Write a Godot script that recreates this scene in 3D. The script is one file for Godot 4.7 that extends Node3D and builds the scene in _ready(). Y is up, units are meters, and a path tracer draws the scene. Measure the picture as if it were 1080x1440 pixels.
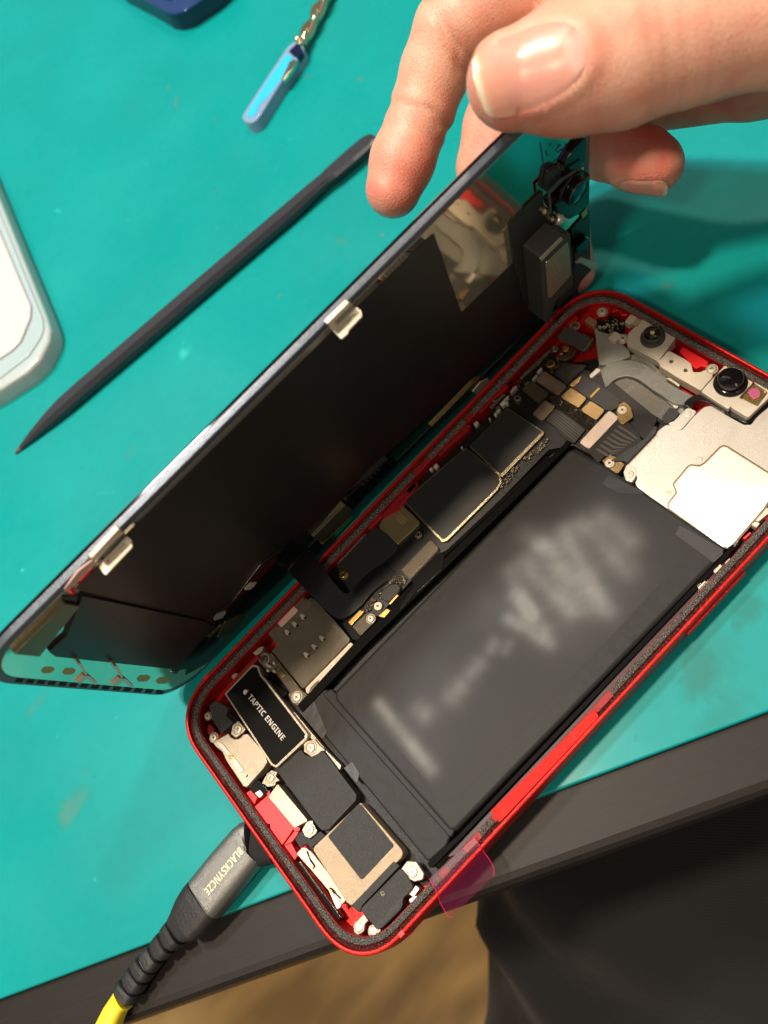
extends Node3D
# Lengths inside the builders are millimetres: x across the phone, y along it, z up from the rim of its frame; V() turns them into metres, y up.
var M := {}
var lift := 7.7   # height of the frame's rim above the mat

func _ready():
	# ---------------------------------------------------------------- camera, light, exposure
	var cam := Camera3D.new(); cam.name = "camera"; add_child(cam)
	cam.keep_aspect = Camera3D.KEEP_HEIGHT
	var att := CameraAttributesPhysical.new()
	att.frustum_focal_length = 17.9676
	att.frustum_focus_distance = 0.165
	att.exposure_aperture = 10.0
	att.frustum_near = 0.01; att.frustum_far = 20.0
	cam.attributes = att
	cam.fov = 67.4754
	cam.near = 0.01; cam.far = 20.0
	cam.transform = Transform3D(Basis(Vector3(0.640533,-0.332862,-0.692041),Vector3(-0.583452,0.374993,-0.720392),Vector3(0.499301,0.865207,0.045986)),Vector3(0.059223,0.164948,0.012160))
	cam.current = true
	var we := WorldEnvironment.new(); we.name = "environment"; add_child(we)
	var en := Environment.new()
	en.background_mode = Environment.BG_COLOR
	en.background_color = Color(0.49, 0.48, 0.46)
	en.tonemap_mode = Environment.TONE_MAPPER_LINEAR
	en.tonemap_exposure = 1.06
	en.sdfgi_enabled = true; en.ssao_enabled = true; en.ssil_enabled = true
	we.environment = en
	materials()
	lamp(Vector3(-0.20, 1.25, 0.14), Color(1.0, 0.92, 0.82), 1.38, 0.055, "round warm ceiling lamp high above the opened phone")
	lamp(Vector3(-0.52, 1.22, 0.16), Color(0.93, 0.97, 1.0), 0.88, 0.08, "round white ceiling lamp high above the far side of the mat")
	lamp(Vector3(0.42, 1.30, 0.85), Color(1.0, 0.92, 0.80), 0.84, 0.08, "round warm ceiling lamp above the near side of the bench")
	lamp(Vector3(-0.25, 1.28, -0.66), Color(1.0, 0.93, 0.85), 0.52, 0.06, "round warm ceiling lamp behind the one above the phone")
	# ---------------------------------------------------------------- the bench
	setting()
	# ---------------------------------------------------------------- the phone
	var ph := thing("opened_phone", "opened red phone lying without its screen, circuitry and black battery exposed", "phone")
	frame(ph)
	var tap := slab(ph,"vibration_motor",M.steel,-5.5,-1.3,[-29.36,-60.34,-29.39,-50.99,-28.07,-50.02,-25.78,-50.89,-23.93,-50.72,-7.21,-51.12,-6.45,-52.09,-7.05,-61.19,-8.43,-61.81],0.5,0.15)
	slab(tap,"label_film",M.black_gloss,-1.3,-1.24,[-28.92,-60.02,-28.91,-51.33,-27.95,-50.6,-25.85,-51.31,-23.81,-51.21,-7.55,-51.62,-7.08,-52.26,-7.55,-60.91,-8.52,-61.28],0.4,0.03)
	var ab := slab(ph,"antenna_bracket",M.steel,-4.5,-1.6,[-22.84,-69.41,-22.31,-67.12,-21.64,-65.2,-20.51,-65.28,-19.41,-64.84,-18.7,-63.78,-18.7,-62.63,-18.08,-61.73,-14.62,-61.49,-11.19,-61.29,-10.48,-61.75,-9.65,-62.09,-9.32,-63.47,-9.12,-69.12,-9.85,-69.56,-17.19,-69.31,-19.57,-68.86,-21.62,-69.38],0.5,0.25)
	slab(ab,"spring_leaf",M.steel_bright,-1.6,-1.35,[-22.5,-68.45,-20.98,-67.55,-18.44,-67.45,-16.63,-67.32,-14.84,-67.19,-12.25,-67.2,-12.41,-68.08,-13.91,-68.42,-15.97,-68.34,-17.63,-68.33,-19.73,-68.25,-21.01,-68.56],0.3,0.08)
	slab(ab,"spring_contact",M.gold,-1.6,-1.1,[-17.92,-67.93,-16.65,-67.38,-16.11,-67.8,-16.96,-68.41],0.2,0.1)
	slab(ab,"slot",M.black_matte,-1.62,-1.57,[-11.02,-67.82,-11.14,-67.11,-10.87,-67.19,-10.69,-67.83],0.1,0.01)
	screw(ph,"screw",M.steel_bright,-28.88,-66.80,-1.9,0.72,0,0.4)
	screw(ph,"screw",M.steel_bright,-23.71,-68.56,-1.6,0.85,0,0.4)
	screw(ph,"screw",M.steel_bright,-20.70,-62.99,-1.7,0.95,0,0.4)
	slab(ph,"screw_tab",M.steel,-2.6,-2.05,[-22.51,-63.53,-22.18,-61.72,-19.33,-61.62,-19.22,-62.74,-19.69,-64.68,-21.26,-65.01],0.4,0.15)
	slab(ph,"foam_block",M.felt,-4,-1.7,[-30.43,-65.02,-30.17,-63.18,-28.29,-62.24,-26.21,-61.73,-25.51,-63.18,-22.68,-62.77,-23.03,-66.63,-27.35,-66.36],0.4,0.25)
	slab(ph,"rubber_plug",M.black_gloss,-4.2,-2.2,[-25.63,-63.32,-25.31,-62.26,-22.4,-61.65,-22.15,-63.14,-23.02,-63.25],0.3,0.25)
	slab(ph,"screw_tab",M.steel,-2.4,-1.95,[-7.81,-64.65,-7.84,-62.55,-6.46,-61.77,-6.05,-62.6,-4.66,-62.42,-5.2,-63.29,-4.7,-63.87,-5.78,-65.46,-6.66,-65.58,-7.28,-66.07],0.3,0.15)
	screw(ph,"screw",M.steel_bright,-6.68,-63.67,-1.6,0.92,0,0.4)
	slab(ph,"contact_spring",M.steel_bright,-4.2,-2.9,[-7.44,-68.91,-7,-67.43,-5.65,-67.44,-5.69,-68.65],0.3,0.3)
	slab(ph,"dark_module",M.black_gloss,-5,-3,[-10.06,-69.24,-9.5,-66.51,-6.52,-65.97,-5.22,-66.19,-5.49,-68.04,-8.18,-70.06],0.4,0.3)
	var port := slab(ph,"charging_port",M.red_plastic,-5,-1.9,[-4.83,-70.54,-4.36,-66.16,5.05,-66.2,5.4,-68.09,5.73,-70.43],0.25,0.1)
	slab(port,"port_rib",M.red_plastic,-1.9,-1.65,[-4.66,-66.49,-4.92,-65.37,-3.95,-65.76,5.24,-65.56,6.03,-64.87,6.41,-65.51,5.78,-66.33,5.13,-66.27,-3.75,-66.49],0.15,0.08)
	slab(port,"port_shoulder",M.red_plastic,-5,-2.5,[-8.77,-70.4,-8.38,-69.05,-6.01,-68.78,-5.15,-70.7],0.2,0.1)
	slab(port,"port_shoulder",M.red_plastic,-5,-2.6,[5.33,-71.03,5.81,-68.55,9.48,-69.06,9.75,-70.55,8.46,-71.07],0.2,0.1)
	slab(port,"port_block",M.red_plastic,-5,-2.2,[5.43,-66.7,5.8,-65.25,6.45,-66.36,6.67,-68.37,5.89,-70.27],0.2,0.1)
	slab(port,"molded_mark",M.red_plastic,-1.9,-1.84,[-0.29,-67.47,-0.11,-67.05,0.6,-66.98,0.67,-67.37,0.25,-67.66],0.2,0.04)
	slab(ph,"port_shield",M.steel,-5,-1.5,[-3.91,-66.51,-4.41,-63.07,5.86,-62.64,6.22,-62.86,5.32,-65.77,4.87,-65.96],0.35,0.15)
	slab(ph,"screw_tab",M.steel,-2.5,-2.05,[6.46,-65.07,5.99,-63.08,6.75,-61.98,7.86,-62.6,8.98,-62.45,9.28,-63.18,8.99,-64.83,7.93,-65.36],0.3,0.15)
	screw(ph,"screw",M.steel_bright,7.76,-63.61,-1.75,0.92,0,0.4)
	slab(ph,"black_cover",M.felt,-3.6,-2.6,[6.01,-67.43,6.39,-65.36,9.17,-64.92,9.38,-62.32,10.81,-61.97,10.45,-66.01,9.18,-66.11,8.57,-67.82],0.3,0.1)
	slab(ph,"speaker_cover",M.black_grain,-5,-1.5,[-6.56,-61.06,-6.07,-54.52,-4.51,-54.59,-3.11,-53.8,-2.47,-52.3,-2.35,-50.93,9.97,-51.28,10.78,-52.08,10.8,-60.22,10.05,-61.47,8.81,-61.75,-5.58,-61.62],0.5,0.15)
	screw(ph,"screw",M.steel_bright,-4.71,-52.67,-1.6,1.02,0,0.4)
	slab(ph,"screw_tab",M.steel,-2.6,-2,[-6.94,-53.1,-5.47,-50.85,-3.52,-50.87,-2.01,-50.52,-1.84,-51.9,-2.96,-53.82,-5.31,-54.47],0.3,0.15)
	var spk := slab(ph,"loudspeaker",M.speaker_gold,-5,-1.5,[11.74,-51.6,24.2,-51.16,25.02,-51.41,25.46,-52.2,25.09,-63.18,24.85,-65.98,23.54,-66.33,11.26,-65.49,11.01,-64.65],0.5,0.25)
	slab(spk,"speaker_pad",M.black_grain,-1.5,-1.42,[11.66,-61.34,11.69,-52.23,12.23,-51.8,22.65,-51.81,22.86,-52.14,22.86,-60.81,22.5,-61.27],0.45,0.04)
	var spl := slab(ph,"spring_plate",M.steel,-4,-1.7,[9.23,-68.81,9.26,-67.07,9.83,-66.49,11.44,-65.99,18.61,-65.79,19.76,-65.83,22.35,-65.75,23.17,-65.42,23.13,-66.87,23.2,-67.57,21.72,-67.65,18.28,-67.99,14.06,-68.28],0.4,0.15)
	slab(spl,"slot",M.black_matte,-1.72,-1.67,[10.52,-66.78,10.64,-66.45,12.05,-66.98,13.74,-66.99,14.13,-67.18,14.14,-67.78,13.65,-67.91,13.5,-67.45,12.48,-67.34],0.2,0.01)
	slab(spl,"slot",M.black_matte,-1.72,-1.67,[19.14,-67.63,19.15,-67.22,19.73,-66.87,20.98,-66.88,22.22,-66.69,22.31,-66.98,20.86,-67.21,20.02,-67.55],0.2,0.01)
	slab(spl,"spring_finger",M.steel_bright,-1.7,-1.45,[10.2,-68.37,10.14,-66.99,10.8,-66.89,12.65,-67.36,13.73,-67.3,13.93,-67.8,13.55,-68.01,11.64,-68.04],0.2,0.06)
	slab(spl,"spring_tip",M.gold,-1.45,-1.2,[13.36,-67.7,13.64,-67.18,14,-67.31,13.97,-67.79,13.67,-67.91],0.2,0.08)
	slab(spl,"spring_finger",M.steel_bright,-1.7,-1.45,[19.44,-67.78,19.67,-67.12,20.49,-67.41,21.63,-67.33,23.06,-67.31,23.34,-67.99,23.12,-68.64,21.5,-68.28],0.2,0.06)
	slab(spl,"spring_tip",M.gold,-1.45,-1.2,[19.38,-67.63,19.52,-67.17,19.96,-67.18,20.23,-67.68,19.86,-67.89],0.2,0.08)
	slab(ph,"black_channel",M.black_gloss,-4.5,-2.6,[10.24,-70.55,10.37,-69.77,14.55,-69.22,20.37,-69.24,23.06,-69.22,24.58,-69.28,24.76,-70.08,23.63,-70.36,18.13,-70.54],0.2,0.2)
	slab(ph,"wire_rail",M.steel_dark,-4,-2.4,[10.6,-69.62,10.72,-69.28,18.85,-69.32,18.74,-69.65],0.1,0.1)
	slab(ph,"black_bar",M.black_grain,-3,-1.45,[24.53,-66.05,24.67,-65.19,24.81,-53.83,26.28,-53.56,26.2,-64.17,26.72,-65.53],0.25,0.12)
	slab(ph,"antenna_cover",M.black_grain,-4,-1.4,[26.41,-65.02,26.68,-53.67,28.4,-53.54,30.66,-53.84,31.01,-54.85,30.97,-56.92,31.83,-57.96,32.04,-58.66,31.87,-63.48,31.52,-64.49,30.82,-64.68],0.5,0.18)
	screw(ph,"rivet",M.steel_dark,27.50,-59.56,-1.38,0.55,2,0.12)
	slab(ph,"screw_tab",M.steel,-3,-1.9,[26.75,-53.97,26.57,-51.92,27.93,-50.57,30.55,-50.84,31.21,-51.84,30.18,-53.47,28.16,-54.17],0.5,0.2)
	screw(ph,"screw",M.steel_bright,28.80,-52.40,-1.6,1.05,0,0.4)
	slab(ph,"contact_tab",M.steel_bright,-4,-2.4,[30.81,-55.93,30.89,-53.65,31.83,-53.55,32.07,-55.46],0.2,0.2)
	slab(ph,"contact_tab",M.steel_bright,-4,-2.6,[31.69,-56.52,31.89,-55.37,32.37,-54.82,32.66,-55.43,32.3,-56.77],0.2,0.2)
	slab(ph,"screw_tab",M.steel,-3.6,-2.3,[27.32,-66.14,27.35,-65.15,28.93,-65.24,28.74,-66.08,29.64,-67.23,29.28,-68.58,28.17,-68.93,27.41,-67.91],0.5,0.15)
	screw(ph,"screw",M.steel_bright,28.41,-67.53,-2.1,0.85,0,0.4)
	slab(ph,"screw_tab",M.steel,-3.6,-2.3,[29.7,-65.61,30.82,-64.95,31.78,-64.16,31.89,-65.27,31.46,-66.54,30.37,-66.71],0.5,0.15)
	screw(ph,"screw",M.steel_bright,30.92,-65.68,-2.1,0.85,0,0.4)
	var sim := slab(ph,"sim_reader",M.steel_dark,-5,-2.2,[-33.01,-43.74,-33.12,-42.88,-33.27,-34.33,-33.19,-31.64,-31.13,-31.27,-31.22,-30.38,-28.83,-30.01,-22.39,-30,-16.04,-30.31,-15.68,-31.02,-15.96,-45.31,-16.18,-45.89,-28.75,-45.7,-28.72,-44.13,-28.94,-43.95],0.25,0.15)
	slab(sim,"pink_pad",M.pink_pad,-2.2,-2.05,[-33.32,-40.35,-33.2,-34.79,-31.17,-34.7,-30.95,-35.05,-31.12,-40.38],0.25,0.05)
	slab(sim,"contact_clip",M.steel_bright,-2.2,-1.95,[-29.92,-35.2,-29.89,-34.67,-28.88,-34.31,-28.21,-34.48,-28.23,-35.18,-28.73,-35.4],0.3,0.12)
	slab(sim,"clip_slot",M.black_matte,-2.2,-1.93,[-28.53,-35,-28.47,-34.41,-28.07,-34.43,-28.04,-35.02],0.1,0.01)
	slab(sim,"contact_clip",M.steel_bright,-2.2,-1.95,[-30.03,-37.8,-29.99,-37.27,-28.99,-36.91,-28.32,-37.07,-28.34,-37.77,-28.84,-38],0.3,0.12)
	slab(sim,"clip_slot",M.black_matte,-2.2,-1.93,[-28.64,-37.59,-28.58,-37,-28.17,-37.02,-28.14,-37.6],0.1,0.01)
	slab(sim,"contact_clip",M.steel_bright,-2.2,-1.95,[-29.98,-40.37,-29.94,-39.84,-28.94,-39.47,-28.27,-39.63,-28.29,-40.33,-28.79,-40.56],0.3,0.12)
	slab(sim,"clip_slot",M.black_matte,-2.2,-1.93,[-28.59,-40.15,-28.53,-39.56,-28.12,-39.58,-28.09,-40.16],0.1,0.01)
	slab(sim,"contact_clip",M.steel_bright,-2.2,-1.95,[-22.25,-35.24,-22.21,-34.72,-21.25,-34.36,-20.61,-34.53,-20.62,-35.22,-21.1,-35.43],0.3,0.12)
	slab(sim,"clip_slot",M.black_matte,-2.2,-1.93,[-20.91,-35.04,-20.85,-34.46,-20.47,-34.48,-20.44,-35.05],0.1,0.01)
	slab(sim,"contact_clip",M.steel_bright,-2.2,-1.95,[-22.16,-37.87,-22.13,-37.35,-21.16,-36.99,-20.52,-37.15,-20.54,-37.84,-21.02,-38.06],0.3,0.12)
	slab(sim,"clip_slot",M.black_matte,-2.2,-1.93,[-20.83,-37.66,-20.77,-37.08,-20.38,-37.1,-20.35,-37.67],0.1,0.01)
	slab(sim,"contact_clip",M.steel_bright,-2.2,-1.95,[-22.2,-40.47,-22.17,-39.94,-21.21,-39.58,-20.57,-39.73,-20.58,-40.42,-21.06,-40.64],0.3,0.12)
	slab(sim,"clip_slot",M.black_matte,-2.2,-1.93,[-20.87,-40.25,-20.81,-39.67,-20.43,-39.68,-20.4,-40.26],0.1,0.01)
	slab(sim,"front_lip",M.steel,-4,-2.7,[-15.98,-45.39,-15.74,-30.84,-14.54,-30.56,-14.14,-31.11,-14.43,-45.75,-15.16,-45.9],0.2,0.12)
	slab(sim,"lip_notch",M.steel_dark,-3.6,-2.5,[-15.03,-44.35,-14.98,-42.65,-14.86,-41.79,-13.96,-43.33,-14.24,-45.79],0.2,0.12)
	slab(sim,"lip_notch",M.black_gloss,-3.6,-2.55,[-14.26,-38.09,-14.39,-35.26,-14.17,-34.69,-13.78,-35.8,-13.94,-37.6],0.1,0.1)
	var simb := slab(ph,"sim_bracket",M.steel_dark,-4.5,-2.6,[-28.76,-46.35,-28.53,-45.94,-16.48,-46.27,-14.6,-45.93,-13.8,-46.99,-14.27,-49.28,-15.43,-49.85,-17.73,-49.49,-18.24,-48.68,-23.72,-48.47,-26.83,-49.51,-28.63,-50.05,-30.63,-48.85,-30.59,-47.28],0.4,0.2)
	screw(ph,"screw",M.steel_bright,-15.91,-48.11,-2.3,1.02,0,0.4)
	screw(ph,"screw",M.steel_dark,-28.73,-48.35,-2.2,0.95,0,0.4)
	slab(simb,"gold_block",M.gold,-2.6,-2.4,[-24.15,-47.99,-23.9,-46.81,-21.73,-46.83,-21.97,-48],0.3,0.08)
	slab(simb,"pin",M.steel_bright,-2.6,-2,[-27.4,-48.53,-26.72,-48.13,-26.24,-48.44,-26.78,-48.95],0.2,0.2)
	slab(simb,"pin",M.steel_bright,-2.6,-2,[-26.72,-48.28,-26.05,-47.88,-25.57,-48.19,-26.11,-48.7],0.2,0.2)
	slab(simb,"pin",M.steel_bright,-2.6,-2,[-26.58,-47.09,-25.91,-46.69,-25.43,-47,-25.97,-47.51],0.2,0.2)
	slab(simb,"pin",M.steel_bright,-2.6,-2,[-26.42,-49.32,-25.74,-48.92,-25.27,-49.22,-25.81,-49.73],0.2,0.2)
	slab(simb,"pin",M.steel_bright,-2.6,-2,[-25.07,-48.24,-24.4,-47.84,-23.92,-48.15,-24.46,-48.66],0.2,0.2)
	slab(ph,"rubber_gasket",M.black_gloss,-4.6,-2.6,[-26.36,-51.27,-24.97,-50.22,-23.33,-50.36,-18.14,-49.15,-18.57,-51.12,-20.22,-51.33,-22.15,-51.12],0.5,0.45)
	slab(ph,"steel_clip",M.steel,-3.6,-2.4,[-32.13,-49.53,-31.85,-47.34,-31.14,-46.3,-30.72,-47.84,-30.98,-49.24],0.3,0.15)
	slab(ph,"steel_clip",M.steel,-4.2,-2.6,[-32.19,-56.99,-31.93,-55.58,-31.01,-55.23,-30.57,-55.84,-31.05,-57.06],0.3,0.2)
	slab(ph,"divider_bracket",M.steel,-4.4,-2.7,[-14.74,-51.04,-13.59,-50.73,-6.18,-50.65,-1.42,-50.61,2.8,-50.21,3.4,-51.14,-2.95,-51.36,-7.98,-51.64],0.3,0.15)
	slab(tap,"corner_pip",M.steel_bright,-1.3,-1.2,[-7.46,-52.01,-7.35,-51.43,-6.66,-51.69,-6.85,-52.19],0.1,0.05)
	var bat := slab(ph,"battery",M.battery,-5.6,-1.7,[-8.94,35.73,-0.46,37.09,29.99,37.36,30.92,36.17,29.59,-40.54,28.79,-41.77,-8.29,-42.06,-9.82,-40.72],1.4,1.6)
	slab(bat,"battery_wrap",M.battery,-5.6,-2.9,[-13.26,-49.01,-12.71,-42.33,-9.36,-40.65,28.43,-40.22,30,-44.25,29.55,-49.12],1,0.5)
	slab(bat,"wrap_ridge",M.battery,-4.5,-2,[-11.85,-43.25,-10.92,-40.84,28.98,-40.04,29.84,-42.53],0.7,0.35)
	slab(bat,"label_print_glow",M.battery_print_glow,-1.7,-1.675,[-6.81,32.64,0.54,34.79,17.03,35.57,25.37,35.08,26,33.21,25.68,-37.03,24.66,-38.49,-4.62,-38.52],0.8,0.01)
	slab(bat,"tape_tab",M.battery_tab,-1.7,-1.62,[2.41,33.12,1.91,35.48,6.68,36.33,11.32,37.16,9.13,35.42,6.4,33.47],0.3,0.02)
	slab(bat,"tape_tab",M.battery_tab,-1.7,-1.62,[21.3,33.44,20.79,35.6,30.29,36.7,30.94,35.86,30.68,33.21,29.66,33.38],0.3,0.02)
	slab(bat,"pull_tab",M.battery_tab,-2.9,-2.8,[-12.92,-49.9,-13.64,-46.05,-11.9,-45.83,-4.92,-47.96,-4.54,-49.79],0.3,0.03)
	slab(bat,"pull_tab",M.battery_tab,-2.9,-2.8,[3.6,-50.15,3.96,-47.87,6.94,-48.27,8.09,-50.11],0.3,0.03)
	slab(ph,"side_wall",M.black_satin,-3.6,-2.2,[30.89,-49.32,29.57,-49.26,30.25,-40.77,30.91,35.59,30.71,38.19,30.95,39.59,31.62,39.36,31.88,35.82,31.21,-40.31],0.5,0.5)
	slab(ph,"side_wall",M.black_satin,-5,-2.5,[-12.23,-49.4,-14.33,-49.25,-14.81,-29.82,-12.97,1.27,-11.22,33.83,-11.24,37.45,-10.23,37.75,-9.79,35.82,-11.03,-0.67,-12.32,-29.74],0.3,0.3)
	slab(ph,"flex_strip",M.black_satin,-4.4,-2.9,[-15.25,-48.73,-14.63,-6.71,-12.34,31.4,-11.34,31.26,-13.89,-7.42,-14.25,-48.64],0.1,0.08)
	var brd := slab(ph,"logic_board",M.board,-4.6,-3.1,[-36.64,-25.49,-34.34,-17.58,-32.51,0.59,-31.32,21.87,-30.91,39.04,-30.9,51.68,-25.04,52.76,-13.73,54.68,0.77,53.02,3.13,45.51,3.52,39.25,0.57,38.06,-9.52,36.85,-13.16,32.73,-13.26,19.41,-13.73,1.81,-15.7,-5.28,-15.21,-25.09,-23.07,-29.91],0.6,0.1)
	var sh1 := slab(ph,"shield_can",M.shield_steel,-3.1,-2.1,[-31.09,1.43,-28.83,20.96,-17.23,20.75,-15.59,19.75,-15.01,17.48,-15.44,1.04,-16.23,0.15],0.4,0.1)
	slab(sh1,"shield_sticker",M.black_film,-2.1,-2,[-30.68,1.58,-28.57,20.73,-17.51,20.48,-16.06,19.56,-15.53,17.57,-16.03,1.18,-16.68,0.75],0.5,0.03)
	var sh2 := slab(ph,"shield_can",M.shield_steel,-3.1,-2.05,[-28.37,21.75,-27.99,34.75,-16.71,35.15,-16.27,34.56,-16.44,20.66,-17.47,20.54],0.3,0.1)
	slab(sh2,"shield_sticker",M.black_film,-2.05,-1.95,[-28.24,21.9,-27.74,34.5,-17.05,34.83,-17.28,20.97],0.3,0.03)
	var chip := slab(ph,"gold_chip",M.chip_gold,-3.1,-2,[-31.18,-6.8,-31.39,-6.12,-31.6,-5.1,-30.95,-1.2,-30.27,0.61,-29.47,0.47,-24.62,0.32,-23.73,0.07,-23.47,-0.79,-23.96,-7.11,-24.54,-7.21,-28.17,-7.06,-30.34,-7.29],0.35,0.15)
	slab(chip,"etched_line",M.chip_etch,-2,-1.985,[-29.11,-1.37,-28.36,-1.37,-28.35,-1.67,-29.1,-1.67],0.02,0.004)
	slab(chip,"etched_line",M.chip_etch,-2,-1.985,[-28.2,-1.37,-27.77,-1.37,-27.76,-1.67,-28.19,-1.67],0.02,0.004)
	slab(chip,"etched_line",M.chip_etch,-2,-1.985,[-27.61,-1.37,-26.97,-1.37,-26.96,-1.67,-27.6,-1.67],0.02,0.004)
	slab(chip,"etched_line",M.chip_etch,-2,-1.985,[-26.81,-1.37,-26.44,-1.37,-26.43,-1.67,-26.8,-1.67],0.02,0.004)
	slab(chip,"etched_line",M.chip_etch,-2,-1.985,[-29.22,-2,-28.45,-2.01,-28.44,-2.31,-29.2,-2.3],0.02,0.004)
	slab(chip,"etched_line",M.chip_etch,-2,-1.985,[-28.29,-2.01,-27.86,-2.02,-27.84,-2.32,-28.28,-2.31],0.02,0.004)
	slab(chip,"etched_line",M.chip_etch,-2,-1.985,[-27.69,-2.02,-27.04,-2.03,-27.03,-2.33,-27.68,-2.32],0.02,0.004)
	slab(chip,"etched_line",M.chip_etch,-2,-1.985,[-26.88,-2.04,-26.5,-2.04,-26.49,-2.34,-26.87,-2.34],0.02,0.004)
	slab(chip,"etched_line",M.chip_etch,-2,-1.985,[-29.24,-2.64,-28.5,-2.65,-28.48,-2.95,-29.22,-2.94],0.02,0.004)
	slab(chip,"etched_line",M.chip_etch,-2,-1.985,[-28.34,-2.65,-27.92,-2.66,-27.9,-2.95,-28.32,-2.95],0.02,0.004)
	slab(chip,"etched_line",M.chip_etch,-2,-1.985,[-27.76,-2.66,-27.13,-2.67,-27.11,-2.96,-27.74,-2.96],0.02,0.004)
	slab(chip,"etched_line",M.chip_etch,-2,-1.985,[-26.97,-2.67,-26.61,-2.67,-26.59,-2.97,-26.96,-2.97],0.02,0.004)
	slab(brd,"black_cover",M.black_film,-3.1,-2.5,[-32.42,-20.17,-32.44,-11.14,-31.31,-7.45,-28.33,-7.15,-24.73,-7.26,-23.74,-7.39,-23.33,-8.58,-23.77,-13.18,-24.62,-16.21,-24.12,-22.68,-31.57,-23.36],0.5,0.08)
	screw(ph,"standoff",M.steel_dark,-21.84,-2.23,-2.1,0.95,1,0.4)
	screw(ph,"standoff",M.gold,-28.97,-21.17,-1.9,1.2,1,0.4)
	screw(ph,"standoff",M.steel_bright,-16.75,-20.56,-2,0.98,1,0.4)
	screw(ph,"screw",M.steel_bright,-15.71,-23.72,-1.6,0.86,0,0.4)
	slab(brd,"connector_cap",M.sparkle,-3.1,-1.8,[-18.61,-10.9,-18.5,-1.51,-18.13,-1.27,-15.75,-1.39,-15.38,-1.91,-15.36,-10.87,-16,-10.97],0.25,0.1)
	slab(brd,"connector_body",M.black_gloss,-3.4,-2.3,[-15.22,-10.91,-14.84,-1.53,-13.58,-1.59,-11.38,-4.55,-11.9,-12.22,-13.86,-11.9],0.4,0.25)
	slab(brd,"foil_collar",M.foil,-3.2,-2.4,[-19.49,-14.12,-19.33,-12.28,-17.8,-11.34,-16.31,-11.37,-15.82,-12.82,-15.96,-14.06,-15.26,-15.32,-15.54,-18.18,-17.9,-19.14,-18.89,-18.7,-19.12,-16.44],0.3,0.15)
	slab(brd,"rubber_slab",M.rubber,-2.4,-1.8,[-18.13,-18.44,-18.61,-16.62,-18.26,-15.37,-17.11,-13.89,-15.72,-13.9,-15.28,-14.83,-15.26,-18.16,-16.22,-18.64,-17.5,-18.83],0.5,0.2)
	slab(brd,"gold_rod",M.gold,-3,-2.2,[-15.24,-18.37,-15.38,-15.5,-14.81,-15.56,-14.72,-18.46],0.2,0.2)
	slab(brd,"gold_rod",M.gold,-3,-2.4,[-15.02,-22.18,-14.85,-19.61,-13.79,-19.23,-13.74,-21.41],0.2,0.2)
	slab(ph,"screw_bracket",M.steel_dark,-4,-2.1,[-17.94,-27.98,-17.67,-23.92,-17.33,-23.05,-16.68,-22.47,-15.51,-22.36,-14.65,-23.07,-14.5,-23.68,-14.68,-27.98,-15.19,-28.19],0.4,0.15)
	slab(ph,"gold_bar",M.gold,-3.4,-1.9,[-19.26,-28.03,-19.28,-24.12,-18.16,-23.68,-18.15,-28],0.15,0.2)
	slab(ph,"coiled_strap",M.black_gloss,-3.6,-2.2,[-12.6,-17.14,-13.8,-11.52,-13.58,-10.87,-12.93,-10.95,-12.46,-11.83,-11.99,-17.52],0.3,0.3)
	slab(ph,"black_bracket",M.black_matte,-4.5,-3,[-21.04,-29.26,-20.13,-27.69,-18.2,-27.83,-15.04,-28.32,-14.56,-26.02,-13.73,-26.39,-14.22,-29.06,-16.14,-30.07],0.4,0.2)  # matte black bracket next to the SIM reader
	slab(brd,"flex_ribbon",M.flex,-3.1,-2.5,[-25.4,48.27,-26.36,51,-25.19,52.2,-22.1,53.72,-20.86,54.37,-20.77,53.45,-20.96,50.37,-21.08,47.61],0.4,0.05)
	slab(brd,"connector_cap",M.connector_bronze,-3.1,-2.2,[-27.81,44.66,-27.84,47.27,-27.38,47.44,-21.02,47.44,-20.63,46.93,-20.55,44.63,-21.12,44.23,-27.32,44.21],0.25,0.1)
	slab(brd,"connector_cap",M.connector_dark,-3.1,-2.3,[-28.97,40.96,-28.66,43.34,-28.31,43.67,-23.1,43.52,-22.78,43.04,-22.94,40.34,-23.41,40.15,-28.48,40.51],0.25,0.1)
	slab(brd,"connector_cap",M.connector_bronze,-3.1,-2.1,[-22.13,37.29,-22.27,41.3,-21.91,41.56,-19.23,41.72,-18.97,40.87,-18.91,37.34,-19.16,37.01,-21.76,36.97],0.25,0.1)
	slab(brd,"connector_cap",M.connector_gold,-3.1,-2.1,[-19.95,44.6,-19.64,47.4,-19.26,47.62,-15.03,47.56,-14.66,47.06,-14.55,44.68,-14.92,44.45,-19.46,44.25],0.25,0.1)
	slab(brd,"connector_cap",M.connector_gold,-3.1,-2.1,[-13.78,44.62,-13.67,47.31,-13.32,47.55,-9.62,47.55,-9.26,47.05,-9.24,44.65,-9.63,44.37,-13.28,44.29],0.25,0.1)
	slab(brd,"flex_ribbon",M.flex,-3.1,-2.3,[-18.63,38.61,-18.88,41.34,-17.13,41.64,-9.63,41.32,-9.27,37.06,-11.3,36.75,-13.99,37.02,-14.98,37.63,-18.65,37.63],0.4,0.05)
	slab(brd,"cable_trace",M.trace,-2.32,-2.27,[-18.77,40.85,-16.99,41.15,-15.13,41.08,-13.29,40.99,-11.46,40.91,-9.66,40.82,-9.64,40.57,-11.44,40.66,-13.26,40.75,-15.11,40.85,-16.97,40.92,-18.75,40.65],0,0)
	slab(brd,"cable_trace",M.trace,-2.32,-2.27,[-18.73,40.35,-16.93,40.58,-15.07,40.5,-13.23,40.4,-11.41,40.3,-9.6,40.2,-9.58,39.94,-11.38,40.05,-13.21,40.16,-15.05,40.27,-16.91,40.35,-18.71,40.15],0,0)
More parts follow.
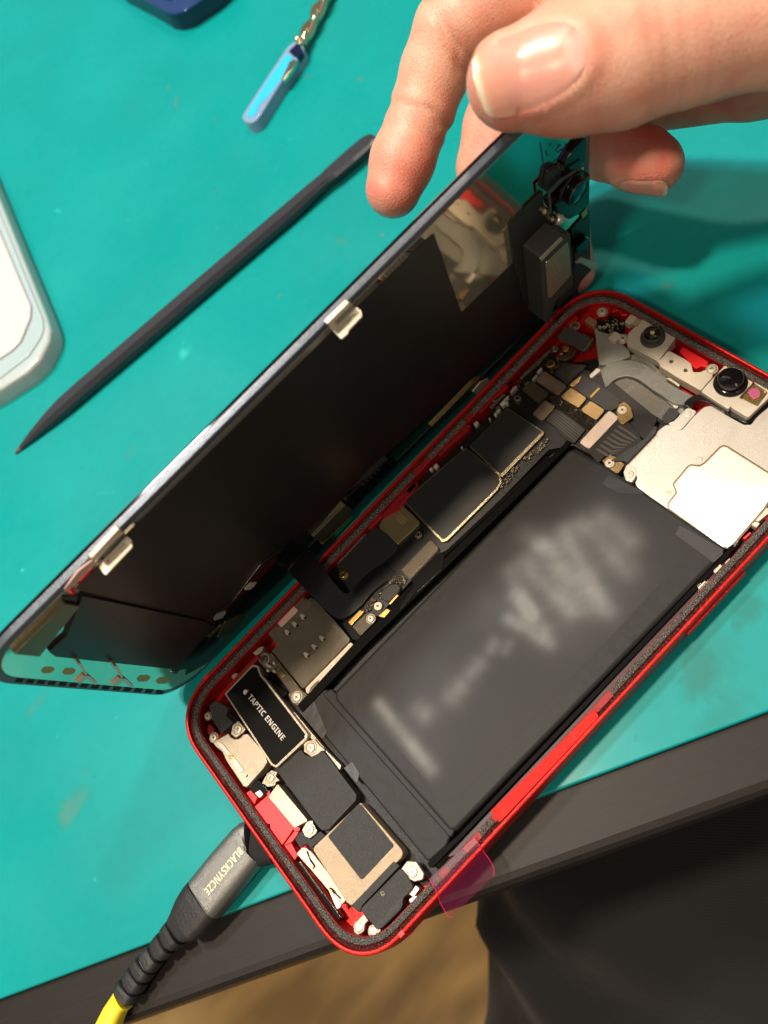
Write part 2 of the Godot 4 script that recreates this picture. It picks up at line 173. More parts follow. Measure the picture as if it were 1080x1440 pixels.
	slab(brd,"cable_trace",M.trace,-2.32,-2.27,[-18.69,39.84,-16.87,40.01,-15.02,39.92,-13.17,39.8,-11.35,39.69,-9.55,39.57,-9.53,39.32,-11.33,39.44,-13.15,39.57,-14.99,39.69,-16.85,39.78,-18.67,39.64],0,0)
	slab(brd,"cable_trace",M.trace,-2.32,-2.27,[-18.64,39.34,-16.82,39.44,-14.96,39.35,-13.12,39.21,-11.3,39.07,-9.49,38.94,-9.47,38.69,-11.27,38.83,-13.1,38.97,-14.94,39.12,-16.79,39.21,-18.63,39.14],0,0)
	slab(brd,"cable_trace",M.trace,-2.32,-2.27,[-18.6,38.84,-16.76,38.86,-14.9,38.77,-13.06,38.62,-11.24,38.46,-9.44,38.31,-9.42,38.06,-11.22,38.22,-13.04,38.38,-14.88,38.54,-16.73,38.64,-18.58,38.63],0,0)
	slab(brd,"cable_trace",M.trace,-2.32,-2.27,[-18.56,38.33,-16.7,38.29,-14.85,38.2,-13.01,38.02,-11.19,37.86,-9.39,37.69,-9.36,37.44,-11.16,37.61,-12.98,37.79,-14.82,37.97,-16.68,38.06,-18.54,38.13],0,0)
	slab(brd,"cable_trace",M.trace,-2.52,-2.47,[-24.47,48.31,-24.86,49.78,-24.91,51.15,-24.01,52.15,-22.89,52.91,-21.8,53.67,-21.74,53.7,-22.75,52.9,-23.78,52.1,-24.62,51.09,-24.59,49.73,-24.23,48.27],0,0)
	slab(brd,"cable_trace",M.trace,-2.52,-2.47,[-23.87,48.21,-24.18,49.64,-24.2,50.99,-23.45,52.04,-22.53,52.89,-21.64,53.75,-21.58,53.78,-22.39,52.89,-23.23,51.99,-23.91,50.93,-23.9,49.59,-23.64,48.16],0,0)
	slab(brd,"cable_trace",M.trace,-2.52,-2.47,[-23.28,48.1,-23.49,49.5,-23.49,50.83,-22.89,51.93,-22.17,52.88,-21.48,53.83,-21.42,53.86,-22.02,52.87,-22.67,51.89,-23.2,50.77,-23.22,49.45,-23.04,48.06],0,0)
	slab(brd,"cable_trace",M.trace,-2.52,-2.47,[-22.68,48,-22.81,49.36,-22.78,50.67,-22.34,51.82,-21.81,52.86,-21.32,53.91,-21.26,53.94,-21.66,52.86,-22.12,51.78,-22.5,50.61,-22.54,49.31,-22.45,47.96],0,0)
	slab(brd,"cable_trace",M.trace,-2.52,-2.47,[-22.09,47.9,-22.13,49.22,-22.07,50.52,-21.79,51.71,-21.45,52.85,-21.16,53.99,-21.1,54.02,-21.3,52.84,-21.57,51.67,-21.79,50.45,-21.86,49.17,-21.86,47.86],0,0)
	slab(brd,"cable_trace",M.trace,-2.42,-2.37,[-4.51,38.78,-3,38.86,-1.5,38.93,-0.85,40.04,-0.25,41.21,-0.17,41.59,-0.82,40.52,-1.52,39.5,-3.01,39.42,-4.51,39.34],0,0)
	slab(brd,"cable_trace",M.trace,-2.42,-2.37,[-4.51,40,-3.02,40.08,-1.54,40.15,-0.79,41.07,-0.08,42.03,0.01,42.41,-0.76,41.54,-1.56,40.72,-3.03,40.64,-4.51,40.56],0,0)
	slab(brd,"cable_trace",M.trace,-2.42,-2.37,[-4.51,41.22,-3.04,41.3,-1.58,41.37,-0.72,42.09,0.1,42.85,0.18,43.23,-0.69,42.57,-1.6,41.94,-3.05,41.86,-4.51,41.78],0,0)
	slab(brd,"cable_trace",M.trace,-2.42,-2.37,[-4.51,42.35,-3.05,42.43,-1.61,42.5,-0.66,43.04,0.26,43.61,0.35,43.99,-0.63,43.51,-1.63,43.06,-3.06,42.99,-4.5,42.91],0,0)
	slab(brd,"cable_trace",M.trace,-2.42,-2.37,[-4.5,43.47,-3.07,43.56,-1.65,43.63,-0.6,43.98,0.43,44.37,0.51,44.74,-0.57,44.46,-1.67,44.19,-3.08,44.12,-4.5,44.04],0,0)
	slab(brd,"cable_trace",M.trace,-2.42,-2.37,[-4.5,44.7,-3.09,44.78,-1.69,44.85,-0.53,45.01,0.61,45.19,0.69,45.56,-0.5,45.48,-1.71,45.42,-3.1,45.35,-4.5,45.26],0,0)
	slab(brd,"cable_trace",M.trace,-2.42,-2.37,[-4.5,45.92,-3.11,46.01,-1.73,46.08,-0.46,46.04,0.78,46.01,0.86,46.38,-0.43,46.51,-1.74,46.64,-3.12,46.57,-4.5,46.49],0,0)
	slab(brd,"foil_collar",M.foil_dark,-3.1,-2.45,[-22.35,42.67,-21.32,43.79,-19.33,44.04,-14.77,44.22,-13.28,44.15,-9.71,44.09,-8.83,41.9,-9.78,41.39,-13.99,41.33,-18.29,41.67,-20.26,42.21],0.3,0.08)
	slab(brd,"flex_ribbon",M.black_film,-3.1,-2.35,[-20.3,51.7,-19.41,51.92,-10.6,51.93,-8.42,51.39,-7.64,49.68,-8.2,48.34,-9.56,47.73,-11.02,47.81,-13.77,47.75,-15.1,47.77,-17.65,47.89,-19.73,47.78,-20.02,49.74],0.4,0.05)
	slab(brd,"gold_stick",M.gold,-2.35,-2.1,[-20.51,47.96,-19.9,51.2,-19.54,51.13,-19.12,49.59,-19.2,48.25,-19.8,47.83],0.15,0.1)
	slab(brd,"gold_stick",M.gold,-2.35,-2.15,[-14.57,48.2,-14.49,51.22,-13.99,51.26,-14.01,48.17],0.1,0.08)
	slab(brd,"connector_cap",M.connector_silver,-3.1,-2,[-8.56,47.61,-8.3,48.02,-5.97,47.91,-5.56,47.2,-5.57,38.25,-6.07,37.87,-8.21,37.82,-8.51,38.27],0.3,0.1)
	slab(brd,"flex_ribbon",M.flex,-3.1,-2.4,[-5.74,38.14,-5.71,47.81,-4.23,48.44,0.63,47.14,2.24,46.15,2.65,40.34,1.48,40.32,-0.16,40.38,-1.71,39.86,-1.88,38.41,-1.92,36.83,-2.64,36.72,-6.97,37.89],0.4,0.05)
	slab(ph,"black_tower",M.black_grain,-4.5,-1.6,[0.04,38.34,0.41,39.27,2.35,46.57,2.13,50.61,2.7,50.39,3.29,49.21,3.19,40.11,2.33,40.1],0.2,0.15)
	slab(ph,"flex_flap",M.board,-3.2,-2,[-3.52,50,-3.4,50.64,1.84,50.6,2.33,50.97,2.89,50.1,2.79,46.75,-0.52,47.21],0.3,0.05)
	screw(ph,"standoff",M.steel_dark,-27.90,38.01,-1.9,1,1,0.4)
	screw(ph,"standoff",M.steel_bright,-6.20,49.65,-1.6,1.02,1,0.4)
	screw(ph,"standoff",M.steel_bright,0.23,37.95,-1.8,1.05,1,0.4)
	slab(ph,"standoff_base",M.brass_dark,-4,-1.95,[-7.19,48.6,-7.87,50.38,-7.41,51.83,-4.98,51.33,-3.11,49.71,-3.69,46.86,-4.9,46.91],0.6,0.15)
	slab(ph,"standoff_base",M.brass_dark,-4,-2.4,[-1.7,37.49,-1.28,39.77,1.18,40.35,2.89,39.71,3.16,37.34,1.42,36.64],0.4,0.15)
	screw(ph,"screw",M.gold,-27.75,49.49,-1.5,1.15,3,0.4)
	screw(ph,"screw",M.steel_dark,-29.52,53.17,-1.2,0.95,2,0.4)
	screw(ph,"screw",M.brass,-27.46,54.56,-1.2,1,2,0.9)
	slab(ph,"brass_clip",M.brass_dark,-3,-1.6,[-28.09,48.93,-26.58,49.76,-25.88,50.65,-25.55,49.87,-26.15,48.87,-25.49,47.74,-26.13,47.61,-26.73,48.47,-27.88,48.28],0.2,0.2)
	slab(ph,"brass_clip",M.brass_dark,-3,-1.5,[-28.07,52.26,-26.45,52.96,-25.5,54.4,-25.46,56.01,-24.69,55.14,-24.62,53.41,-25.56,51.97,-27.06,51.35],0.4,0.3)
	slab(ph,"pale_label",M.label_white,-3.2,-2.5,[-18.5,52.67,-18.41,55.11,-17.45,55.23,-17.28,54.87,-17.56,52.5,-17.94,52.27],0.3,0.05)
	slab(ph,"grey_plate",M.grey_shield,-4.8,-3.3,[-26.61,63.52,-24.97,64.79,-22.15,64.04,-18.26,63.85,-15.76,63.17,-14.48,62.07,-15.62,60.13,-17.21,57.48,-18.89,56.33,-21.61,58.83],0.5,0.1)
	slab(ph,"grey_plate",M.grey_shield,-5.2,-4.4,[-19.54,56.72,-17.43,61.32,-14.53,63.68,-10.02,64.02,-1.82,62.07,3.33,61.61,4.11,54.78,2.51,53.61,-3.52,52.19,-8.23,52.97,-14.17,52.6,-17.19,53.61],0.5,0.1)
	var bd172 := slab(ph,"shielded_cable",M.grey_cable,-4.4,-2.7,[-17.38,54.96,-17.44,56.59,-16.91,58.01,-15.78,59.56,-14.59,60.61,-12.76,61.7,-11.05,62.09,-9.11,62.19,-5,61.62,-3.39,61.24,-0.18,61.25,3.36,61.54,3.53,58.8,1.19,57.59,-1.88,57.81,-4.5,57.83,-6.99,58.04,-8.76,58.16,-10.28,57.95,-11.73,57.24,-12.76,56.03,-13.22,54.74,-13.26,53.17,-13.35,52.26],0,0.25)
	slab(bd172,"cable_trace",M.grey_cable,-2.72,-2.65,[-16.68,54.49,-16.52,56.7,-15.53,58.56,-14.04,60.05,-12.17,61.08,-9.95,61.43,-7.63,61.34,-5.31,61.04,-3.02,60.65,-0.8,60.63,1.34,60.78,3.41,61.06,3.42,60.87,1.39,60.54,-0.72,60.38,-2.91,60.4,-5.17,60.77,-7.47,61.05,-9.76,61.15,-11.96,60.82,-13.83,59.82,-15.3,58.35,-16.24,56.49,-16.4,54.3],0,0)
	slab(bd172,"cable_trace",M.grey_cable,-2.72,-2.65,[-16.03,54.05,-15.88,56.21,-14.99,58.07,-13.55,59.52,-11.69,60.49,-9.52,60.78,-7.26,60.68,-5,60.42,-2.77,60.09,-0.6,60.05,1.46,60.24,3.43,60.62,3.45,60.43,1.52,60.01,-0.52,59.8,-2.66,59.85,-4.86,60.14,-7.09,60.39,-9.33,60.5,-11.49,60.23,-13.33,59.3,-14.76,57.86,-15.6,56,-15.75,53.86],0,0)
	slab(bd172,"cable_trace",M.grey_cable,-2.72,-2.65,[-15.47,53.68,-15.32,55.79,-14.52,57.64,-13.12,59.07,-11.28,59.97,-9.14,60.22,-6.93,60.1,-4.73,59.87,-2.56,59.61,-0.43,59.55,1.57,59.77,3.46,60.24,3.47,60.05,1.63,59.53,-0.34,59.3,-2.45,59.37,-4.59,59.6,-6.77,59.81,-8.95,59.93,-11.07,59.71,-12.9,58.84,-14.29,57.43,-15.05,55.58,-15.19,53.49],0,0)
	slab(bd172,"cable_trace",M.grey_cable,-2.72,-2.65,[-14.91,53.3,-14.77,55.37,-14.05,57.21,-12.69,58.61,-10.87,59.45,-8.77,59.65,-6.6,59.52,-4.45,59.33,-2.34,59.13,-0.26,59.05,1.68,59.3,3.48,59.86,3.49,59.67,1.74,59.06,-0.17,58.8,-2.23,58.89,-4.32,59.06,-6.44,59.24,-8.58,59.37,-10.66,59.19,-12.47,58.38,-13.82,57,-14.49,55.16,-14.62,53.11],0,0)
	slab(bd172,"cable_trace",M.grey_cable,-2.72,-2.65,[-14.26,52.87,-14.13,54.89,-13.52,56.72,-12.2,58.09,-10.4,58.86,-8.34,59.01,-6.23,58.87,-4.14,58.71,-2.09,58.59,-0.06,58.48,1.81,58.76,3.51,59.42,3.52,59.23,1.86,58.53,0.03,58.23,-1.98,58.35,-4.01,58.44,-6.07,58.58,-8.15,58.73,-10.19,58.61,-11.98,57.87,-13.28,56.51,-13.86,54.68,-13.98,52.68],0,0)
	var bd178 := slab(ph,"shielded_cable",M.grey_cable2,-4.6,-3.2,[-12.99,53.41,-12.91,54.94,-12.28,56.23,-11.41,57.22,-9.77,57.71,-7.79,57.76,-5.32,57.6,-1.69,57.18,1.88,57.14,2.96,54.25,2.83,53.05,0.88,53.27,-1.61,53.14,-4.63,53.2,-6.88,53.09,-7.61,52.75,-9.38,52.83,-10.44,52.46],0,0.2)
	slab(bd178,"cable_trace",M.grey_cable2,-3.22,-3.15,[-12.55,53.23,-12.24,54.62,-11.42,55.73,-10.29,56.6,-8.78,56.94,-7.18,56.98,-5.57,56.89,-3.97,56.77,-2.38,56.62,-0.81,56.49,0.73,56.45,2.07,56.64,2.15,56.44,0.9,56.17,-0.62,56.21,-2.17,56.33,-3.73,56.46,-5.31,56.57,-6.9,56.65,-8.48,56.62,-9.97,56.3,-11.11,55.47,-11.98,54.47,-12.37,53.17],0,0)
	slab(bd178,"cable_trace",M.grey_cable2,-3.22,-3.15,[-12.14,53.08,-11.64,54.27,-10.71,55.15,-9.56,55.92,-8.08,56.2,-6.53,56.24,-4.97,56.16,-3.43,56.07,-1.89,55.96,-0.37,55.86,1.13,55.79,2.25,56.18,2.32,55.97,1.3,55.51,-0.18,55.58,-1.68,55.68,-3.19,55.76,-4.71,55.85,-6.25,55.92,-7.78,55.89,-9.24,55.62,-10.41,54.9,-11.39,54.11,-11.96,53.01],0,0)
	slab(bd178,"cable_trace",M.grey_cable2,-3.22,-3.15,[-11.78,52.95,-11.13,53.96,-10.1,54.65,-8.93,55.33,-7.48,55.57,-5.97,55.6,-4.45,55.53,-2.95,55.46,-1.47,55.39,0.01,55.3,1.47,55.22,2.4,55.77,2.48,55.57,1.65,54.93,0.2,55.02,-1.25,55.1,-2.71,55.15,-4.19,55.22,-5.69,55.28,-7.17,55.25,-8.61,55.03,-9.79,54.4,-10.87,53.81,-11.6,52.88],0,0)
	slab(bd178,"cable_trace",M.grey_cable2,-3.22,-3.15,[-11.42,52.81,-10.61,53.66,-9.48,54.15,-8.29,54.74,-6.87,54.93,-5.4,54.96,-3.93,54.9,-2.48,54.85,-1.04,54.82,0.39,54.74,1.82,54.64,2.55,55.36,2.63,55.16,1.99,54.36,0.58,54.47,-0.83,54.53,-2.24,54.54,-3.68,54.59,-5.12,54.64,-6.57,54.61,-7.98,54.44,-9.18,53.9,-10.35,53.5,-11.24,52.75],0,0)
	slab(bd178,"cable_trace",M.grey_cable2,-3.22,-3.15,[-11.01,52.66,-10.02,53.31,-8.78,53.57,-7.58,54.07,-6.18,54.21,-4.76,54.23,-3.34,54.18,-1.94,54.15,-0.55,54.17,0.83,54.11,2.21,53.99,2.73,54.9,2.8,54.7,2.39,53.7,1.02,53.84,-0.34,53.88,-1.7,53.85,-3.09,53.87,-4.48,53.91,-5.88,53.89,-7.26,53.77,-8.48,53.33,-9.76,53.15,-10.83,52.59],0,0)
	slab(ph,"cable_end",M.felt,-4,-2.9,[1.32,54.31,1.09,56.55,2.37,56.92,3.63,56.73,3.87,55.08,3.33,53.03,1.58,53.21],0.2,0.1)
	slab(ph,"steel_strip",M.steel,-4.6,-3.4,[-2.75,58.06,-2.23,58.62,1.24,57.93,2.42,58.04,2.19,57.14,1.02,57.4],0.2,0.1)
	slab(ph,"steel_strip",M.steel,-4.6,-2.6,[-4.14,61.76,-3.62,62.32,-0.81,62.22,-0.43,61.56,-2.13,61.67],0.2,0.1)
	var cb := slab(ph,"camera_bracket",M.steel_cream,-4.5,-1,[-17.93,70.35,-17.49,70.71,-8.79,71.07,-8.55,70.58,-7.77,64.16,-8.34,63.93,-16.67,63.62,-17.2,64.08,-18.01,65.69,-17.95,67.99,-17.5,68.28],0.35,0.15)
	slab(ph,"bracket_strip",M.steel_cream,-3,-1.5,[-16.82,63.76,-16.69,64.01,-8.51,64.12,-7.8,64.26,-6.69,63.7,2.11,63.47,2.32,62.81,-6.91,63.17,-8.3,63.66,-16.18,63.41],0.2,0.1)
	var mb := slab(ph,"middle_bracket",M.steel_cream,-4,-1.3,[-7.75,63.65,-7.85,66.77,-7.47,67.14,-3.73,67.29,-1.69,67.12,0.05,65.64,1.13,66.39,1.88,67.79,4.07,67.11,4.29,62.89,3.83,62.78,-2.3,62.68,-6.54,62.78],0.4,0.12,[[-5.89,64.92,-5.92,65.35,-5.61,65.64,-5.16,65.57,-4.89,65.16,-5.02,64.77,-5.43,64.64],[-1.98,64.84,-2.01,65.27,-1.66,65.5,-1.19,65.38,-1,64.99,-1.21,64.63,-1.65,64.55]])
	var cp := slab(ph,"camera_plate",M.steel_cream,-4.5,-0.9,[4.37,70.26,4.6,70.48,11.45,70.25,11.67,69.97,11.68,62.51,11.49,62.26,4.72,62.44,4.5,62.77],0.3,0.15)
	var sens := slab(ph,"sensor_housing",M.steel_cream,-4.5,-0.9,[11.68,70.46,11.97,70.71,14.8,70.87,16.35,68.92,16.05,63.34,15.74,62.87,15.26,62.88,11.88,62.89,11.56,63.37,11.6,65.89,12.12,65.67,15.84,66.1,15.42,69.79,15.01,69.96,12.1,70.16],0.2,0.1)
	var sch := slab(ph,"sensor_chip",M.sensor_gold,-3,-1.6,[11.71,70.51,14.87,70.37,15.15,69.62,15.65,66.45,11.88,65.99],0.15,0.05)
	slab(sch,"sensor_window",M.sensor_pink,-1.6,-1.3,[12.15,67.75,11.93,68.79,12.41,69.55,13.39,69.77,14.26,69.25,14.66,68.35,14.39,67.57,14.08,67.23,12.93,67.48],0.5,0.15)
	slab(sch,"solder_pad",M.steel_bright,-1.6,-1.45,[12.17,65.97,12.42,66.27,13.06,65.94,12.77,65.64],0.1,0.05)
	slab(sch,"solder_pad",M.steel_bright,-1.6,-1.45,[12.93,65.99,13.18,66.29,13.81,65.97,13.52,65.66],0.1,0.05)
	slab(sch,"solder_pad",M.steel_bright,-1.6,-1.45,[13.68,66.01,13.93,66.31,14.56,65.99,14.28,65.68],0.1,0.05)
	slab(sch,"gold_pad",M.gold,-1.6,-1.5,[14.39,67.48,14.4,67.84,14.82,67.79,14.87,67.35],0.05,0.04)
	slab(sch,"gold_pad",M.gold,-1.6,-1.5,[14.38,68.09,14.4,68.45,14.82,68.39,14.86,67.96],0.05,0.04)
	slab(sch,"gold_pad",M.gold,-1.6,-1.5,[14.38,68.7,14.39,69.06,14.81,69,14.86,68.57],0.05,0.04)
	slab(sch,"gold_pad",M.gold,-1.6,-1.5,[14.37,69.31,14.39,69.67,14.81,69.61,14.85,69.18],0.05,0.04)
	slab(sch,"gold_pad",M.gold,-1.6,-1.5,[14.37,69.92,14.38,70.28,14.8,70.22,14.85,69.79],0.05,0.04)
	slab(sch,"gold_pad",M.gold,-1.6,-1.5,[11.66,67.27,11.87,67.51,12.28,67.22,12.07,66.98],0.05,0.04)
	slab(sch,"gold_pad",M.gold,-1.6,-1.5,[12.29,67.26,12.49,67.5,12.9,67.22,12.7,66.98],0.05,0.04)
	slab(sch,"gold_pad",M.gold,-1.6,-1.5,[12.91,67.25,13.12,67.49,13.52,67.21,13.32,66.97],0.05,0.04)
	slab(sch,"gold_pad",M.gold,-1.6,-1.5,[13.53,67.24,13.74,67.48,14.14,67.2,13.94,66.96],0.05,0.04)
	slab(ph,"sensor_base",M.black_gloss,-5,-2.4,[11.43,61.82,10.99,63.41,11.73,63.34,15.38,63.39,15.76,63.78,16.12,69.58,17.27,68.17,16.49,62.44,15.95,62.15],0.3,0.3)
	slab(ph,"cable_loop",M.black_gloss,-4.2,-1.9,[3.23,58.2,3.15,59.85,3.58,61.37,4.25,62.09,5.67,62.62,7.95,62.55,11.18,62.48,11.52,61.66,8.67,61.63,6.53,61.53,5.11,61,4.83,60.07,5.04,58.52,3.88,58.42],0.5,0.4)
	screw(ph,"screw",M.steel_bright,2.72,68.42,-1,0.95,0,0.4)
	slab(ph,"screw_tab",M.steel_cream,-2,-1.35,[2.15,67.3,1.92,68.37,3.23,69.03,3.86,68.24,3.63,66.98],0.4,0.1)
	screw(ph,"screw",M.steel_bright,-27.45,67.44,-1.6,0.95,0,0.4)
	screw(ph,"screw",M.steel_dark,-30.33,60.97,-1.8,0.85,0,0.4)
	screw(ph,"screw",M.steel_cream,-18.50,64.29,-1.6,0.95,0,0.4)
	slab(ph,"red_boss",M.red,-6,-2.2,[-32.58,60.02,-32.07,63.61,-31.03,63.2,-31.1,60.26,-29.23,60.04,-28.19,60.37,-28.63,59.36],0.5,0.3)
	slab(ph,"red_boss",M.red,-6,-2.2,[-30.81,64.07,-30.52,67.51,-29.86,69.01,-27.55,70.11,-25.94,68.98,-25.78,67.3,-27.02,66.5,-27.46,65.14,-29.12,64.79,-29.37,63.19,-29.02,60.54,-30.14,61.25],0.5,0.4)
	slab(ph,"red_boss",M.red,-6,-2.4,[-27.22,70.45,-25.79,72.15,-22.84,72.02,-21.98,70.18,-23.35,69.29,-24.93,69.88,-25.65,68.62],0.5,0.4)
	slab(ph,"red_bridge",M.red_plastic,-5,-2,[-6.08,68.66,-6.31,70.02,-0.12,69.94,0.8,69.82,1.28,68.43,0.22,68.19,-0.21,66.9,-2.19,67.28],0.4,0.2)
	slab(ph,"small_board",M.board,-4.5,-3.2,[-27.22,64.45,-25.86,68.36,-21.53,68.75,-20.67,67.32,-21.64,64.29,-25.29,63.49],0.3,0.1)
	slab(ph,"bronze_tab",M.connector_copper,-3.4,-1.8,[-29.26,63.18,-29.11,64.69,-26.79,64.77,-26.34,64.26,-26.49,62.96],0.15,0.1)
	slab(ph,"silver_tab",M.steel_cream,-3,-1.7,[-21.36,62.47,-21.19,64.76,-19.52,64.87,-19.2,64.49,-19.58,62.47],0.2,0.12)
	slab(ph,"silver_tab",M.steel_bright,-3,-1.3,[-20.91,67.77,-21.18,70.16,-19.62,70.37,-19.2,69.46,-19.47,67.72],0.2,0.12)
	slab(ph,"silver_tab",M.steel,-3,-1.4,[-20.8,69.7,-18.46,70.62,-17.7,70.32,-17.96,68.39,-19.28,68.31],0.2,0.12)
	slab(ph,"grey_tab",M.steel_dark,-2.4,-1.6,[-6.66,71.24,-6.31,71.6,-0.73,71.21,-0.36,70.22,-4.91,70.39],0.2,0.1)
	var plt := slab(ph,"back_plate",M.plate_steel,-5,-2.6,[2.86,40.3,2.99,50.35,3.28,52.32,3.88,52.98,4.39,52.81,5.95,52.98,6.83,53.74,6.66,57.42,6.85,60.17,7.05,60.86,7.87,61.67,12.51,61.69,15.9,61.83,17.01,62.64,16.84,64.21,17,72.59,25.89,71.65,28.97,58.65,29.9,36.91,28.61,36.62,8.31,37.29,7.31,37.79,6.89,38.97,5.67,39.74],0.4,0.12)
	slab(plt,"cover_groove",M.brass_dark,-2.6,-2.57,[16.23,37.3,15.48,38.23,15.25,41.05,14.91,41.35,13.53,42.27,13.39,42.97,13.14,47.4,13.45,48.16,14.91,49.01,15.24,50.18,15.34,54.92,15.76,55.68,16.64,55.93,26.46,55.89,30.03,53.37,30.82,49.02,31.15,38.86,30.87,37.72,29.5,37],.3,.0)
	slab(plt,"raised_cover",M.plate_mirror,-2.6,-2.25,[16.44,37.47,15.85,38.24,15.61,41.08,15.19,41.48,13.87,42.33,13.78,42.89,13.53,47.23,13.77,47.84,15.24,48.7,15.62,50,15.72,54.71,16.04,55.31,16.77,55.5,26.43,55.46,29.84,53.08,30.58,48.86,30.91,38.79,30.68,37.8,29.49,37.2],0.35,0.12)
	slab(plt,"plate_tab",M.plate_steel,-3.6,-2.5,[3.47,53.17,4.12,54.22,4.21,58.1,4.53,58.65,6.45,58.83,6.63,57.75,6.76,53.74,6.13,53.03,4.71,52.63],0.4,0.12)
	screw(ph,"screw",M.steel_cream,5.38,57.25,-2.4,0.8,4,0.12)
	screw(ph,"screw",M.steel_cream,14.11,50.14,-2.5,0.62,4,0.1)
	screw(ph,"screw",M.steel_cream,14.25,40.10,-2.5,0.62,4,0.1)
	slab(ph,"screw_tab",M.steel_cream,-4,-2.5,[3.75,38.26,3.08,40.25,4.53,40.67,5.97,39.98,6.68,38.54,6.75,37.4,5.47,37],0.5,0.12)
	screw(ph,"screw",M.steel_cream,5.13,38.70,-2.3,0.9,4,0.15)
	slab(ph,"plate_edge",M.brass_dark,-4,-3.2,[8.56,37.18,28.5,36.81,29.19,36.79,29.46,36.01,16.97,36.72,8.76,36.48],0.2,0.1)
	slab(ph,"red_rail",M.red_rail,-6,-0.35,[31.97,-32.78,32.06,-30.45,33.08,-6.8,33.53,-4.46,34.81,-5.1,34.87,-5.99,34.7,-31.21,34.64,-32.94,33.25,-33.3],0.3,0.1)
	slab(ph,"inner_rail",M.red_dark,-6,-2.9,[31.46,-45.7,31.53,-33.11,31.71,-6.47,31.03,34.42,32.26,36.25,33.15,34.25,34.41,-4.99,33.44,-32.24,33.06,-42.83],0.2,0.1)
	slab(ph,"rail_clip",M.steel,-4,-2.2,[31.21,27.56,31.28,29.59,32.05,29.47,32.07,27.33],0.2,0.1)
	slab(ph,"rail_clip",M.steel,-4,-2.2,[31.46,32.11,31.54,34.15,32.3,34.01,32.32,31.87],0.2,0.1)
	slab(ph,"rail_clip",M.steel_cream,-3,-1.6,[32.34,34.53,32.34,35.94,32.82,36.02,32.88,34.77],0.2,0.1)
	slab(ph,"rail_clip",M.steel_cream,-3,-1.4,[31.11,44.13,31.2,45.19,32.12,45.4,32.24,44.18],0.2,0.1)
	slab(ph,"rail_strip",M.steel_cream,-3,-1.6,[31.11,45.33,31.03,49.24,32.01,48.05,31.66,45.56],0.2,0.1)
	slab(ph,"red_clip",M.red_plastic,-3,-1.5,[31.62,40.87,31.79,42.77,32.22,42.68,32.1,40.94],0.15,0.08)
	slab(ph,"rail_clip",M.steel_dark,-4,-2.2,[31.96,26.82,32.04,30.6,32.81,29.74,32.7,26.6],0.2,0.1)
	slab(ph,"rail_clip",M.steel_dark,-4,-2,[30.91,38.76,30.86,40.25,31.4,40.26,31.66,38.51],0.2,0.1)
	slab(ph,"red_ledge",M.red_shaded,-6,-1.5,[-31.03,-4.98,-29.79,-0.83,-30.99,6.85,-31.91,6.92,-32.68,3.94,-32.41,-4.52],0.4,0.3)
	slab(ph,"red_ledge",M.red_shaded,-6,-1.6,[-34.14,-6.27,-33.17,-4.69,-31.77,-4.35,-31.86,-8.35,-32.34,-9.14,-33.51,-9.31],0.3,0.3)
	slab(ph,"red_ledge",M.red_shaded,-6,-1.5,[-32.5,1.31,-31.92,6.51,-30.88,6.54,-30.67,0.81,-30.7,-0.39],0.3,0.3)
	slab(ph,"red_ledge",M.red_shaded,-6,-1.6,[-33.32,29.42,-33.19,35.15,-32.87,39,-31.68,39.43,-31.72,37.8,-32.31,32.56,-32.14,29.88],0.3,0.3)
	slab(ph,"red_ledge",M.red_shaded,-6,-1.6,[-32.7,15.49,-32.95,24.88,-31.99,25.99,-31.32,24.89,-31.96,17.24,-32.01,15.22],0.3,0.3)
	slab(ph,"red_ledge",M.red_shaded,-6,-1.7,[-30.54,-58.58,-30.68,-54.05,-30.56,-48.83,-29.55,-48.75,-29.45,-55.01,-29.28,-58.23],0.3,0.3)
	slab(ph,"red_ledge",M.red_shaded,-6,-3,[-27.51,-68.79,-27.79,-67.79,-25.57,-67.62,-25.45,-68.5,-25.33,-69.64,-26.64,-69.44],0.3,0.3)
	var rail := slab(ph,"steel_rail",M.steel_dark,-4,-2.3,[-32.42,-20.26,-32.54,-10.34,-32.08,-10.55,-31.96,-20.26],0.1,0.08)
	slab(rail,"rail_pad",M.label_white,-3,-2,[-32.99,-20.33,-33,-19.07,-32.73,-19.13,-32.74,-20.26],0.15,0.08)
	slab(rail,"rail_pad",M.label_white,-3,-2,[-33.21,-18.46,-33.23,-16.22,-32.75,-16.32,-32.76,-18.34],0.15,0.08)
	slab(rail,"rail_pad",M.label_white,-3,-2,[-33.18,-14.52,-33.2,-12.41,-32.75,-12.51,-32.76,-14.4],0.15,0.08)
	slab(rail,"rail_pad",M.label_white,-3,-2,[-33.14,-11.94,-33.15,-10.81,-32.91,-10.87,-32.91,-11.88],0.15,0.08)
	slab(ph,"contact_pin",M.steel_dark,-3,-1.7,[-31.68,32.09,-31.56,36.98,-30.82,36.9,-30.81,32.03],0.2,0.25)
	slab(ph,"contact_pin",M.steel_bright,-3.2,-1.9,[-31.73,26.49,-31.76,27.72,-30.86,27.61,-30.78,26.52],0.3,0.25)
	slab(ph,"contact_pin",M.steel_bright,-3.2,-1.9,[-31.63,12.21,-31.66,13.53,-30.7,13.44,-30.6,12.28],0.3,0.25)
	slab(ph,"contact_pin",M.steel_bright,-3.2,-1.9,[-31.87,11.12,-31.89,12.04,-31.22,11.98,-31.16,11.18],0.3,0.25)
	slab(ph,"contact_pin",M.steel_bright,-3.2,-1.9,[-32.72,33.89,-32.73,34.72,-32.13,34.63,-32.08,33.9],0.3,0.25)
	slab(ph,"contact_pin",M.steel_bright,-3.2,-1.9,[-32.86,19.8,-32.87,20.42,-32.42,20.37,-32.38,19.83],0.3,0.25)
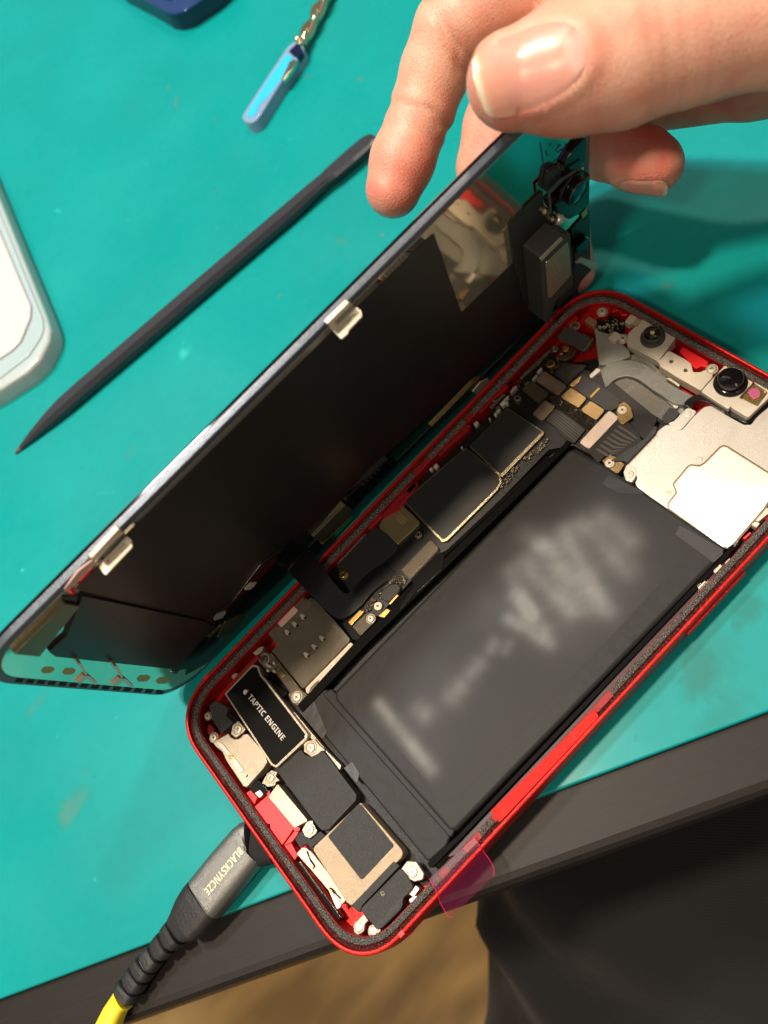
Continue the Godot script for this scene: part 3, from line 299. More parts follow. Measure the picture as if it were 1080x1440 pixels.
	slab(ph,"contact_pin",M.steel_bright,-3.2,-1.9,[-32.93,21.75,-32.94,22.36,-32.49,22.31,-32.45,21.77],0.3,0.25)
	slab(ph,"contact_pin",M.steel_bright,-3.2,-1.9,[-30.37,34.21,-30.4,35.74,-29.29,35.58,-29.19,34.22],0.3,0.25)
	slab(ph,"contact_pin",M.steel_bright,-3.2,-1.9,[-29.96,32.37,-29.99,33.6,-29.11,33.47,-29.02,32.39],0.3,0.25)
	slab(ph,"contact_pin",M.steel_bright,-3.2,-1.9,[-29.54,31.35,-29.56,32.27,-28.9,32.18,-28.84,31.37],0.3,0.25)
	slab(ph,"contact_pin",M.steel_bright,-3.2,-1.9,[-29.42,35.25,-29.44,36.07,-28.85,35.98,-28.79,35.26],0.3,0.25)
	slab(ph,"contact_pin",M.steel_bright,-3.2,-1.9,[-29.64,29.71,-29.65,30.22,-29.28,30.17,-29.25,29.72],0.3,0.25)
	slab(ph,"contact_pin",M.steel_bright,-3.2,-1.9,[-29.75,20.1,-29.76,20.6,-29.39,20.56,-29.36,20.12],0.3,0.25)
	slab(brd,"solder_dot",M.chip_gold,-3.1,-2.2,[-15,34.03,-15.02,34.4,-14.59,34.33,-14.6,33.95],0.2,0.2)
	slab(brd,"solder_dot",M.chip_gold,-3.1,-2.2,[-15.04,27.97,-15.05,28.34,-14.62,28.28,-14.63,27.89],0.2,0.2)
	slab(brd,"solder_dot",M.chip_gold,-3.1,-2.2,[-29.85,29.88,-29.86,30.26,-29.4,30.2,-29.41,29.8],0.2,0.2)
	slab(ph,"edge_clip",M.steel_dark,-3.2,-1.7,[-29.97,52.05,-29.99,54.5,-29.34,54.37,-29.32,51.93],0.15,0.15)
	slab(ph,"edge_clip",M.brass_dark,-3.2,-1.7,[-26.4,52.87,-26.43,55.73,-25.88,55.61,-25.86,52.76],0.15,0.15)
	slab(ph,"edge_clip",M.steel,-3.2,-1.7,[-27.63,51.49,-27.65,53.35,-27.1,53.24,-27.08,51.38],0.15,0.15)
	slab(ph,"edge_clip",M.steel_bright,-3.2,-1.7,[-28.9,45.95,-28.91,47.52,-28.45,47.44,-28.44,45.87],0.15,0.15)
	slab(ph,"edge_clip",M.steel,-3.2,-1.7,[-28.5,43.77,-28.51,45.48,-27.96,45.38,-27.95,43.67],0.15,0.15)
	slab(ph,"edge_clip",M.steel_dark,-3.2,-1.7,[-28.99,41.55,-29,42.98,-28.36,42.87,-28.35,41.44],0.15,0.15)
	slab(ph,"edge_clip",M.steel,-3.2,-1.7,[-30.51,38.16,-30.53,40.31,-29.88,40.21,-29.86,38.06],0.15,0.15)
	slab(ph,"edge_clip",M.steel_bright,-3.2,-1.7,[-30.14,34.7,-30.17,37.13,-29.7,37.06,-29.68,34.63],0.15,0.15)
	slab(ph,"edge_clip",M.steel_dark,-3.2,-1.7,[-29.91,32.46,-29.92,34.03,-29.37,33.95,-29.36,32.38],0.15,0.15)
	slab(ph,"edge_clip",M.brass_dark,-3.2,-1.7,[-32.99,39.61,-33.01,40.91,-32.54,40.83,-32.53,39.54],0.15,0.15)
	slab(ph,"hinge_rod",M.steel_dark,-3.4,-1.9,[-31.55,42.56,-31.21,47.23,-30.84,52.72,-30.14,52.79,-30.16,46.94,-30.62,42.4],0.3,0.3)
	slab(ph,"sensor_flex",M.black_grain,-1.4,-0.9,[-31.08,55.62,-31.06,56.71,-31.52,59.09,-29.13,59.4,-24.44,60.01,-24.25,59.43,-23.83,56.02,-26.76,56,-29.64,55.5],0.5,0.08)
	slab(ph,"sensor_flex_end",M.steel_dark,-2.2,-1.2,[-23.79,56.11,-24.43,58.85,-23.99,60.38,-23.69,60.22,-23.06,57.66,-23.09,56.23],0.2,0.08)
	details(ph)
	var lid := thing("phone_screen", "lifted phone screen standing on edge, black back and mirror foil facing the camera", "screen")
	lid.transform = Transform3D(Basis(Vector3(-0.168385,-0.985650,-0.011853),Vector3(0.985461,-0.168605,0.020973),Vector3(-0.022671,-0.008149,0.999710)),Vector3(-0.034589,0.035299,-0.000381))
	lift = 0.0
	lid_base(lid)
	slab(lid,"backing_film",M.film,0,.12,[-31.72,33.99,-31.9,21.12,-32.34,-1.94,-32.62,-33.12,-32.73,-38.62,-31.88,-51.24,-14.15,-51.57,15.41,-50.28,18.23,-43.89,15.15,-32.53,23.68,-23.34,19.86,0.3,23.01,18.37,26.28,37.16,28,50.56,29.35,55.96,20.2,54.41,2.52,53.79,-4.05,54.31,-8.35,59.46,-14.98,59.78,-15.26,50.84,-2.46,50.37,-3.15,35.31],.2,.03)
	slab(lid,"hinge_border",M.black_gloss,0,.2,[24,-62,29,-66,33.2,-62,34.3,-54,34.3,60,30,62,29,40,27,-40],.5,.05)
	var low := slab(lid,"lower_film",M.film,0,0.7,[-29.99,-51.78,13.48,-50.05,21,-50.66,20.04,-55.21,21.29,-64.26,-21.87,-65.29,-24.6,-64.45,-24.21,-60.5],0.4,0.1)
	slab(lid,"edge_pad",M.olive_foil,0,0.9,[-32.2,-54.01,-28.45,-53.75,-26.07,-65.59,-32.38,-65.75],0.2,0.1)
	slab(lid,"edge_gap",M.black_gloss,0,0.3,[-33.63,-53.21,-29.55,-52.07,-27.45,-54.13,-31.03,-54.35],0.3,0.1)
	slab(lid,"print_dot",M.dot_yellow,0,0.03,[-20.94,-69.36,-21.1,-68.42,-19.08,-68.14,-17.68,-68.56,-17.59,-69.62,-19.65,-69.88],0.6,0.01)
	slab(lid,"print_dot",M.dot_yellow,0,0.03,[-15.05,-69.13,-15.22,-68.16,-13.03,-67.86,-11.51,-68.3,-11.42,-69.39,-13.65,-69.67],0.6,0.01)
	slab(lid,"print_dot",M.dot_yellow,0,0.03,[10.88,-68.86,10.66,-67.71,13.65,-67.35,15.74,-67.87,15.85,-69.15,12.79,-69.49],0.6,0.01)
	slab(lid,"print_dot",M.dot_yellow,0,0.03,[19.15,-68.9,18.9,-67.7,22.18,-67.32,24.47,-67.86,24.59,-69.21,21.23,-69.55],0.6,0.01)
	slab(lid,"edge_notch",M.black_matte,0,0.05,[-24.86,-71.5,-23.02,-71.5,-22.71,-72.42,-24.55,-72.41],0.1,0.01)
	slab(lid,"edge_notch",M.black_matte,0,0.05,[-22.02,-71.49,-20.11,-71.49,-19.78,-72.43,-21.7,-72.41],0.1,0.01)
	slab(lid,"edge_notch",M.black_matte,0,0.05,[-19.06,-71.48,-17.07,-71.48,-16.74,-72.44,-18.74,-72.42],0.1,0.01)
	slab(lid,"edge_notch",M.black_matte,0,0.05,[-15.99,-71.46,-13.91,-71.47,-13.56,-72.44,-15.65,-72.43],0.1,0.01)
	slab(lid,"edge_notch",M.black_matte,0,0.05,[-12.78,-71.45,-10.62,-71.45,-10.26,-72.45,-12.43,-72.43],0.1,0.01)
	slab(lid,"edge_notch",M.black_matte,0,0.05,[-9.44,-71.44,-7.19,-71.44,-6.81,-72.46,-9.07,-72.44],0.1,0.01)
	slab(lid,"edge_notch",M.black_matte,0,0.05,[-5.95,-71.42,-3.6,-71.43,-3.2,-72.47,-5.57,-72.45],0.1,0.01)
	slab(lid,"edge_notch",M.black_matte,0,0.05,[-2.31,-71.41,0.16,-71.41,0.57,-72.48,-1.91,-72.46],0.1,0.01)
	slab(lid,"edge_notch",M.black_matte,0,0.05,[1.5,-71.39,4.09,-71.4,4.52,-72.49,1.93,-72.46],0.1,0.01)
	slab(lid,"edge_notch",M.black_matte,0,0.05,[5.5,-71.38,8.2,-71.38,8.65,-72.5,5.94,-72.47],0.1,0.01)
	slab(lid,"edge_notch",M.black_matte,0,0.05,[9.68,-71.36,12.52,-71.36,12.99,-72.51,10.14,-72.48],0.1,0.01)
	slab(lid,"edge_notch",M.black_matte,0,0.05,[14.07,-71.34,17.05,-71.34,17.55,-72.52,14.55,-72.49],0.1,0.01)
	slab(lid,"edge_notch",M.black_matte,0,0.05,[18.68,-71.32,21.82,-71.33,22.34,-72.53,19.19,-72.5],0.1,0.01)
	slab(lid,"edge_notch",M.black_matte,0,0.05,[23.53,-71.3,26.83,-71.31,27.38,-72.54,24.07,-72.51],0.1,0.01)
	slab(lid,"spring_foot",M.steel_bright,0,0.5,[-9.01,-70.85,-8.72,-69.02,-6.63,-69.01,-1.66,-70.74,-2.27,-71.15,-6.63,-69.71,-7.4,-71.16],0.1,0.1)
	slab(lid,"spring_arm",M.steel_bright,0.4,2.2,[-16.97,-64.91,-16.27,-64.67,-11.44,-67.02,-11.44,-67.53],0.1,0.1)
	slab(lid,"spring_foot",M.steel_bright,0,0.5,[3.19,-70.67,3.53,-68.7,5.96,-68.68,11.74,-70.54,11.02,-70.98,5.95,-69.44,5.05,-71],0.1,0.1)
	slab(lid,"spring_arm",M.steel_bright,0.4,2.2,[-5.78,-64.41,-4.99,-64.15,0.6,-66.66,0.6,-67.21],0.1,0.1)
	tab(lid,"latch_bracket",M.steel_cream,-33.2,0.35,[-9.83,-0.24,-15,-0.18,-15.44,0.69,-15.36,1.85,-14.83,2.6,-11.53,2.69,-11.16,3,-9.73,2.93,-9.6,2.67],0.4,.06,[[-12.43,1.17,-14.1,1.06,-14.42,1.3,-14.26,1.63,-12.67,1.78,-12.31,1.58]])
	slab(lid,"latch_root",M.steel_cream,0,0.9,[-36.29,9.39,-36.22,14.51,-35.29,14.8,-35.19,9.62],0.2,0.1)
	tab(lid,"latch_bracket",M.steel_cream,-32.9,0.35,[45.39,0.49,38.83,0.27,38.66,1.37,39.2,2.62,45.59,2.84,45.69,2.43,45.65,1],0.3,.06,[[43.97,0.95,43.57,0.85,39.73,0.96,39.64,1.37,43.48,1.52,43.93,1.64]])
	slab(lid,"latch_root",M.steel_cream,0,0.9,[-36.4,-44.62,-36.85,-37.93,-35.22,-38.22,-34.65,-44.72],0.2,0.1)
	slab(lid,"pink_strip",M.pink_pad,0,0.35,[-34.66,-51.69,-35.54,-47.8,-34.9,-44.95,-33.56,-45.31,-33.33,-48.43,-33.43,-52.26],0.3,0.1)  # plain pinkish strip beside the latch root
	slab(lid,"latch_bracket",M.steel_cream,0.5,0.8,[29.97,32.57,29.45,35.15,31.13,37.4,32.82,37.58,36.84,35.28,36.83,33.99,29.97,32.15],0.2,0.05)
	slab(lid,"edge_rod",M.brass_dark,0,0.6,[27.61,18.59,27.21,33.24,27.77,35.2,29.95,35.69,29.92,33.19,29.51,19.16],0.1,0.1)
	var flexb := slab(lid,"flex_board",M.black_gloss,0,0.5,[14.18,-49.83,17.36,-43.2,13.68,-32.08,16.22,-26.32,22.78,-23.26,29.8,-23.24,29.69,-34.08,26.65,-52.86,26.56,-63.42,21.09,-65.51,19.84,-56.97,21.88,-49.98],0.8,0.15)
	slab(flexb,"chip_label",M.label_grey,0.5,0.56,[16.17,-48.81,15.68,-47.3,17.71,-45.89,19,-46.45,19.51,-47.99,17.43,-49.18],0.1,0.02)
	slab(flexb,"steel_trim",M.steel_dark,0.5,0.7,[20.71,-53.57,21.28,-49.79,27.37,-44.9,28.51,-45.32,22.89,-50.13,22.04,-53.99],0.1,0.05)
	slab(flexb,"pad_chip",M.connector_dark,0.5,0.8,[21.85,-48.66,25.99,-45.28,28.83,-45.81,30.23,-50.93,25.22,-53.3],0.2,0.1)
	slab(flexb,"silver_mark",M.steel_bright,0.5,0.6,[16.53,-39.25,16.54,-37.23,18.86,-36.46,19.5,-37.53,19.36,-38.79,17.67,-39.39],0.1,0.03)
	slab(lid,"flex_block",M.olive_foil,0,1,[22.78,-20.24,22.98,-9.56,28.79,-9.17,29.22,-20.17],0.2,0.1)
	slab(lid,"flex_block",M.brass,0,0.8,[30.54,-20.56,31.2,-10.51,32.88,-10.53,33.9,-20.75],0.1,0.1)
	var drv := slab(lid,"driver_board",M.black_gloss,0,0.8,[21.18,-8.28,21.77,2.15,22.31,5.15,27.55,6.75,29.01,-9.27,23.97,-9.57],0.3,0.1)
	slab(drv,"board_pad",M.pad_dark,0.8,0.86,[21.84,-3.62,21.44,-3,22.76,-2.84,23.16,-3.38],0.1,0.02)
	slab(drv,"board_pad",M.pad_dark,0.8,0.86,[22.1,-2.33,21.7,-1.72,23.03,-1.55,23.43,-2.09],0.1,0.02)
	slab(drv,"board_pad",M.pad_dark,0.8,0.86,[22.11,-1.15,21.71,-0.53,23.04,-0.36,23.44,-0.89],0.1,0.02)
	slab(drv,"board_pad",M.pad_dark,0.8,0.86,[22.22,0.2,21.82,0.81,23.15,1,23.56,0.46],0.1,0.02)
	slab(drv,"board_pad",M.pad_dark,0.8,0.86,[22.23,1.38,21.83,1.99,23.16,2.19,23.57,1.66],0.1,0.02)
	slab(lid,"steel_trim",M.steel_dark,0,0.3,[21.69,-65.76,20.7,-56.84,20.99,-53.93,22.72,-54.28,22.96,-57.77,24.25,-65.94],0.1,0.05)
	slab(lid,"silver_foil",M.silver_foil,-0.02,0.02,[-31.3,34.13,-3.21,35.48,-2.39,50.35,-15.19,50.83,-15.74,54.78,-33.29,47.01,-33.89,45.29,-33.89,31.33],0.1,0)
	slab(lid,"ink_mark",M.blue_ink,-0.02,0.01,[-27.99,60.04,-20.35,60.7,-20.63,60.38,-28.24,59.74],0,0)
	slab(lid,"ink_mark",M.blue_ink,-0.02,0.01,[-20.72,60.44,-20.11,63.47,-19.64,63.67,-20.26,60.63],0,0)
	slab(lid,"ink_mark",M.blue_ink,-0.02,0.01,[-20.11,63.47,-19.59,66.21,-19.12,66.42,-19.64,63.67],0,0)
	slab(lid,"ink_mark",M.blue_ink,-0.02,0.01,[-19.5,66.15,-21.97,65.96,-21.67,66.29,-19.2,66.48],0,0)
	slab(lid,"ink_mark",M.blue_ink,-0.02,0.01,[-23.48,64.18,-22.69,64.99,-22.37,64.99,-23.17,64.17],0,0)
	slab(lid,"ink_mark",M.blue_ink,-0.02,0.01,[-22.3,65.1,-22.3,63.75,-22.75,63.53,-22.75,64.88],0,0)
	slab(lid,"ink_mark",M.blue_ink,-0.02,0.01,[-22.49,63.77,-21.27,64.27,-21.35,64,-22.56,63.51],0,0)
	slab(lid,"ink_mark",M.blue_ink,-0.02,0.01,[-21.54,64.02,-21.44,65.17,-20.98,65.39,-21.08,64.24],0,0)
	slab(lid,"ink_mark",M.blue_ink,-0.02,0.01,[-25.35,61.81,-25.4,62.48,-24.96,62.7,-24.92,62.03],0,0)
	slab(lid,"ink_mark",M.blue_ink,-0.02,0.01,[-24.79,61.3,-22.82,61.73,-23.02,61.43,-24.99,61],0,0)
	var ear := slab(lid,"earpiece_speaker",M.black_grain,.1,5.2,[-5.81,53.18,-5.85,59.78,-3.72,61.89,16.96,62.86,16.07,57.04,23.89,54.82,20.31,53.3],.5,.25)
	slab(ear,"magnet_plate",M.speaker_plate,5.2,5.32,[-2.33,54.49,-2.03,61,2.76,61.58,11.57,61.95,12.56,55.42,11.19,54.65],0.5,0.05)
	slab(ear,"bright_strip",M.steel,5.1,5.4,[-5.84,52.96,-5.81,59.11,-4.49,59.55,-4.53,53.35],0.1,0.08)
	slab(lid,"black_panel",M.black_film,0.1,0.5,[-16.06,50.43,-15.84,59.47,-10.14,59.53,-5.09,60.63,-4.48,54.23,-1.92,53.44,18.9,54.09,16.46,52.3,-2.9,50.31],0.3,0.05)
	var sp := slab(lid,"sensor_panel",M.black_grain,0.1,2,[24.76,60.26,24.82,66.38,12.37,66.96,12.01,71.74,27.39,72.48,29.41,71.99,28.92,69.54,32.68,68.9,33.09,62.17],0.3,0.1)
	slab(sp,"panel_slot",M.black_matte,2,2.03,[27.87,63.95,28.35,65.68,33.24,65.82,32.08,64.62],0.1,0.01)
	slab(sp,"panel_slot",M.black_matte,2,2.03,[26.48,60.87,26.02,60.19,30.61,60.42,31.56,61.1],0.1,0.01)
	slab(lid,"hook_clip",M.steel_bright,2,2.4,[15.41,66.55,15.42,68.5,24.8,74.13,27.51,74.39,24.78,72.08,17.88,68.54],0.2,0.1)
	slab(lid,"small_latch",M.black_gloss,0.5,2.5,[9.7,66.39,10.1,70.18,11.34,71.23,13.61,70.92,12.8,67.7],0.2,0.2)
	slab(lid,"teal_panel",M.flex_green,0.1,0.4,[5.48,67.41,4.8,72.95,15.72,73.69,14.43,68.72,8.73,67.73],0.2,0.05)
	slab(lid,"green_label",M.label_green,0.4,0.46,[3.26,70.39,3.13,72.22,5.52,72.41,5.37,70.74],0.1,0.02)
	var fc := slab(lid,"camera_bracket",M.black_gloss,0.1,1.8,[-10.38,61.39,-10.37,65.31,-10.36,69.23,-9.4,71.28,-0.07,71.37,-0.22,67.67,-1.57,65.29,-7.35,61.88],0.5,0.3)
	slab(fc,"ribbon_edge",M.steel_dark,1.8,2,[-16.78,59.2,-16.83,63.06,-14.24,69.74,-13.67,69.92,-15.66,63.48,-15.67,59.97,-9.46,60.14,-9.94,59.71],0.1,0.05)
	slab(lid,"black_disc",M.black_gloss,0.1,1,[-18.2,64.86,-19.53,66.72,-19.79,69.89,-19.11,70.76,-12.82,70.71,-13.79,66.73,-14.75,64.99],0.8,0.1)
	slab(lid,"flex_tab",M.black_film,0.1,1.2,[-15.85,59.75,-20.41,60.73,-19.36,63.07,-16.84,63.93,-15.01,63.52,-14.46,60.51],0.3,0.1)
	screw(lid,"coil_contact",M.steel_dark,-11.16,58.76,2.2,.9,2,1.4)
	screw(lid,"coil_contact",M.steel_dark,-6.40,60.86,2.2,.9,2,1.4)
	screw(lid,"coil_contact",M.steel_bright,-5.05,62.24,2.6,1.2,2,1.6)
	lens(lid,"sensor_lens",-10.04,66.34,1.0,2.8,2.4,M.black_gloss)
	lid_ribbon(lid)
	lift = 7.7
	# ---------------------------------------------------------------- around it
	cable()
	spudger()
	white_case()
	blue_phone()
	pendant()
	trousers()
	hand()

# -------------------------------------------------------------------- helpers
func V(x, y, z) -> Vector3:
	return Vector3(x, z + lift, -y) * 0.001

var taken := {}
func numbered(called: String, parent: Node) -> String:
	# a name that is taken under this parent gets _001, _002 ...
	var key := [parent.get_instance_id(), called]
	taken[key] = taken.get(key, -1) + 1
	return called if taken[key] == 0 else "%s_%03d" % [called, taken[key]]

func thing(called: String, label: String, category: String) -> Node3D:
	var o := Node3D.new(); o.name = numbered(called, self); add_child(o, true)
	o.set_meta("label", label); o.set_meta("category", category)
	return o

func put(st: SurfaceTool, called: String, mat: Material, parent: Node) -> MeshInstance3D:
	var o := MeshInstance3D.new(); o.name = numbered(called, parent)
	o.mesh = st.commit(); o.material_override = mat
	parent.add_child(o, true)
	return o

func mb() -> SurfaceTool:
	var st := SurfaceTool.new(); st.begin(Mesh.PRIMITIVE_TRIANGLES); return st

func tri(st: SurfaceTool, a: Vector3, b: Vector3, c: Vector3, na: Vector3, nb: Vector3, nc: Vector3, ua := Vector2(), ub := Vector2(), uc := Vector2()):
	# the corners go clockwise seen from the side the normals point to
	if (b - a).cross(c - a).dot(na + nb + nc) > 0.0:
		st.set_normal(na); st.set_uv(ua); st.add_vertex(a)
		st.set_normal(nc); st.set_uv(uc); st.add_vertex(c)
		st.set_normal(nb); st.set_uv(ub); st.add_vertex(b)
	else:
		st.set_normal(na); st.set_uv(ua); st.add_vertex(a)
		st.set_normal(nb); st.set_uv(ub); st.add_vertex(b)
		st.set_normal(nc); st.set_uv(uc); st.add_vertex(c)

func quad(st: SurfaceTool, a, b, c, d, na, nb, nc, nd):
	tri(st, a, b, c, na, nb, nc); tri(st, a, c, d, na, nc, nd)

func to_poly(a: Array) -> PackedVector2Array:
	var p := PackedVector2Array()
	for i in a.size() / 2: p.append(Vector2(a[2 * i], a[2 * i + 1]))
	var q := PackedVector2Array()
	for i in p.size():
		if p[i].distance_to(p[(i + 1) % p.size()]) > 0.02: q.append(p[i])
	if Geometry2D.is_polygon_clockwise(q): q.reverse()   # counter-clockwise with y up
	return q

func rounded(p: PackedVector2Array, r: float) -> PackedVector2Array:
	if r <= 0.0: return p
	var out := PackedVector2Array()
	var n := p.size()
	for i in n:
		var a := p[(i + n - 1) % n]; var b := p[i]; var c := p[(i + 1) % n]
		var u := (a - b); var v := (c - b)
		var lu := u.length(); var lv := v.length()
		u /= lu; v /= lv
		var ang := acos(clampf(u.dot(v), -1, 1))
		var turn := PI - ang
		if turn < 0.12: out.append(b); continue
		var d := minf(r * tan(turn * 0.5), minf(lu, lv) * 0.42)
		var s := clampi(int(ceil(turn / 0.4)), 2, 6)
		var p0 := b + u * d; var p1 := b + v * d
		for k in s + 1:
			var t := float(k) / s
			out.append(p0.lerp(b, t).lerp(b.lerp(p1, t), t))
	return out

func inset(p: PackedVector2Array, d: float) -> PackedVector2Array:
	var out := PackedVector2Array()
	var n := p.size()
	for i in n:
		var e0 := (p[i] - p[(i + n - 1) % n]).normalized(); var e1 := (p[(i + 1) % n] - p[i]).normalized()
		var n0 := Vector2(-e0.y, e0.x); var n1 := Vector2(-e1.y, e1.x)
		var m := (n0 + n1)
		if m.length() < 0.2: m = n0
		m = m.normalized()
		out.append(p[i] + m * d / maxf(m.dot(n0), 0.45))
	return out

func edge_normals(p: PackedVector2Array) -> Array:
	# outward normals at both ends of each edge, smooth where the outline bends gently
	var n := p.size(); var e := []
	for i in n:
		var d := (p[(i + 1) % n] - p[i]).normalized(); e.append(Vector2(d.y, -d.x))
	var out := []
	for i in n:
		var pr: Vector2 = e[(i + n - 1) % n]; var nx: Vector2 = e[(i + 1) % n]; var me: Vector2 = e[i]
		out.append([(pr + me).normalized() if pr.dot(me) > 0.7 else me, (nx + me).normalized() if nx.dot(me) > 0.7 else me])
	return out

func add_slab(st: SurfaceTool, p: PackedVector2Array, z0: float, z1: float, bev: float, holes := []):
	var n := p.size()
	bev = minf(bev, (z1 - z0) * 0.9)
	var en := edge_normals(p)
	var steps := [[0.0, z0, 0.0], [0.0, z1 - bev, 0.0]]
	var segs := 2 if bev < 0.2 else 4
	for k in range(1, segs + 1):
		var a := PI * 0.5 * k / segs
		steps.append([bev * (1.0 - cos(a)), z1 - bev + bev * sin(a), a])
	var loops := []
	for s in steps: loops.append(inset(p, s[0]) if s[0] > 0.0 else p)
	for k in steps.size() - 1:
		var a0: float = steps[k][2]; var a1: float = steps[k + 1][2]
		for i in n:
			var j := (i + 1) % n
			var n0: Vector2 = en[i][0]; var n1: Vector2 = en[i][1]
			var lo: PackedVector2Array = loops[k]; var hi: PackedVector2Array = loops[k + 1]
			quad(st, V(lo[i].x, lo[i].y, steps[k][1]), V(lo[j].x, lo[j].y, steps[k][1]), V(hi[j].x, hi[j].y, steps[k + 1][1]), V(hi[i].x, hi[i].y, steps[k + 1][1]),
				nn(n0, a0), nn(n1, a0), nn(n1, a1), nn(n0, a1))
	var top: PackedVector2Array = loops[-1]
	for h in holes:
		var hp := rounded(to_poly(h), 0.4)
		var hn := hp.size()
		for i in hn:
			var j := (i + 1) % hn
			var d := (hp[j] - hp[i]).normalized(); var w := Vector3(-d.y, 0, -d.x)
			quad(st, V(hp[i].x, hp[i].y, z0), V(hp[j].x, hp[j].y, z0), V(hp[j].x, hp[j].y, z1), V(hp[i].x, hp[i].y, z1), w, w, w, w)
		top = bridge(top, hp)
	cap(st, top, z1, Vector3.UP)
	cap(st, p, z0, Vector3.DOWN)

func nn(d: Vector2, a: float) -> Vector3:
	return Vector3(d.x * cos(a), sin(a), -d.y * cos(a)).normalized()

func bridge(p: PackedVector2Array, h: PackedVector2Array) -> PackedVector2Array:
	var best := 1e9; var bi := 0; var bj := 0
	for i in p.size():
		for j in h.size():
			var d := p[i].distance_to(h[j])
			if d < best: best = d; bi = i; bj = j
	var out := PackedVector2Array()
	for i in p.size():
		out.append(p[i])
		if i == bi:
			for k in h.size() + 1: out.append(h[(bj - k + 2 * h.size()) % h.size()])
			out.append(p[i])
	return out

func cap(st: SurfaceTool, p: PackedVector2Array, z: float, up: Vector3):
	var t := Geometry2D.triangulate_polygon(p)
	for k in 8:
		if not t.is_empty(): break
		p = p.duplicate()
		for i in p.size(): p[i] += Vector2(sin(i * 7.3 + k), cos(i * 3.1 + k)) * 0.001
		t = Geometry2D.triangulate_polygon(p)
		if t.is_empty(): print("cap failed ", p.size(), " ", p[0]); return
	for k in range(0, t.size(), 3):
		var a := p[t[k]]; var b := p[t[k + 1]]; var c := p[t[k + 2]]
		tri(st, V(a.x, a.y, z), V(b.x, b.y, z), V(c.x, c.y, z), up, up, up, a * 0.001, b * 0.001, c * 0.001)

func slab(parent: Node, called: String, mat: Material, z0: float, z1: float, pts: Array, r := 0.3, bev := 0.12, holes := []) -> MeshInstance3D:
	var st := mb()
	var p := to_poly(pts)
	if bev > 0.0: bev = minf(bev, narrow(p) * 0.3)
	var q := rounded(p, r)
	# a sharp corner can fold the rounding or the bevel over itself: soften them until they close
	for k in 6:
		if not Geometry2D.triangulate_polygon(q).is_empty(): break
		r *= 0.5
		q = rounded(p, r) if k < 4 else p
	for k in 6:
		if not Geometry2D.triangulate_polygon(inset(q, minf(bev, (z1 - z0) * 0.9))).is_empty(): break
		bev *= 0.6
	if Geometry2D.triangulate_polygon(q).is_empty(): print("outline crosses itself: ", called)
	add_slab(st, q, z0, z1, bev, holes)
	return put(st, called, mat, parent)

func tab(parent: Node, called: String, mat: Material, at: float, thick: float, pts: Array, r := 0.3, bev := 0.05, holes := []) -> MeshInstance3D:
	# a plate that stands out of the screen's back, facing its free edge; pts are (-y, z)
	var o := slab(parent, called, mat, -at - thick, -at, pts, r, bev, holes)
	o.transform = Transform3D(Basis(Vector3(0, 0, 1), Vector3(-1, 0, 0), Vector3(0, -1, 0)), Vector3())
	return o

func narrow(p: PackedVector2Array) -> float:
	var area := 0.0; var per := 0.0
	for i in p.size():
		var j := (i + 1) % p.size()
		area += p[i].cross(p[j]) * 0.5; per += p[i].distance_to(p[j])
	return 2.0 * absf(area) / per

func lathe(st: SurfaceTool, prof: Array, n: int, cx: float, cy: float, inner = null):
	# prof: [radius, z, normal's outward share, normal's upward share]
	for k in prof.size() - 1:
		var a = prof[k]; var b = prof[k + 1]
		var d := Vector2(b[1] - a[1], -(b[0] - a[0])).normalized()   # outward normal of this band
		for i in n:
			var t0 := TAU * i / n; var t1 := TAU * (i + 1) / n
			quad(st, V(cx + a[0] * cos(t0), cy + a[0] * sin(t0), a[1]), V(cx + a[0] * cos(t1), cy + a[0] * sin(t1), a[1]), V(cx + b[0] * cos(t1), cy + b[0] * sin(t1), b[1]), V(cx + b[0] * cos(t0), cy + b[0] * sin(t0), b[1]),
				ln(d, t0), ln(d, t1), ln(d, t1), ln(d, t0))

func ln(d: Vector2, t: float) -> Vector3:
	return Vector3(d.x * cos(t), d.y, -d.x * sin(t)).normalized()

func disc(st: SurfaceTool, cx: float, cy: float, z: float, r: float, n := 20):
	for i in n:
		var t0 := TAU * i / n; var t1 := TAU * (i + 1) / n
		tri(st, V(cx, cy, z), V(cx + r * cos(t0), cy + r * sin(t0), z), V(cx + r * cos(t1), cy + r * sin(t1), z), Vector3.UP, Vector3.UP, Vector3.UP)

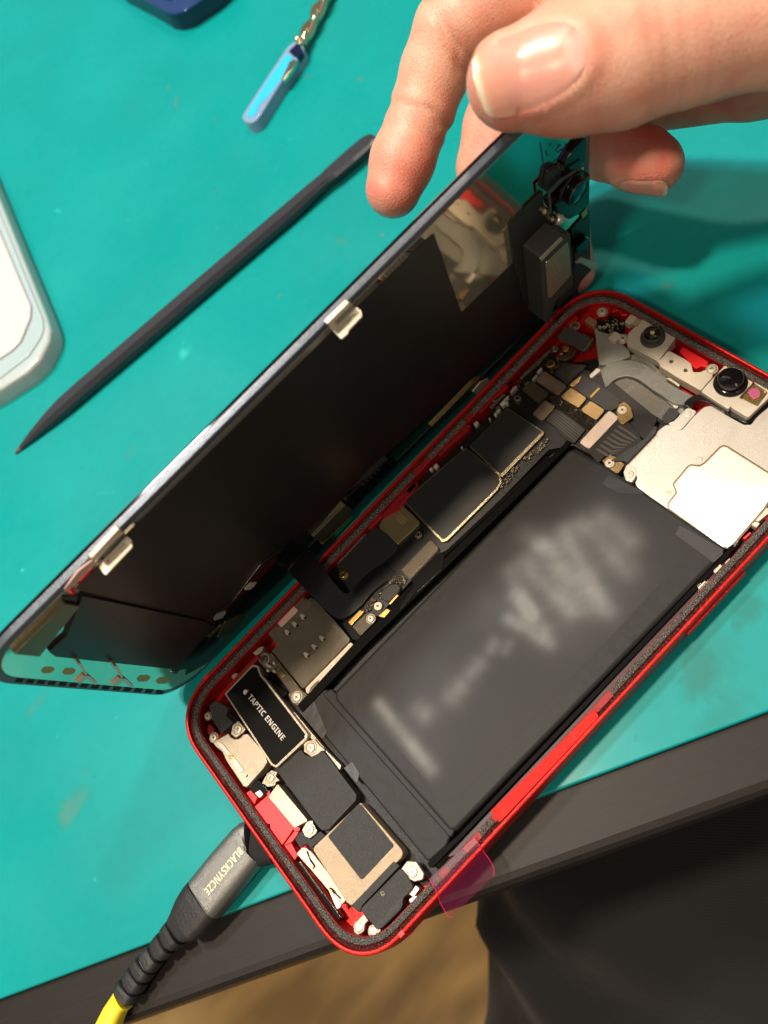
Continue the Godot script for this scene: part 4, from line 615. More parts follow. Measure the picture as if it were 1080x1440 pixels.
func screw(parent: Node, called: String, mat: Material, x: float, y: float, z: float, r: float, kind: int, h: float):
	var st := mb()
	var o: MeshInstance3D
	var recess: SurfaceTool = null
	if kind == 1:   # a threaded standoff: ring, step, dark bore
		lathe(st, [[r * 1.02, z - 1.6], [r * 1.02, z - 0.35], [r * 0.92, z - 0.2], [r * 0.72, z - 0.2], [r * 0.68, z - 0.03], [r * 0.62, z], [r * 0.36, z], [r * 0.3, z - 0.08], [r * 0.28, z - 0.9]], 22, x, y)
		disc(st, x, y, z - 0.9, r * 0.28)
	elif kind == 2:   # a domed rivet
		lathe(st, [[r, z - h - 0.4], [r, z - h * 0.5], [r * 0.85, z - h * 0.12], [r * 0.55, z], [r * 0.3, z - 0.02], [r * 0.22, z - 0.18], [0.001, z - 0.22]], 20, x, y)
	else:
		lathe(st, [[r, z - h - 0.3], [r, z - 0.2], [r * 0.93, z - 0.08], [r * 0.80, z - 0.02], [r * 0.66, z]], 22, x, y)
		var rc := mb(); recess = rc
		# the driver recess: a cross whose outline is followed by the inner edge of the head
		var n := 44; var tilt := x * 1.7 + y
		var rin := []
		for i in n:
			var t := TAU * i / n
			var c := absf(cos(2.0 * (t - tilt)))
			if kind == 4: c = absf(cos(1.5 * (t - tilt)))
			rin.append(r * (0.17 + 0.38 * pow(c, 4.0)) * (0.8 if kind == 4 else 1.0))
		for i in n:
			var j := (i + 1) % n
			var t0 := TAU * i / n; var t1 := TAU * j / n
			var a := V(x + r * 0.66 * cos(t0), y + r * 0.66 * sin(t0), z); var b := V(x + r * 0.66 * cos(t1), y + r * 0.66 * sin(t1), z)
			var c := V(x + rin[j] * cos(t1), y + rin[j] * sin(t1), z - 0.03); var d := V(x + rin[i] * cos(t0), y + rin[i] * sin(t0), z - 0.03)
			quad(st, a, b, c, d, Vector3.UP, Vector3.UP, Vector3.UP, Vector3.UP)
			var c2 := V(x + rin[j] * 0.75 * cos(t1), y + rin[j] * 0.75 * sin(t1), z - 0.6); var d2 := V(x + rin[i] * 0.75 * cos(t0), y + rin[i] * 0.75 * sin(t0), z - 0.6)
			var w0 := Vector3(-cos(t0), 0.3, sin(t0)).normalized(); var w1 := Vector3(-cos(t1), 0.3, sin(t1)).normalized()
			quad(rc, d, c, c2, d2, w0, w1, w1, w0)
			tri(rc, d2, c2, V(x, y, z - 0.62), Vector3.UP, Vector3.UP, Vector3.UP)
	o = put(st, called, mat, parent)
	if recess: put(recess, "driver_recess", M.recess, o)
	if kind == 0 and r > 0.6:
		var s2 := mb()
		lathe(s2, [[r * 1.38, z - h - 0.25], [r * 1.38, z - h + 0.06], [r * 1.32, z - h + 0.12], [r * 1.14, z - h + 0.12], [r * 1.08, z - h - 0.12], [r * 0.9, z - h - 0.12]], 22, x, y)
		put(s2, "washer", M.steel, o)

func tube(st: SurfaceTool, path: Array, radii: Array, n := 16, flat := 1.0, up := Vector3.UP, capped := true):
	# a swept tube; path in metres, radii in metres; flat squeezes it along «up»
	var rings := []
	var m := path.size()
	for i in m:
		var t: Vector3 = (path[mini(i + 1, m - 1)] - path[maxi(i - 1, 0)]).normalized()
		var s := t.cross(up).normalized(); var u := s.cross(t).normalized()
		var ring := []
		for k in n:
			var a := TAU * k / n
			ring.append([path[i] + s * cos(a) * radii[i] + u * sin(a) * radii[i] * flat, (s * cos(a) * flat + u * sin(a)).normalized()])
		rings.append(ring)
	for i in m - 1:
		for k in n:
			var j := (k + 1) % n
			quad(st, rings[i][k][0], rings[i][j][0], rings[i + 1][j][0], rings[i + 1][k][0], rings[i][k][1], rings[i][j][1], rings[i + 1][j][1], rings[i + 1][k][1])
	if capped:
		for e in [0, m - 1]:
			var d: Vector3 = (path[0] - path[1]).normalized() if e == 0 else (path[m - 1] - path[m - 2]).normalized()
			for k in n: tri(st, path[e], rings[e][k][0], rings[e][(k + 1) % n][0], d, d, d)

func ribbon(parent: Node, called: String, mat: Material, left: Array, right: Array, thick: float) -> MeshInstance3D:
	# a flat cable between two edge curves given as Vector3 in millimetres
	var st := mb(); var m := left.size()
	var L := []; var R := []; var N := []
	for i in m:
		var a: Vector3 = V(left[i].x, left[i].y, left[i].z); var b: Vector3 = V(right[i].x, right[i].y, right[i].z)
		L.append(a); R.append(b)
	for i in m:
		var t: Vector3 = (L[mini(i + 1, m - 1)] + R[mini(i + 1, m - 1)] - L[maxi(i - 1, 0)] - R[maxi(i - 1, 0)])
		var nrm: Vector3 = (R[i] - L[i]).cross(t).normalized()
		if i == 0 and nrm.y < 0.0: nrm = -nrm
		if i > 0 and nrm.dot(N[i - 1]) < 0.0: nrm = -nrm
		N.append(nrm)
	var h := thick * 0.001
	for i in m - 1:
		quad(st, L[i], R[i], R[i + 1], L[i + 1], N[i], N[i], N[i + 1], N[i + 1])
		quad(st, L[i] - N[i] * h, R[i] - N[i] * h, R[i + 1] - N[i + 1] * h, L[i + 1] - N[i + 1] * h, -N[i], -N[i], -N[i + 1], -N[i + 1])
		for s in [L, R]:
			var o: Vector3 = ((L[i] - R[i]) if s == L else (R[i] - L[i])).normalized()
			quad(st, s[i], s[i + 1], s[i + 1] - N[i + 1] * h, s[i] - N[i] * h, o, o, o, o)
	return put(st, called, mat, parent)

func smooth_curve(pts: Array, n: int) -> Array:
	var c := Curve3D.new()
	for i in pts.size():
		var t: Vector3 = (pts[mini(i + 1, pts.size() - 1)] - pts[maxi(i - 1, 0)]) / 6.0
		c.add_point(pts[i], -t, t)
	var out := []
	for i in n + 1: out.append(c.samplef(float(i) / n * (pts.size() - 1)))
	return out

func lettering(parent: Node, called: String, text: String, mat: Material, from: Vector3, to: Vector3, height: float, up: Vector3, bold := true) -> MeshInstance3D:
	# text laid from one point to another (metres) on the face that «up» points out of
	var f := SystemFont.new(); f.font_names = PackedStringArray(["Droid Sans"]); f.font_weight = 700 if bold else 400
	var tm := TextMesh.new(); tm.text = text; tm.font = f; tm.font_size = 64; tm.pixel_size = 0.001; tm.depth = 0.004
	tm.horizontal_alignment = HORIZONTAL_ALIGNMENT_CENTER; tm.vertical_alignment = VERTICAL_ALIGNMENT_CENTER
	tm.curve_step = 2.0
	var bb := tm.get_aabb()
	var x := (to - from).normalized(); var y := up.cross(x).normalized()
	var o := MeshInstance3D.new(); o.name = numbered(called, parent); o.mesh = tm; o.material_override = mat
	var sx := (to - from).length() / bb.size.x; var sy := height / bb.size.y
	o.transform = Transform3D(Basis(x * sx, y * sy, up * 0.008), (from + to) * 0.5)
	parent.add_child(o, true)
	return o

# -------------------------------------------------------------------- materials
func noise(freq: float, normal: bool, strength := 4.0, type := FastNoiseLite.TYPE_SIMPLEX_SMOOTH, ramp: Gradient = null, size := 512, octaves := 3) -> NoiseTexture2D:
	var f := FastNoiseLite.new(); f.noise_type = type; f.frequency = freq; f.seed = int(freq * 1000.0) + size; f.fractal_octaves = octaves
	var t := NoiseTexture2D.new(); t.width = size; t.height = size; t.seamless = true; t.noise = f
	if normal: t.as_normal_map = true; t.bump_strength = strength
	if ramp: t.color_ramp = ramp
	return t

func ramp(stops: Array) -> Gradient:
	var g := Gradient.new(); var o := PackedFloat32Array(); var c := PackedColorArray()
	for s in stops: o.append(s[0]); c.append(s[1])
	g.offsets = o; g.colors = c
	return g

func mk(color: Color, rough := 0.5, metal := 0.0, nrm: Texture2D = null, ns := 0.5, tile := 8.0, alb: Texture2D = null, spec := 0.5) -> StandardMaterial3D:
	var m := StandardMaterial3D.new()
	m.albedo_color = color; m.roughness = rough; m.metallic = metal; m.metallic_specular = spec
	if nrm: m.normal_enabled = true; m.normal_texture = nrm; m.normal_scale = ns
	if alb: m.albedo_texture = alb
	if nrm or alb:
		m.uv1_triplanar = true; m.uv1_world_triplanar = true; m.uv1_scale = Vector3.ONE * 1000.0 / (tile * 4.0)
	return m

func materials():
	var grain := noise(0.25, true, 6.0)
	var fine := noise(0.09, true, 5.0)
	var foam := noise(0.12, true, 14.0, FastNoiseLite.TYPE_CELLULAR)
	var crumple := noise(0.10, true, 16.0, FastNoiseLite.TYPE_CELLULAR)
	var soft := noise(0.02, true, 6.0)
	var speck := noise(0.22, false, 0, FastNoiseLite.TYPE_SIMPLEX, ramp([[0.0, Color(0.04, 0.04, 0.04)], [0.45, Color(0.12, 0.12, 0.115)], [0.58, Color(0.34, 0.33, 0.31)], [0.72, Color(0.75, 0.73, 0.69)]]))
	var spark := noise(0.2, false, 0, FastNoiseLite.TYPE_SIMPLEX, ramp([[0.2, Color(0.62, 0.58, 0.52)], [0.55, Color(0.80, 0.76, 0.70)], [0.8, Color(0.98, 0.95, 0.9)]]))
	var boardtex := noise(0.06, false, 0, FastNoiseLite.TYPE_CELLULAR, ramp([[0.0, Color(0.05, 0.05, 0.05)], [0.6, Color(0.09, 0.085, 0.08)], [0.9, Color(0.16, 0.15, 0.13)]]))
	M.steel = mk(Color(0.74, 0.69, 0.62), 0.42, 0.65, grain, 0.25, 6.0)
	M.steel_cream = mk(Color(0.82, 0.78, 0.71), 0.46, 0.5, grain, 0.3, 6.0)
	M.steel_bright = mk(Color(0.83, 0.79, 0.72), 0.40, 0.5)
	M.steel_dark = mk(Color(0.44, 0.41, 0.36), 0.32, 0.95, grain, 0.5, 5.0)
	M.plate_steel = mk(Color(0.80, 0.77, 0.72), 0.42, 0.8, grain, 0.16, 7.0)
	M.plate_mirror = mk(Color(0.95, 0.93, 0.89), 0.40, 0.9, grain, 0.1, 6.0)
	M.shield_steel = mk(Color(0.80, 0.74, 0.60), 0.3, 1.0, grain, 0.1, 6.0)
	M.speaker_gold = mk(Color(0.76, 0.67, 0.56), 0.45, 0.55, grain, 0.5, 5.0)
	M.speaker_plate = mk(Color(0.74, 0.69, 0.60), 0.34, 1.0, crumple, 0.35, 9.0)
	M.recess = mk(Color(0.20, 0.18, 0.16), 0.5, 0.6)  # darker than the screw heads: shade of the pit put into the colour
	M.gold = mk(Color(0.86, 0.70, 0.42), 0.28, 1.0)
	M.brass = mk(Color(0.78, 0.66, 0.44), 0.3, 1.0)
	M.brass_dark = mk(Color(0.50, 0.42, 0.28), 0.38, 1.0, grain, 0.2, 5.0)
	M.chip_gold = mk(Color(0.66, 0.60, 0.44), 0.36, 0.9, grain, 0.2, 4.0)
	M.chip_etch = mk(Color(0.80, 0.72, 0.52), 0.5, 0.8)
	M.connector_bronze = mk(Color(0.52, 0.46, 0.38), 0.42, 0.9, grain, 0.5, 4.0)
	M.connector_dark = mk(Color(0.34, 0.32, 0.25), 0.45, 0.8, grain, 0.3, 4.0)
	M.connector_gold = mk(Color(0.62, 0.52, 0.36), 0.42, 0.9, grain, 0.25, 4.0)
	M.connector_silver = mk(Color(0.76, 0.70, 0.65), 0.42, 0.9, grain, 0.3, 4.0)
	M.connector_copper = mk(Color(0.75, 0.58, 0.48), 0.45, 0.8, grain, 0.2, 4.0)
	M.sparkle = mk(Color(0.92, 0.89, 0.84), 0.38, 0.7, grain, 1.6, 6.0, spark)
	M.foil = mk(Color(0.82, 0.79, 0.74), 0.25, 1.0, crumple, 1.4, 7.0)
	M.foil_dark = mk(Color(0.36, 0.33, 0.29), 0.32, 0.9, crumple, 1.6, 6.0)
	M.olive_foil = mk(Color(0.46, 0.43, 0.34), 0.38, 0.8, crumple, 0.05, 9.0)
	M.black_gloss = mk(Color(0.055, 0.055, 0.055), 0.16, 0.0)
	M.black_matte = mk(Color(0.05, 0.05, 0.05), 0.85)
	M.black_film = mk(Color(0.13, 0.13, 0.13), 0.48, 0.0, soft, 0.06, 20.0)
	M.black_grain = mk(Color(0.20, 0.20, 0.195), 0.52, 0.0, grain, 0.5, 5.0)
	M.rubber = mk(Color(0.19, 0.18, 0.17), 0.6, 0.0, fine, 0.3, 8.0)
	M.felt = mk(Color(0.24, 0.24, 0.235), 0.8, 0.0, foam, 0.5, 6.0)
	M.flex = mk(Color(0.17, 0.16, 0.155), 0.30, 0.0, fine, 0.05, 4.0)
	M.flex_green = mk(Color(0.10, 0.16, 0.14), 0.4)
	M.board = mk(Color(0.85, 0.85, 0.85), 0.4, 0.1, fine, 0.18, 4.0, boardtex)
	M.battery = mk(Color(0.165, 0.165, 0.163), 0.5, 0.0, soft, 0.12, 12.0, null, 0.28)
	M.battery_tab = mk(Color(0.165, 0.165, 0.16), 0.42, 0.0, soft, 0.1, 10.0, null, 0.4)
	M.tray = mk(Color(0.075, 0.07, 0.068), 0.55, 0.0, fine, 0.3, 6.0)
	M.pink_pad = mk(Color(0.80, 0.66, 0.61), 0.6)
	M.label_white = mk(Color(0.86, 0.82, 0.78), 0.5)
	M.label_grey = mk(Color(0.5, 0.5, 0.48), 0.5)
	M.label_green = mk(Color(0.45, 0.75, 0.45), 0.5)
	M.dot_yellow = mk(Color(0.62, 0.58, 0.28), 0.5)
	M.pad_dark = mk(Color(0.22, 0.15, 0.13), 0.4)
	M.grey_shield = mk(Color(0.56, 0.56, 0.53), 0.46, 0.35, grain, 0.35, 6.0)
	M.grey_cable = mk(Color(0.53, 0.53, 0.51), 0.42, 0.4, grain, 0.6, 5.0)
	M.grey_cable2 = mk(Color(0.46, 0.45, 0.42), 0.42, 0.4, grain, 0.6, 5.0)
	M.sensor_gold = mk(Color(0.52, 0.44, 0.24), 0.35, 0.7, grain, 0.8, 3.0)
	M.sensor_pink = mk(Color(0.80, 0.42, 0.58), 0.2, 0.2)
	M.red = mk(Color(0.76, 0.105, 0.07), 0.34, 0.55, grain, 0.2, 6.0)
	M.red_shaded = mk(Color(0.56, 0.045, 0.055), 0.45, 0.2, grain, 0.3, 6.0)  # frame red darkened for the shade inside the housing and black adhesive
	M.red_rail = mk(Color(0.82, 0.125, 0.085), 0.5, 0.25, grain, 0.6, 5.0)
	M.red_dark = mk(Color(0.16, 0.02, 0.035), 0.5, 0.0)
	M.red_plastic = mk(Color(0.90, 0.08, 0.10), 0.42)
	M.gasket = mk(Color(1, 1, 1), 0.6, 0.0, foam, 1.4, 7.0, speck)
	M.glue = mk(Color(0.30, 0.10, 0.075), 0.5, 0.1, crumple, 1.0, 8.0)
	M.film = mk(Color(0.072, 0.072, 0.073), 0.40, 0.0, soft, 0.04, 40.0)
	M.silver_foil = mk(Color(0.86, 0.81, 0.71), 0.07, 0.84, soft, 0.014, 10.0)
	M.trace = mk(Color(0.30, 0.29, 0.27), 0.4, 0.3)
	M.mirror = mk(Color(0.90, 0.87, 0.80), 0.04, 1.0)
	M.lid_glass = mk(Color(0.02, 0.022, 0.028), 0.06)
	M.lid_side = mk(Color(0.34, 0.36, 0.40), 0.34, 0.25, fine, 0.2, 6.0)
	M.print_white = mk(Color(0.82, 0.80, 0.78), 0.5)
	M.print_cream = mk(Color(0.88, 0.82, 0.68), 0.45, 0.2)
	M.shell = mk(Color(0.50, 0.495, 0.48), 0.36, 0.75, grain, 0.4, 4.0)
	M.relief = mk(Color(0.135, 0.135, 0.138), 0.5, 0.0, fine, 0.15, 10.0)
	M.yellow = mk(Color(0.90, 0.82, 0.18), 0.42)
	M.spudger = mk(Color(0.20, 0.205, 0.23), 0.28, 0.0, fine, 0.10, 6.0)
	M.worn = mk(Color(0.42, 0.38, 0.32), 0.6, 0.0, crumple, 1.0, 6.0)
	M.white = mk(Color(0.77, 0.77, 0.78), 0.35)
	M.clear_rim = mk(Color(0.72, 0.75, 0.75), 0.2)
	M.clear_rim.subsurf_scatter_enabled = true; M.clear_rim.subsurf_scatter_strength = 0.3
	M.blue_glass = mk(Color(0.15, 0.26, 0.46), 0.10, 0.2)
	M.blue_frame = mk(Color(0.20, 0.26, 0.33), 0.35, 0.6)
	M.resin = StandardMaterial3D.new(); M.resin.albedo_color = Color(0.96, 0.97, 1.0, 0.08); M.resin.roughness = 0.06; M.resin.refraction_enabled = true; M.resin.refraction_scale = 0.045
	M.blue_gel = mk(Color(0.20, 0.74, 0.95), 0.22)
	M.navy = mk(Color(0.03, 0.06, 0.22), 0.2)
	M.chain = mk(Color(0.90, 0.84, 0.72), 0.14, 1.0)
	var pores := FastNoiseLite.new(); pores.noise_type = FastNoiseLite.TYPE_CELLULAR; pores.frequency = 0.06; pores.seed = 6; pores.cellular_return_type = FastNoiseLite.RETURN_DISTANCE2_SUB; pores.fractal_octaves = 2
	var skin_net := NoiseTexture2D.new(); skin_net.width = 512; skin_net.height = 512; skin_net.seamless = true; skin_net.noise = pores; skin_net.as_normal_map = true; skin_net.bump_strength = 6.0
	M.skin = mk(Color(1, 1, 1), 0.45, 0.0, skin_net, 0.5, 5.0)
	M.skin.vertex_color_use_as_albedo = true
	M.skin.subsurf_scatter_enabled = true; M.skin.subsurf_scatter_strength = 0.12
	M.nail = mk(Color(1, 1, 1), 0.30); M.nail.vertex_color_use_as_albedo = true
	M.nail.subsurf_scatter_enabled = true; M.nail.subsurf_scatter_strength = 0.1
	M.pink_film = StandardMaterial3D.new(); M.pink_film.albedo_color = Color(0.50, 0.02, 0.27, 0.13); M.pink_film.transparency = BaseMaterial3D.TRANSPARENCY_ALPHA; M.pink_film.roughness = 0.3
	M.pink_edge = mk(Color(0.85, 0.08, 0.28), 0.4)
	M.ribbon = mk(Color(0.07, 0.07, 0.072), 0.2, 0.0, fine, 0.03, 6.0)
	M.black_satin = mk(Color(0.03, 0.03, 0.03), 0.5, 0.0, null, 0.0, 1.0, null, 0.15)
	M.blue_ink = mk(Color(0.03, 0.18, 0.42), 0.5)
	M.faint_print = mk(Color(0.80, 0.80, 0.80), 0.5)
	M.resin_cloudy = mk(Color(0.50, 0.60, 0.72), 0.12)
	M.twill = mk(Color(0.042, 0.042, 0.046), 0.9, 0.0, twill(), 0.4, 4.5)
	M.twill.rim_enabled = true; M.twill.rim = 0.4
	M.chair = mk(Color(0.03, 0.03, 0.033), 0.7, 0.0, fine, 0.3, 60.0)
	# print on the battery's film, too soft to read, plus a soft light gradient painted in
	var im := Image.create(256, 512, false, Image.FORMAT_RGB8)
	var f := FastNoiseLite.new(); f.seed = 5; f.frequency = 0.02
	for y in 512:
		for x in 256:
			var u := x / 256.0; var v := y / 512.0
			var s := 0.0
			var at := Vector2(u * 42.0 - 11.0, v * 88.0 - 49.0)
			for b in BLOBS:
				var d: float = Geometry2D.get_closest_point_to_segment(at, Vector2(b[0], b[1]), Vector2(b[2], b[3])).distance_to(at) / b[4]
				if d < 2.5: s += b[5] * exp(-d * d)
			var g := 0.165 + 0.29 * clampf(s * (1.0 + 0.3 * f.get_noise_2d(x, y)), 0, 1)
			im.set_pixel(x, y, Color(g, g * 0.995, g * 0.98))
	M.battery_print_glow = StandardMaterial3D.new()
	M.battery_print_glow.albedo_texture = ImageTexture.create_from_image(im); M.battery_print_glow.roughness = 0.5; M.battery_print_glow.metallic_specular = 0.28
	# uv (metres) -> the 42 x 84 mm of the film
	M.battery_print_glow.uv1_scale = Vector3(1000.0 / 42.0, 1000.0 / 88.0, 1); M.battery_print_glow.uv1_offset = Vector3(11.0 / 42.0, 49.0 / 88.0, 0)
	M.mat = rubber_mat()
	M.wood = dark_wood()
	M.floor = floor_board()

# lines of print too soft to read, and wide painted glows of light: from, to, half width in millimetres, strength
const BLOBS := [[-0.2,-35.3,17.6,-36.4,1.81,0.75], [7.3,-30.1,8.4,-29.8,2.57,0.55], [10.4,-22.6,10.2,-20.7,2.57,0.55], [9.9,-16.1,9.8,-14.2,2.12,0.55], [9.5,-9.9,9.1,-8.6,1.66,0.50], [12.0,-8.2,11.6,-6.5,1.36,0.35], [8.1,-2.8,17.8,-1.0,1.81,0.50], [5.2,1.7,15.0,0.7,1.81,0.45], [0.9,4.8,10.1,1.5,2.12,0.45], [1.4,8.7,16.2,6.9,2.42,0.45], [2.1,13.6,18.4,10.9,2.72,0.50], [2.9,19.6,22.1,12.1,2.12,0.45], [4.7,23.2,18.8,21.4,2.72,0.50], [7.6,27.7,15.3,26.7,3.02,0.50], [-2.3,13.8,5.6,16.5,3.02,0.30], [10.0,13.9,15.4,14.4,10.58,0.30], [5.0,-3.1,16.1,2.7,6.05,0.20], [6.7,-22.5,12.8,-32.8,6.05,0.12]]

func twill() -> Texture2D:
	var im := Image.create(128, 128, false, Image.FORMAT_RGB8)
	for y in 128:
		for x in 128:
			var h := 0.5 + 0.5 * sin((x + y * 0.0 + y) / 128.0 * TAU * 16.0)
			h = h * 0.8 + 0.2 * absf(sin(x * TAU * 24.0 / 128.0))
			im.set_pixel(x, y, Color(h, h, h))
	im.bump_map_to_normal_map(3.0)
	return ImageTexture.create_from_image(im)

func rubber_mat() -> StandardMaterial3D:
	var n := 1024
	var im := Image.create(n, n, false, Image.FORMAT_RGB8)
	var lo := FastNoiseLite.new(); lo.seed = 3; lo.frequency = 0.006; lo.fractal_octaves = 4
	var hi := FastNoiseLite.new(); hi.seed = 9; hi.frequency = 0.12
	for y in n:
		for x in n:
			var a := lo.get_noise_2d(x, y); var b := hi.get_noise_2d(x, y)
			var k := 1.0 + 0.05 * a + 0.02 * b
			im.set_pixel(x, y, Color(0.0 + 0.02 * maxf(a, 0.0), 0.56 * k, 0.555 * k))
	# scuffs and residue: x, y in millimetres, half length, half width, turn, strength
	for s in STAINS:
		var cx: float = (s[0] + 430.0) * 2.0; var cy: float = (s[1] + 206.0) * 2.0
		var R: float = maxf(s[2], s[3]) * 2.0 + 6.0
		for y in range(int(cy - R), int(cy + R)):
			for x in range(int(cx - R), int(cx + R)):
				if x < 0 or y < 0 or x >= n or y >= n: continue
				var d := Vector2(x - cx, y - cy).rotated(-s[4])
				var q := Vector2(d.x / (s[2] * 2.0), d.y / (s[3] * 2.0)).length() + 0.35 * hi.get_noise_2d(x * 1.5, y * 1.5) + 0.3 * lo.get_noise_2d(x * 9.0, y * 9.0)
				var w: float = clampf((1.0 - q) * 1.6, 0, 1) * s[5]
				if w > 0.0:
					var t := Color(0.42, 0.50, 0.45) if s[6] == 0 else (Color(0.10, 0.42, 0.38) if s[6] == 1 else Color(0.45, 0.85, 0.80))
					im.set_pixel(x, y, im.get_pixel(x, y).lerp(t, w))
	var rng := RandomNumberGenerator.new(); rng.seed = 77
	for i in 420:
		# specks of dust and short faint scratches
		var c := Vector2(rng.randf() * n, rng.randf() * n); var dir := Vector2.RIGHT.rotated(rng.randf() * TAU)
		var len := rng.randi_range(1, 2) if i % 4 else rng.randi_range(4, 16)
		var t: Color = [Color(0.45, 0.62, 0.58), Color(0.05, 0.36, 0.34), Color(0.50, 0.80, 0.77)][i % 3]
		for k in len:
			var q := Vector2i(c + dir * k)
			if q.x >= 0 and q.y >= 0 and q.x < n and q.y < n: im.set_pixelv(q, im.get_pixelv(q).lerp(t, 0.35 if len < 3 else 0.14))
	var m := StandardMaterial3D.new()
	m.albedo_texture = ImageTexture.create_from_image(im)
	m.uv1_scale = Vector3(1000.0 / 512.0, 1000.0 / 512.0, 1); m.uv1_offset = Vector3(430.0 / 512.0, 206.0 / 512.0, 0)
	m.roughness = 0.56; m.metallic_specular = 0.36
	m.roughness_texture = noise(0.02, false, 0, FastNoiseLite.TYPE_SIMPLEX_SMOOTH, ramp([[0.2, Color(0.62, 0.62, 0.62)], [0.8, Color(0.9, 0.9, 0.9)]]), 512, 5)
	return m

const STAINS := [[-42.7,-108.7,7.0,4.0,1.60,0.50,0], [-41.0,-111.7,4.0,3.0,1.20,0.35,0], [-46.5,-101.9,2.5,1.5,1.20,0.30,0], [-113.2,-41.1,4.0,2.2,1.90,0.28,0], [-115.8,-48.9,3.0,1.6,1.40,0.20,0], [-224.0,57.8,4.5,1.4,2.40,0.55,0], [-234.3,60.9,2.4,1.2,2.40,0.45,0], [-241.2,44.9,2.2,1.0,1.40,0.35,0], [-158.6,98.1,2.0,1.6,1.30,0.55,0], [-178.9,90.7,3.2,1.4,0.60,0.40,0], [-111.8,48.2,3.5,1.6,0.20,0.40,0], [-115.1,23.4,1.6,1.3,1.00,0.55,0], [-102.2,56.7,1.8,1.2,1.00,0.45,0], [-126.2,-8.9,2.2,2.6,1.00,0.35,2], [-227.6,-2.6,2.5,1.0,0.30,0.30,2], [-250.2,-4.5,1.2,1.2,1.00,0.30,1], [-162.6,-0.9,1.2,1.2,1.00,0.40,0], [-23.0,84.2,2.6,1.8,1.20,0.50,0], [-5.1,92.8,1.6,1.0,1.20,0.40,0], [0.2,83.9,1.5,0.8,1.20,0.30,0], [41.7,14.3,7.0,4.0,1.90,0.50,1], [40.2,31.5,5.0,3.0,1.50,0.50,1], [42.1,18.5,10.0,6.0,1.90,0.25,1], [-199.8,59.6,1.0,1.0,1.00,0.40,0], [-72.1,-102.6,4.0,2.0,1.80,0.35,0], [-72.4,-106.5,3.0,2.0,1.80,0.30,0], [-258.0,76.1,1.5,0.6,1.00,0.30,0], [-110.6,-87.5,0.7,0.6,1.00,0.60,2], [-306.4,43.1,1.4,0.8,1.50,0.30,1], [-170.9,37.9,1.0,1.0,1.20,0.35,0], [49.9,10.7,9.0,4.0,1.50,0.30,1]]

func dark_wood() -> StandardMaterial3D:
	var n := 512
	var im := Image.create(n, n, false, Image.FORMAT_RGB8); var hm := Image.create(n, n, false, Image.FORMAT_RGB8)
	var g := FastNoiseLite.new(); g.seed = 21; g.frequency = 0.02; g.fractal_octaves = 3
	var h := FastNoiseLite.new(); h.seed = 22; h.frequency = 0.3
	for y in n:
		for x in n:
			var a := g.get_noise_2d(x * 0.35, y * 7.0); var b := h.get_noise_2d(x * 0.3, y * 2.0)
			var k := 0.118 + 0.014 * a + 0.012 * b
			im.set_pixel(x, y, Color(k * 1.12, k * 0.97, k * 0.86))
			var q := 0.5 + 0.4 * b + 0.2 * a
			hm.set_pixel(x, y, Color(q, q, q))
	hm.bump_map_to_normal_map(2.0)
	var m := StandardMaterial3D.new()
	m.albedo_texture = ImageTexture.create_from_image(im)
	m.normal_enabled = true; m.normal_texture = ImageTexture.create_from_image(hm); m.normal_scale = 0.05
	m.metallic_specular = 0.35
	m.roughness = 0.5
	m.uv1_scale = Vector3(1000.0 / 70.0, 1000.0 / 45.0, 1)
	return m

func floor_board() -> StandardMaterial3D:
	var m := mk(Color(0.93, 0.73, 0.44), 0.55)
	m.albedo_texture = noise(0.01, false, 0, FastNoiseLite.TYPE_SIMPLEX_SMOOTH, ramp([[0.2, Color(0.72, 0.72, 0.72)], [0.8, Color(1, 1, 1)]]))
	m.uv1_triplanar = true; m.uv1_world_triplanar = true; m.uv1_scale = Vector3(2.5, 1, 0.8)
	return m

# -------------------------------------------------------------------- light
func lamp(at: Vector3, color: Color, energy: float, radius: float, label: String):
	var o := thing("ceiling_lamp", label, "lamp")
	o.set_meta("group", "ceiling lamps above the bench")
	o.position = at
	var st := mb(); lift = 0.0
	lathe(st, [[radius * 1250, -4.0], [radius * 1300, 0.0], [radius * 1300, 60.0], [1.0, 66.0]], 28, 0, 0)
	lathe(st, [[radius * 1250, -4.0], [radius * 1080, 2.0], [radius * 1050, 20.0]], 28, 0, 0)
	put(st, "housing", mk(Color(0.85, 0.84, 0.82), 0.5), o)
	var b := mb()
	for i in 28:
		var t0 := TAU * i / 28; var t1 := TAU * (i + 1) / 28
		tri(b, V(0, 0, 6), V(radius * 1000 * cos(t0), radius * 1000 * sin(t0), 6), V(radius * 1000 * cos(t1), radius * 1000 * sin(t1), 6), Vector3.DOWN, Vector3.DOWN, Vector3.DOWN)
	var g := StandardMaterial3D.new(); g.albedo_color = Color.BLACK; g.emission_enabled = true; g.emission = color; g.emission_energy_multiplier = 12.0
	put(b, "lamp_glow", g, o)
	lift = 7.7
	var l := SpotLight3D.new(); l.name = "lamp_light"
	l.light_color = color; l.light_energy = energy; l.light_size = radius; l.shadow_enabled = true
	l.spot_range = 6.0; l.spot_attenuation = 2.0; l.spot_angle = 70.0; l.spot_angle_attenuation = 0.4
	o.add_child(l); l.position = Vector3(0, -0.012, 0)
	l.rotation = Vector3(-PI / 2, 0, 0)

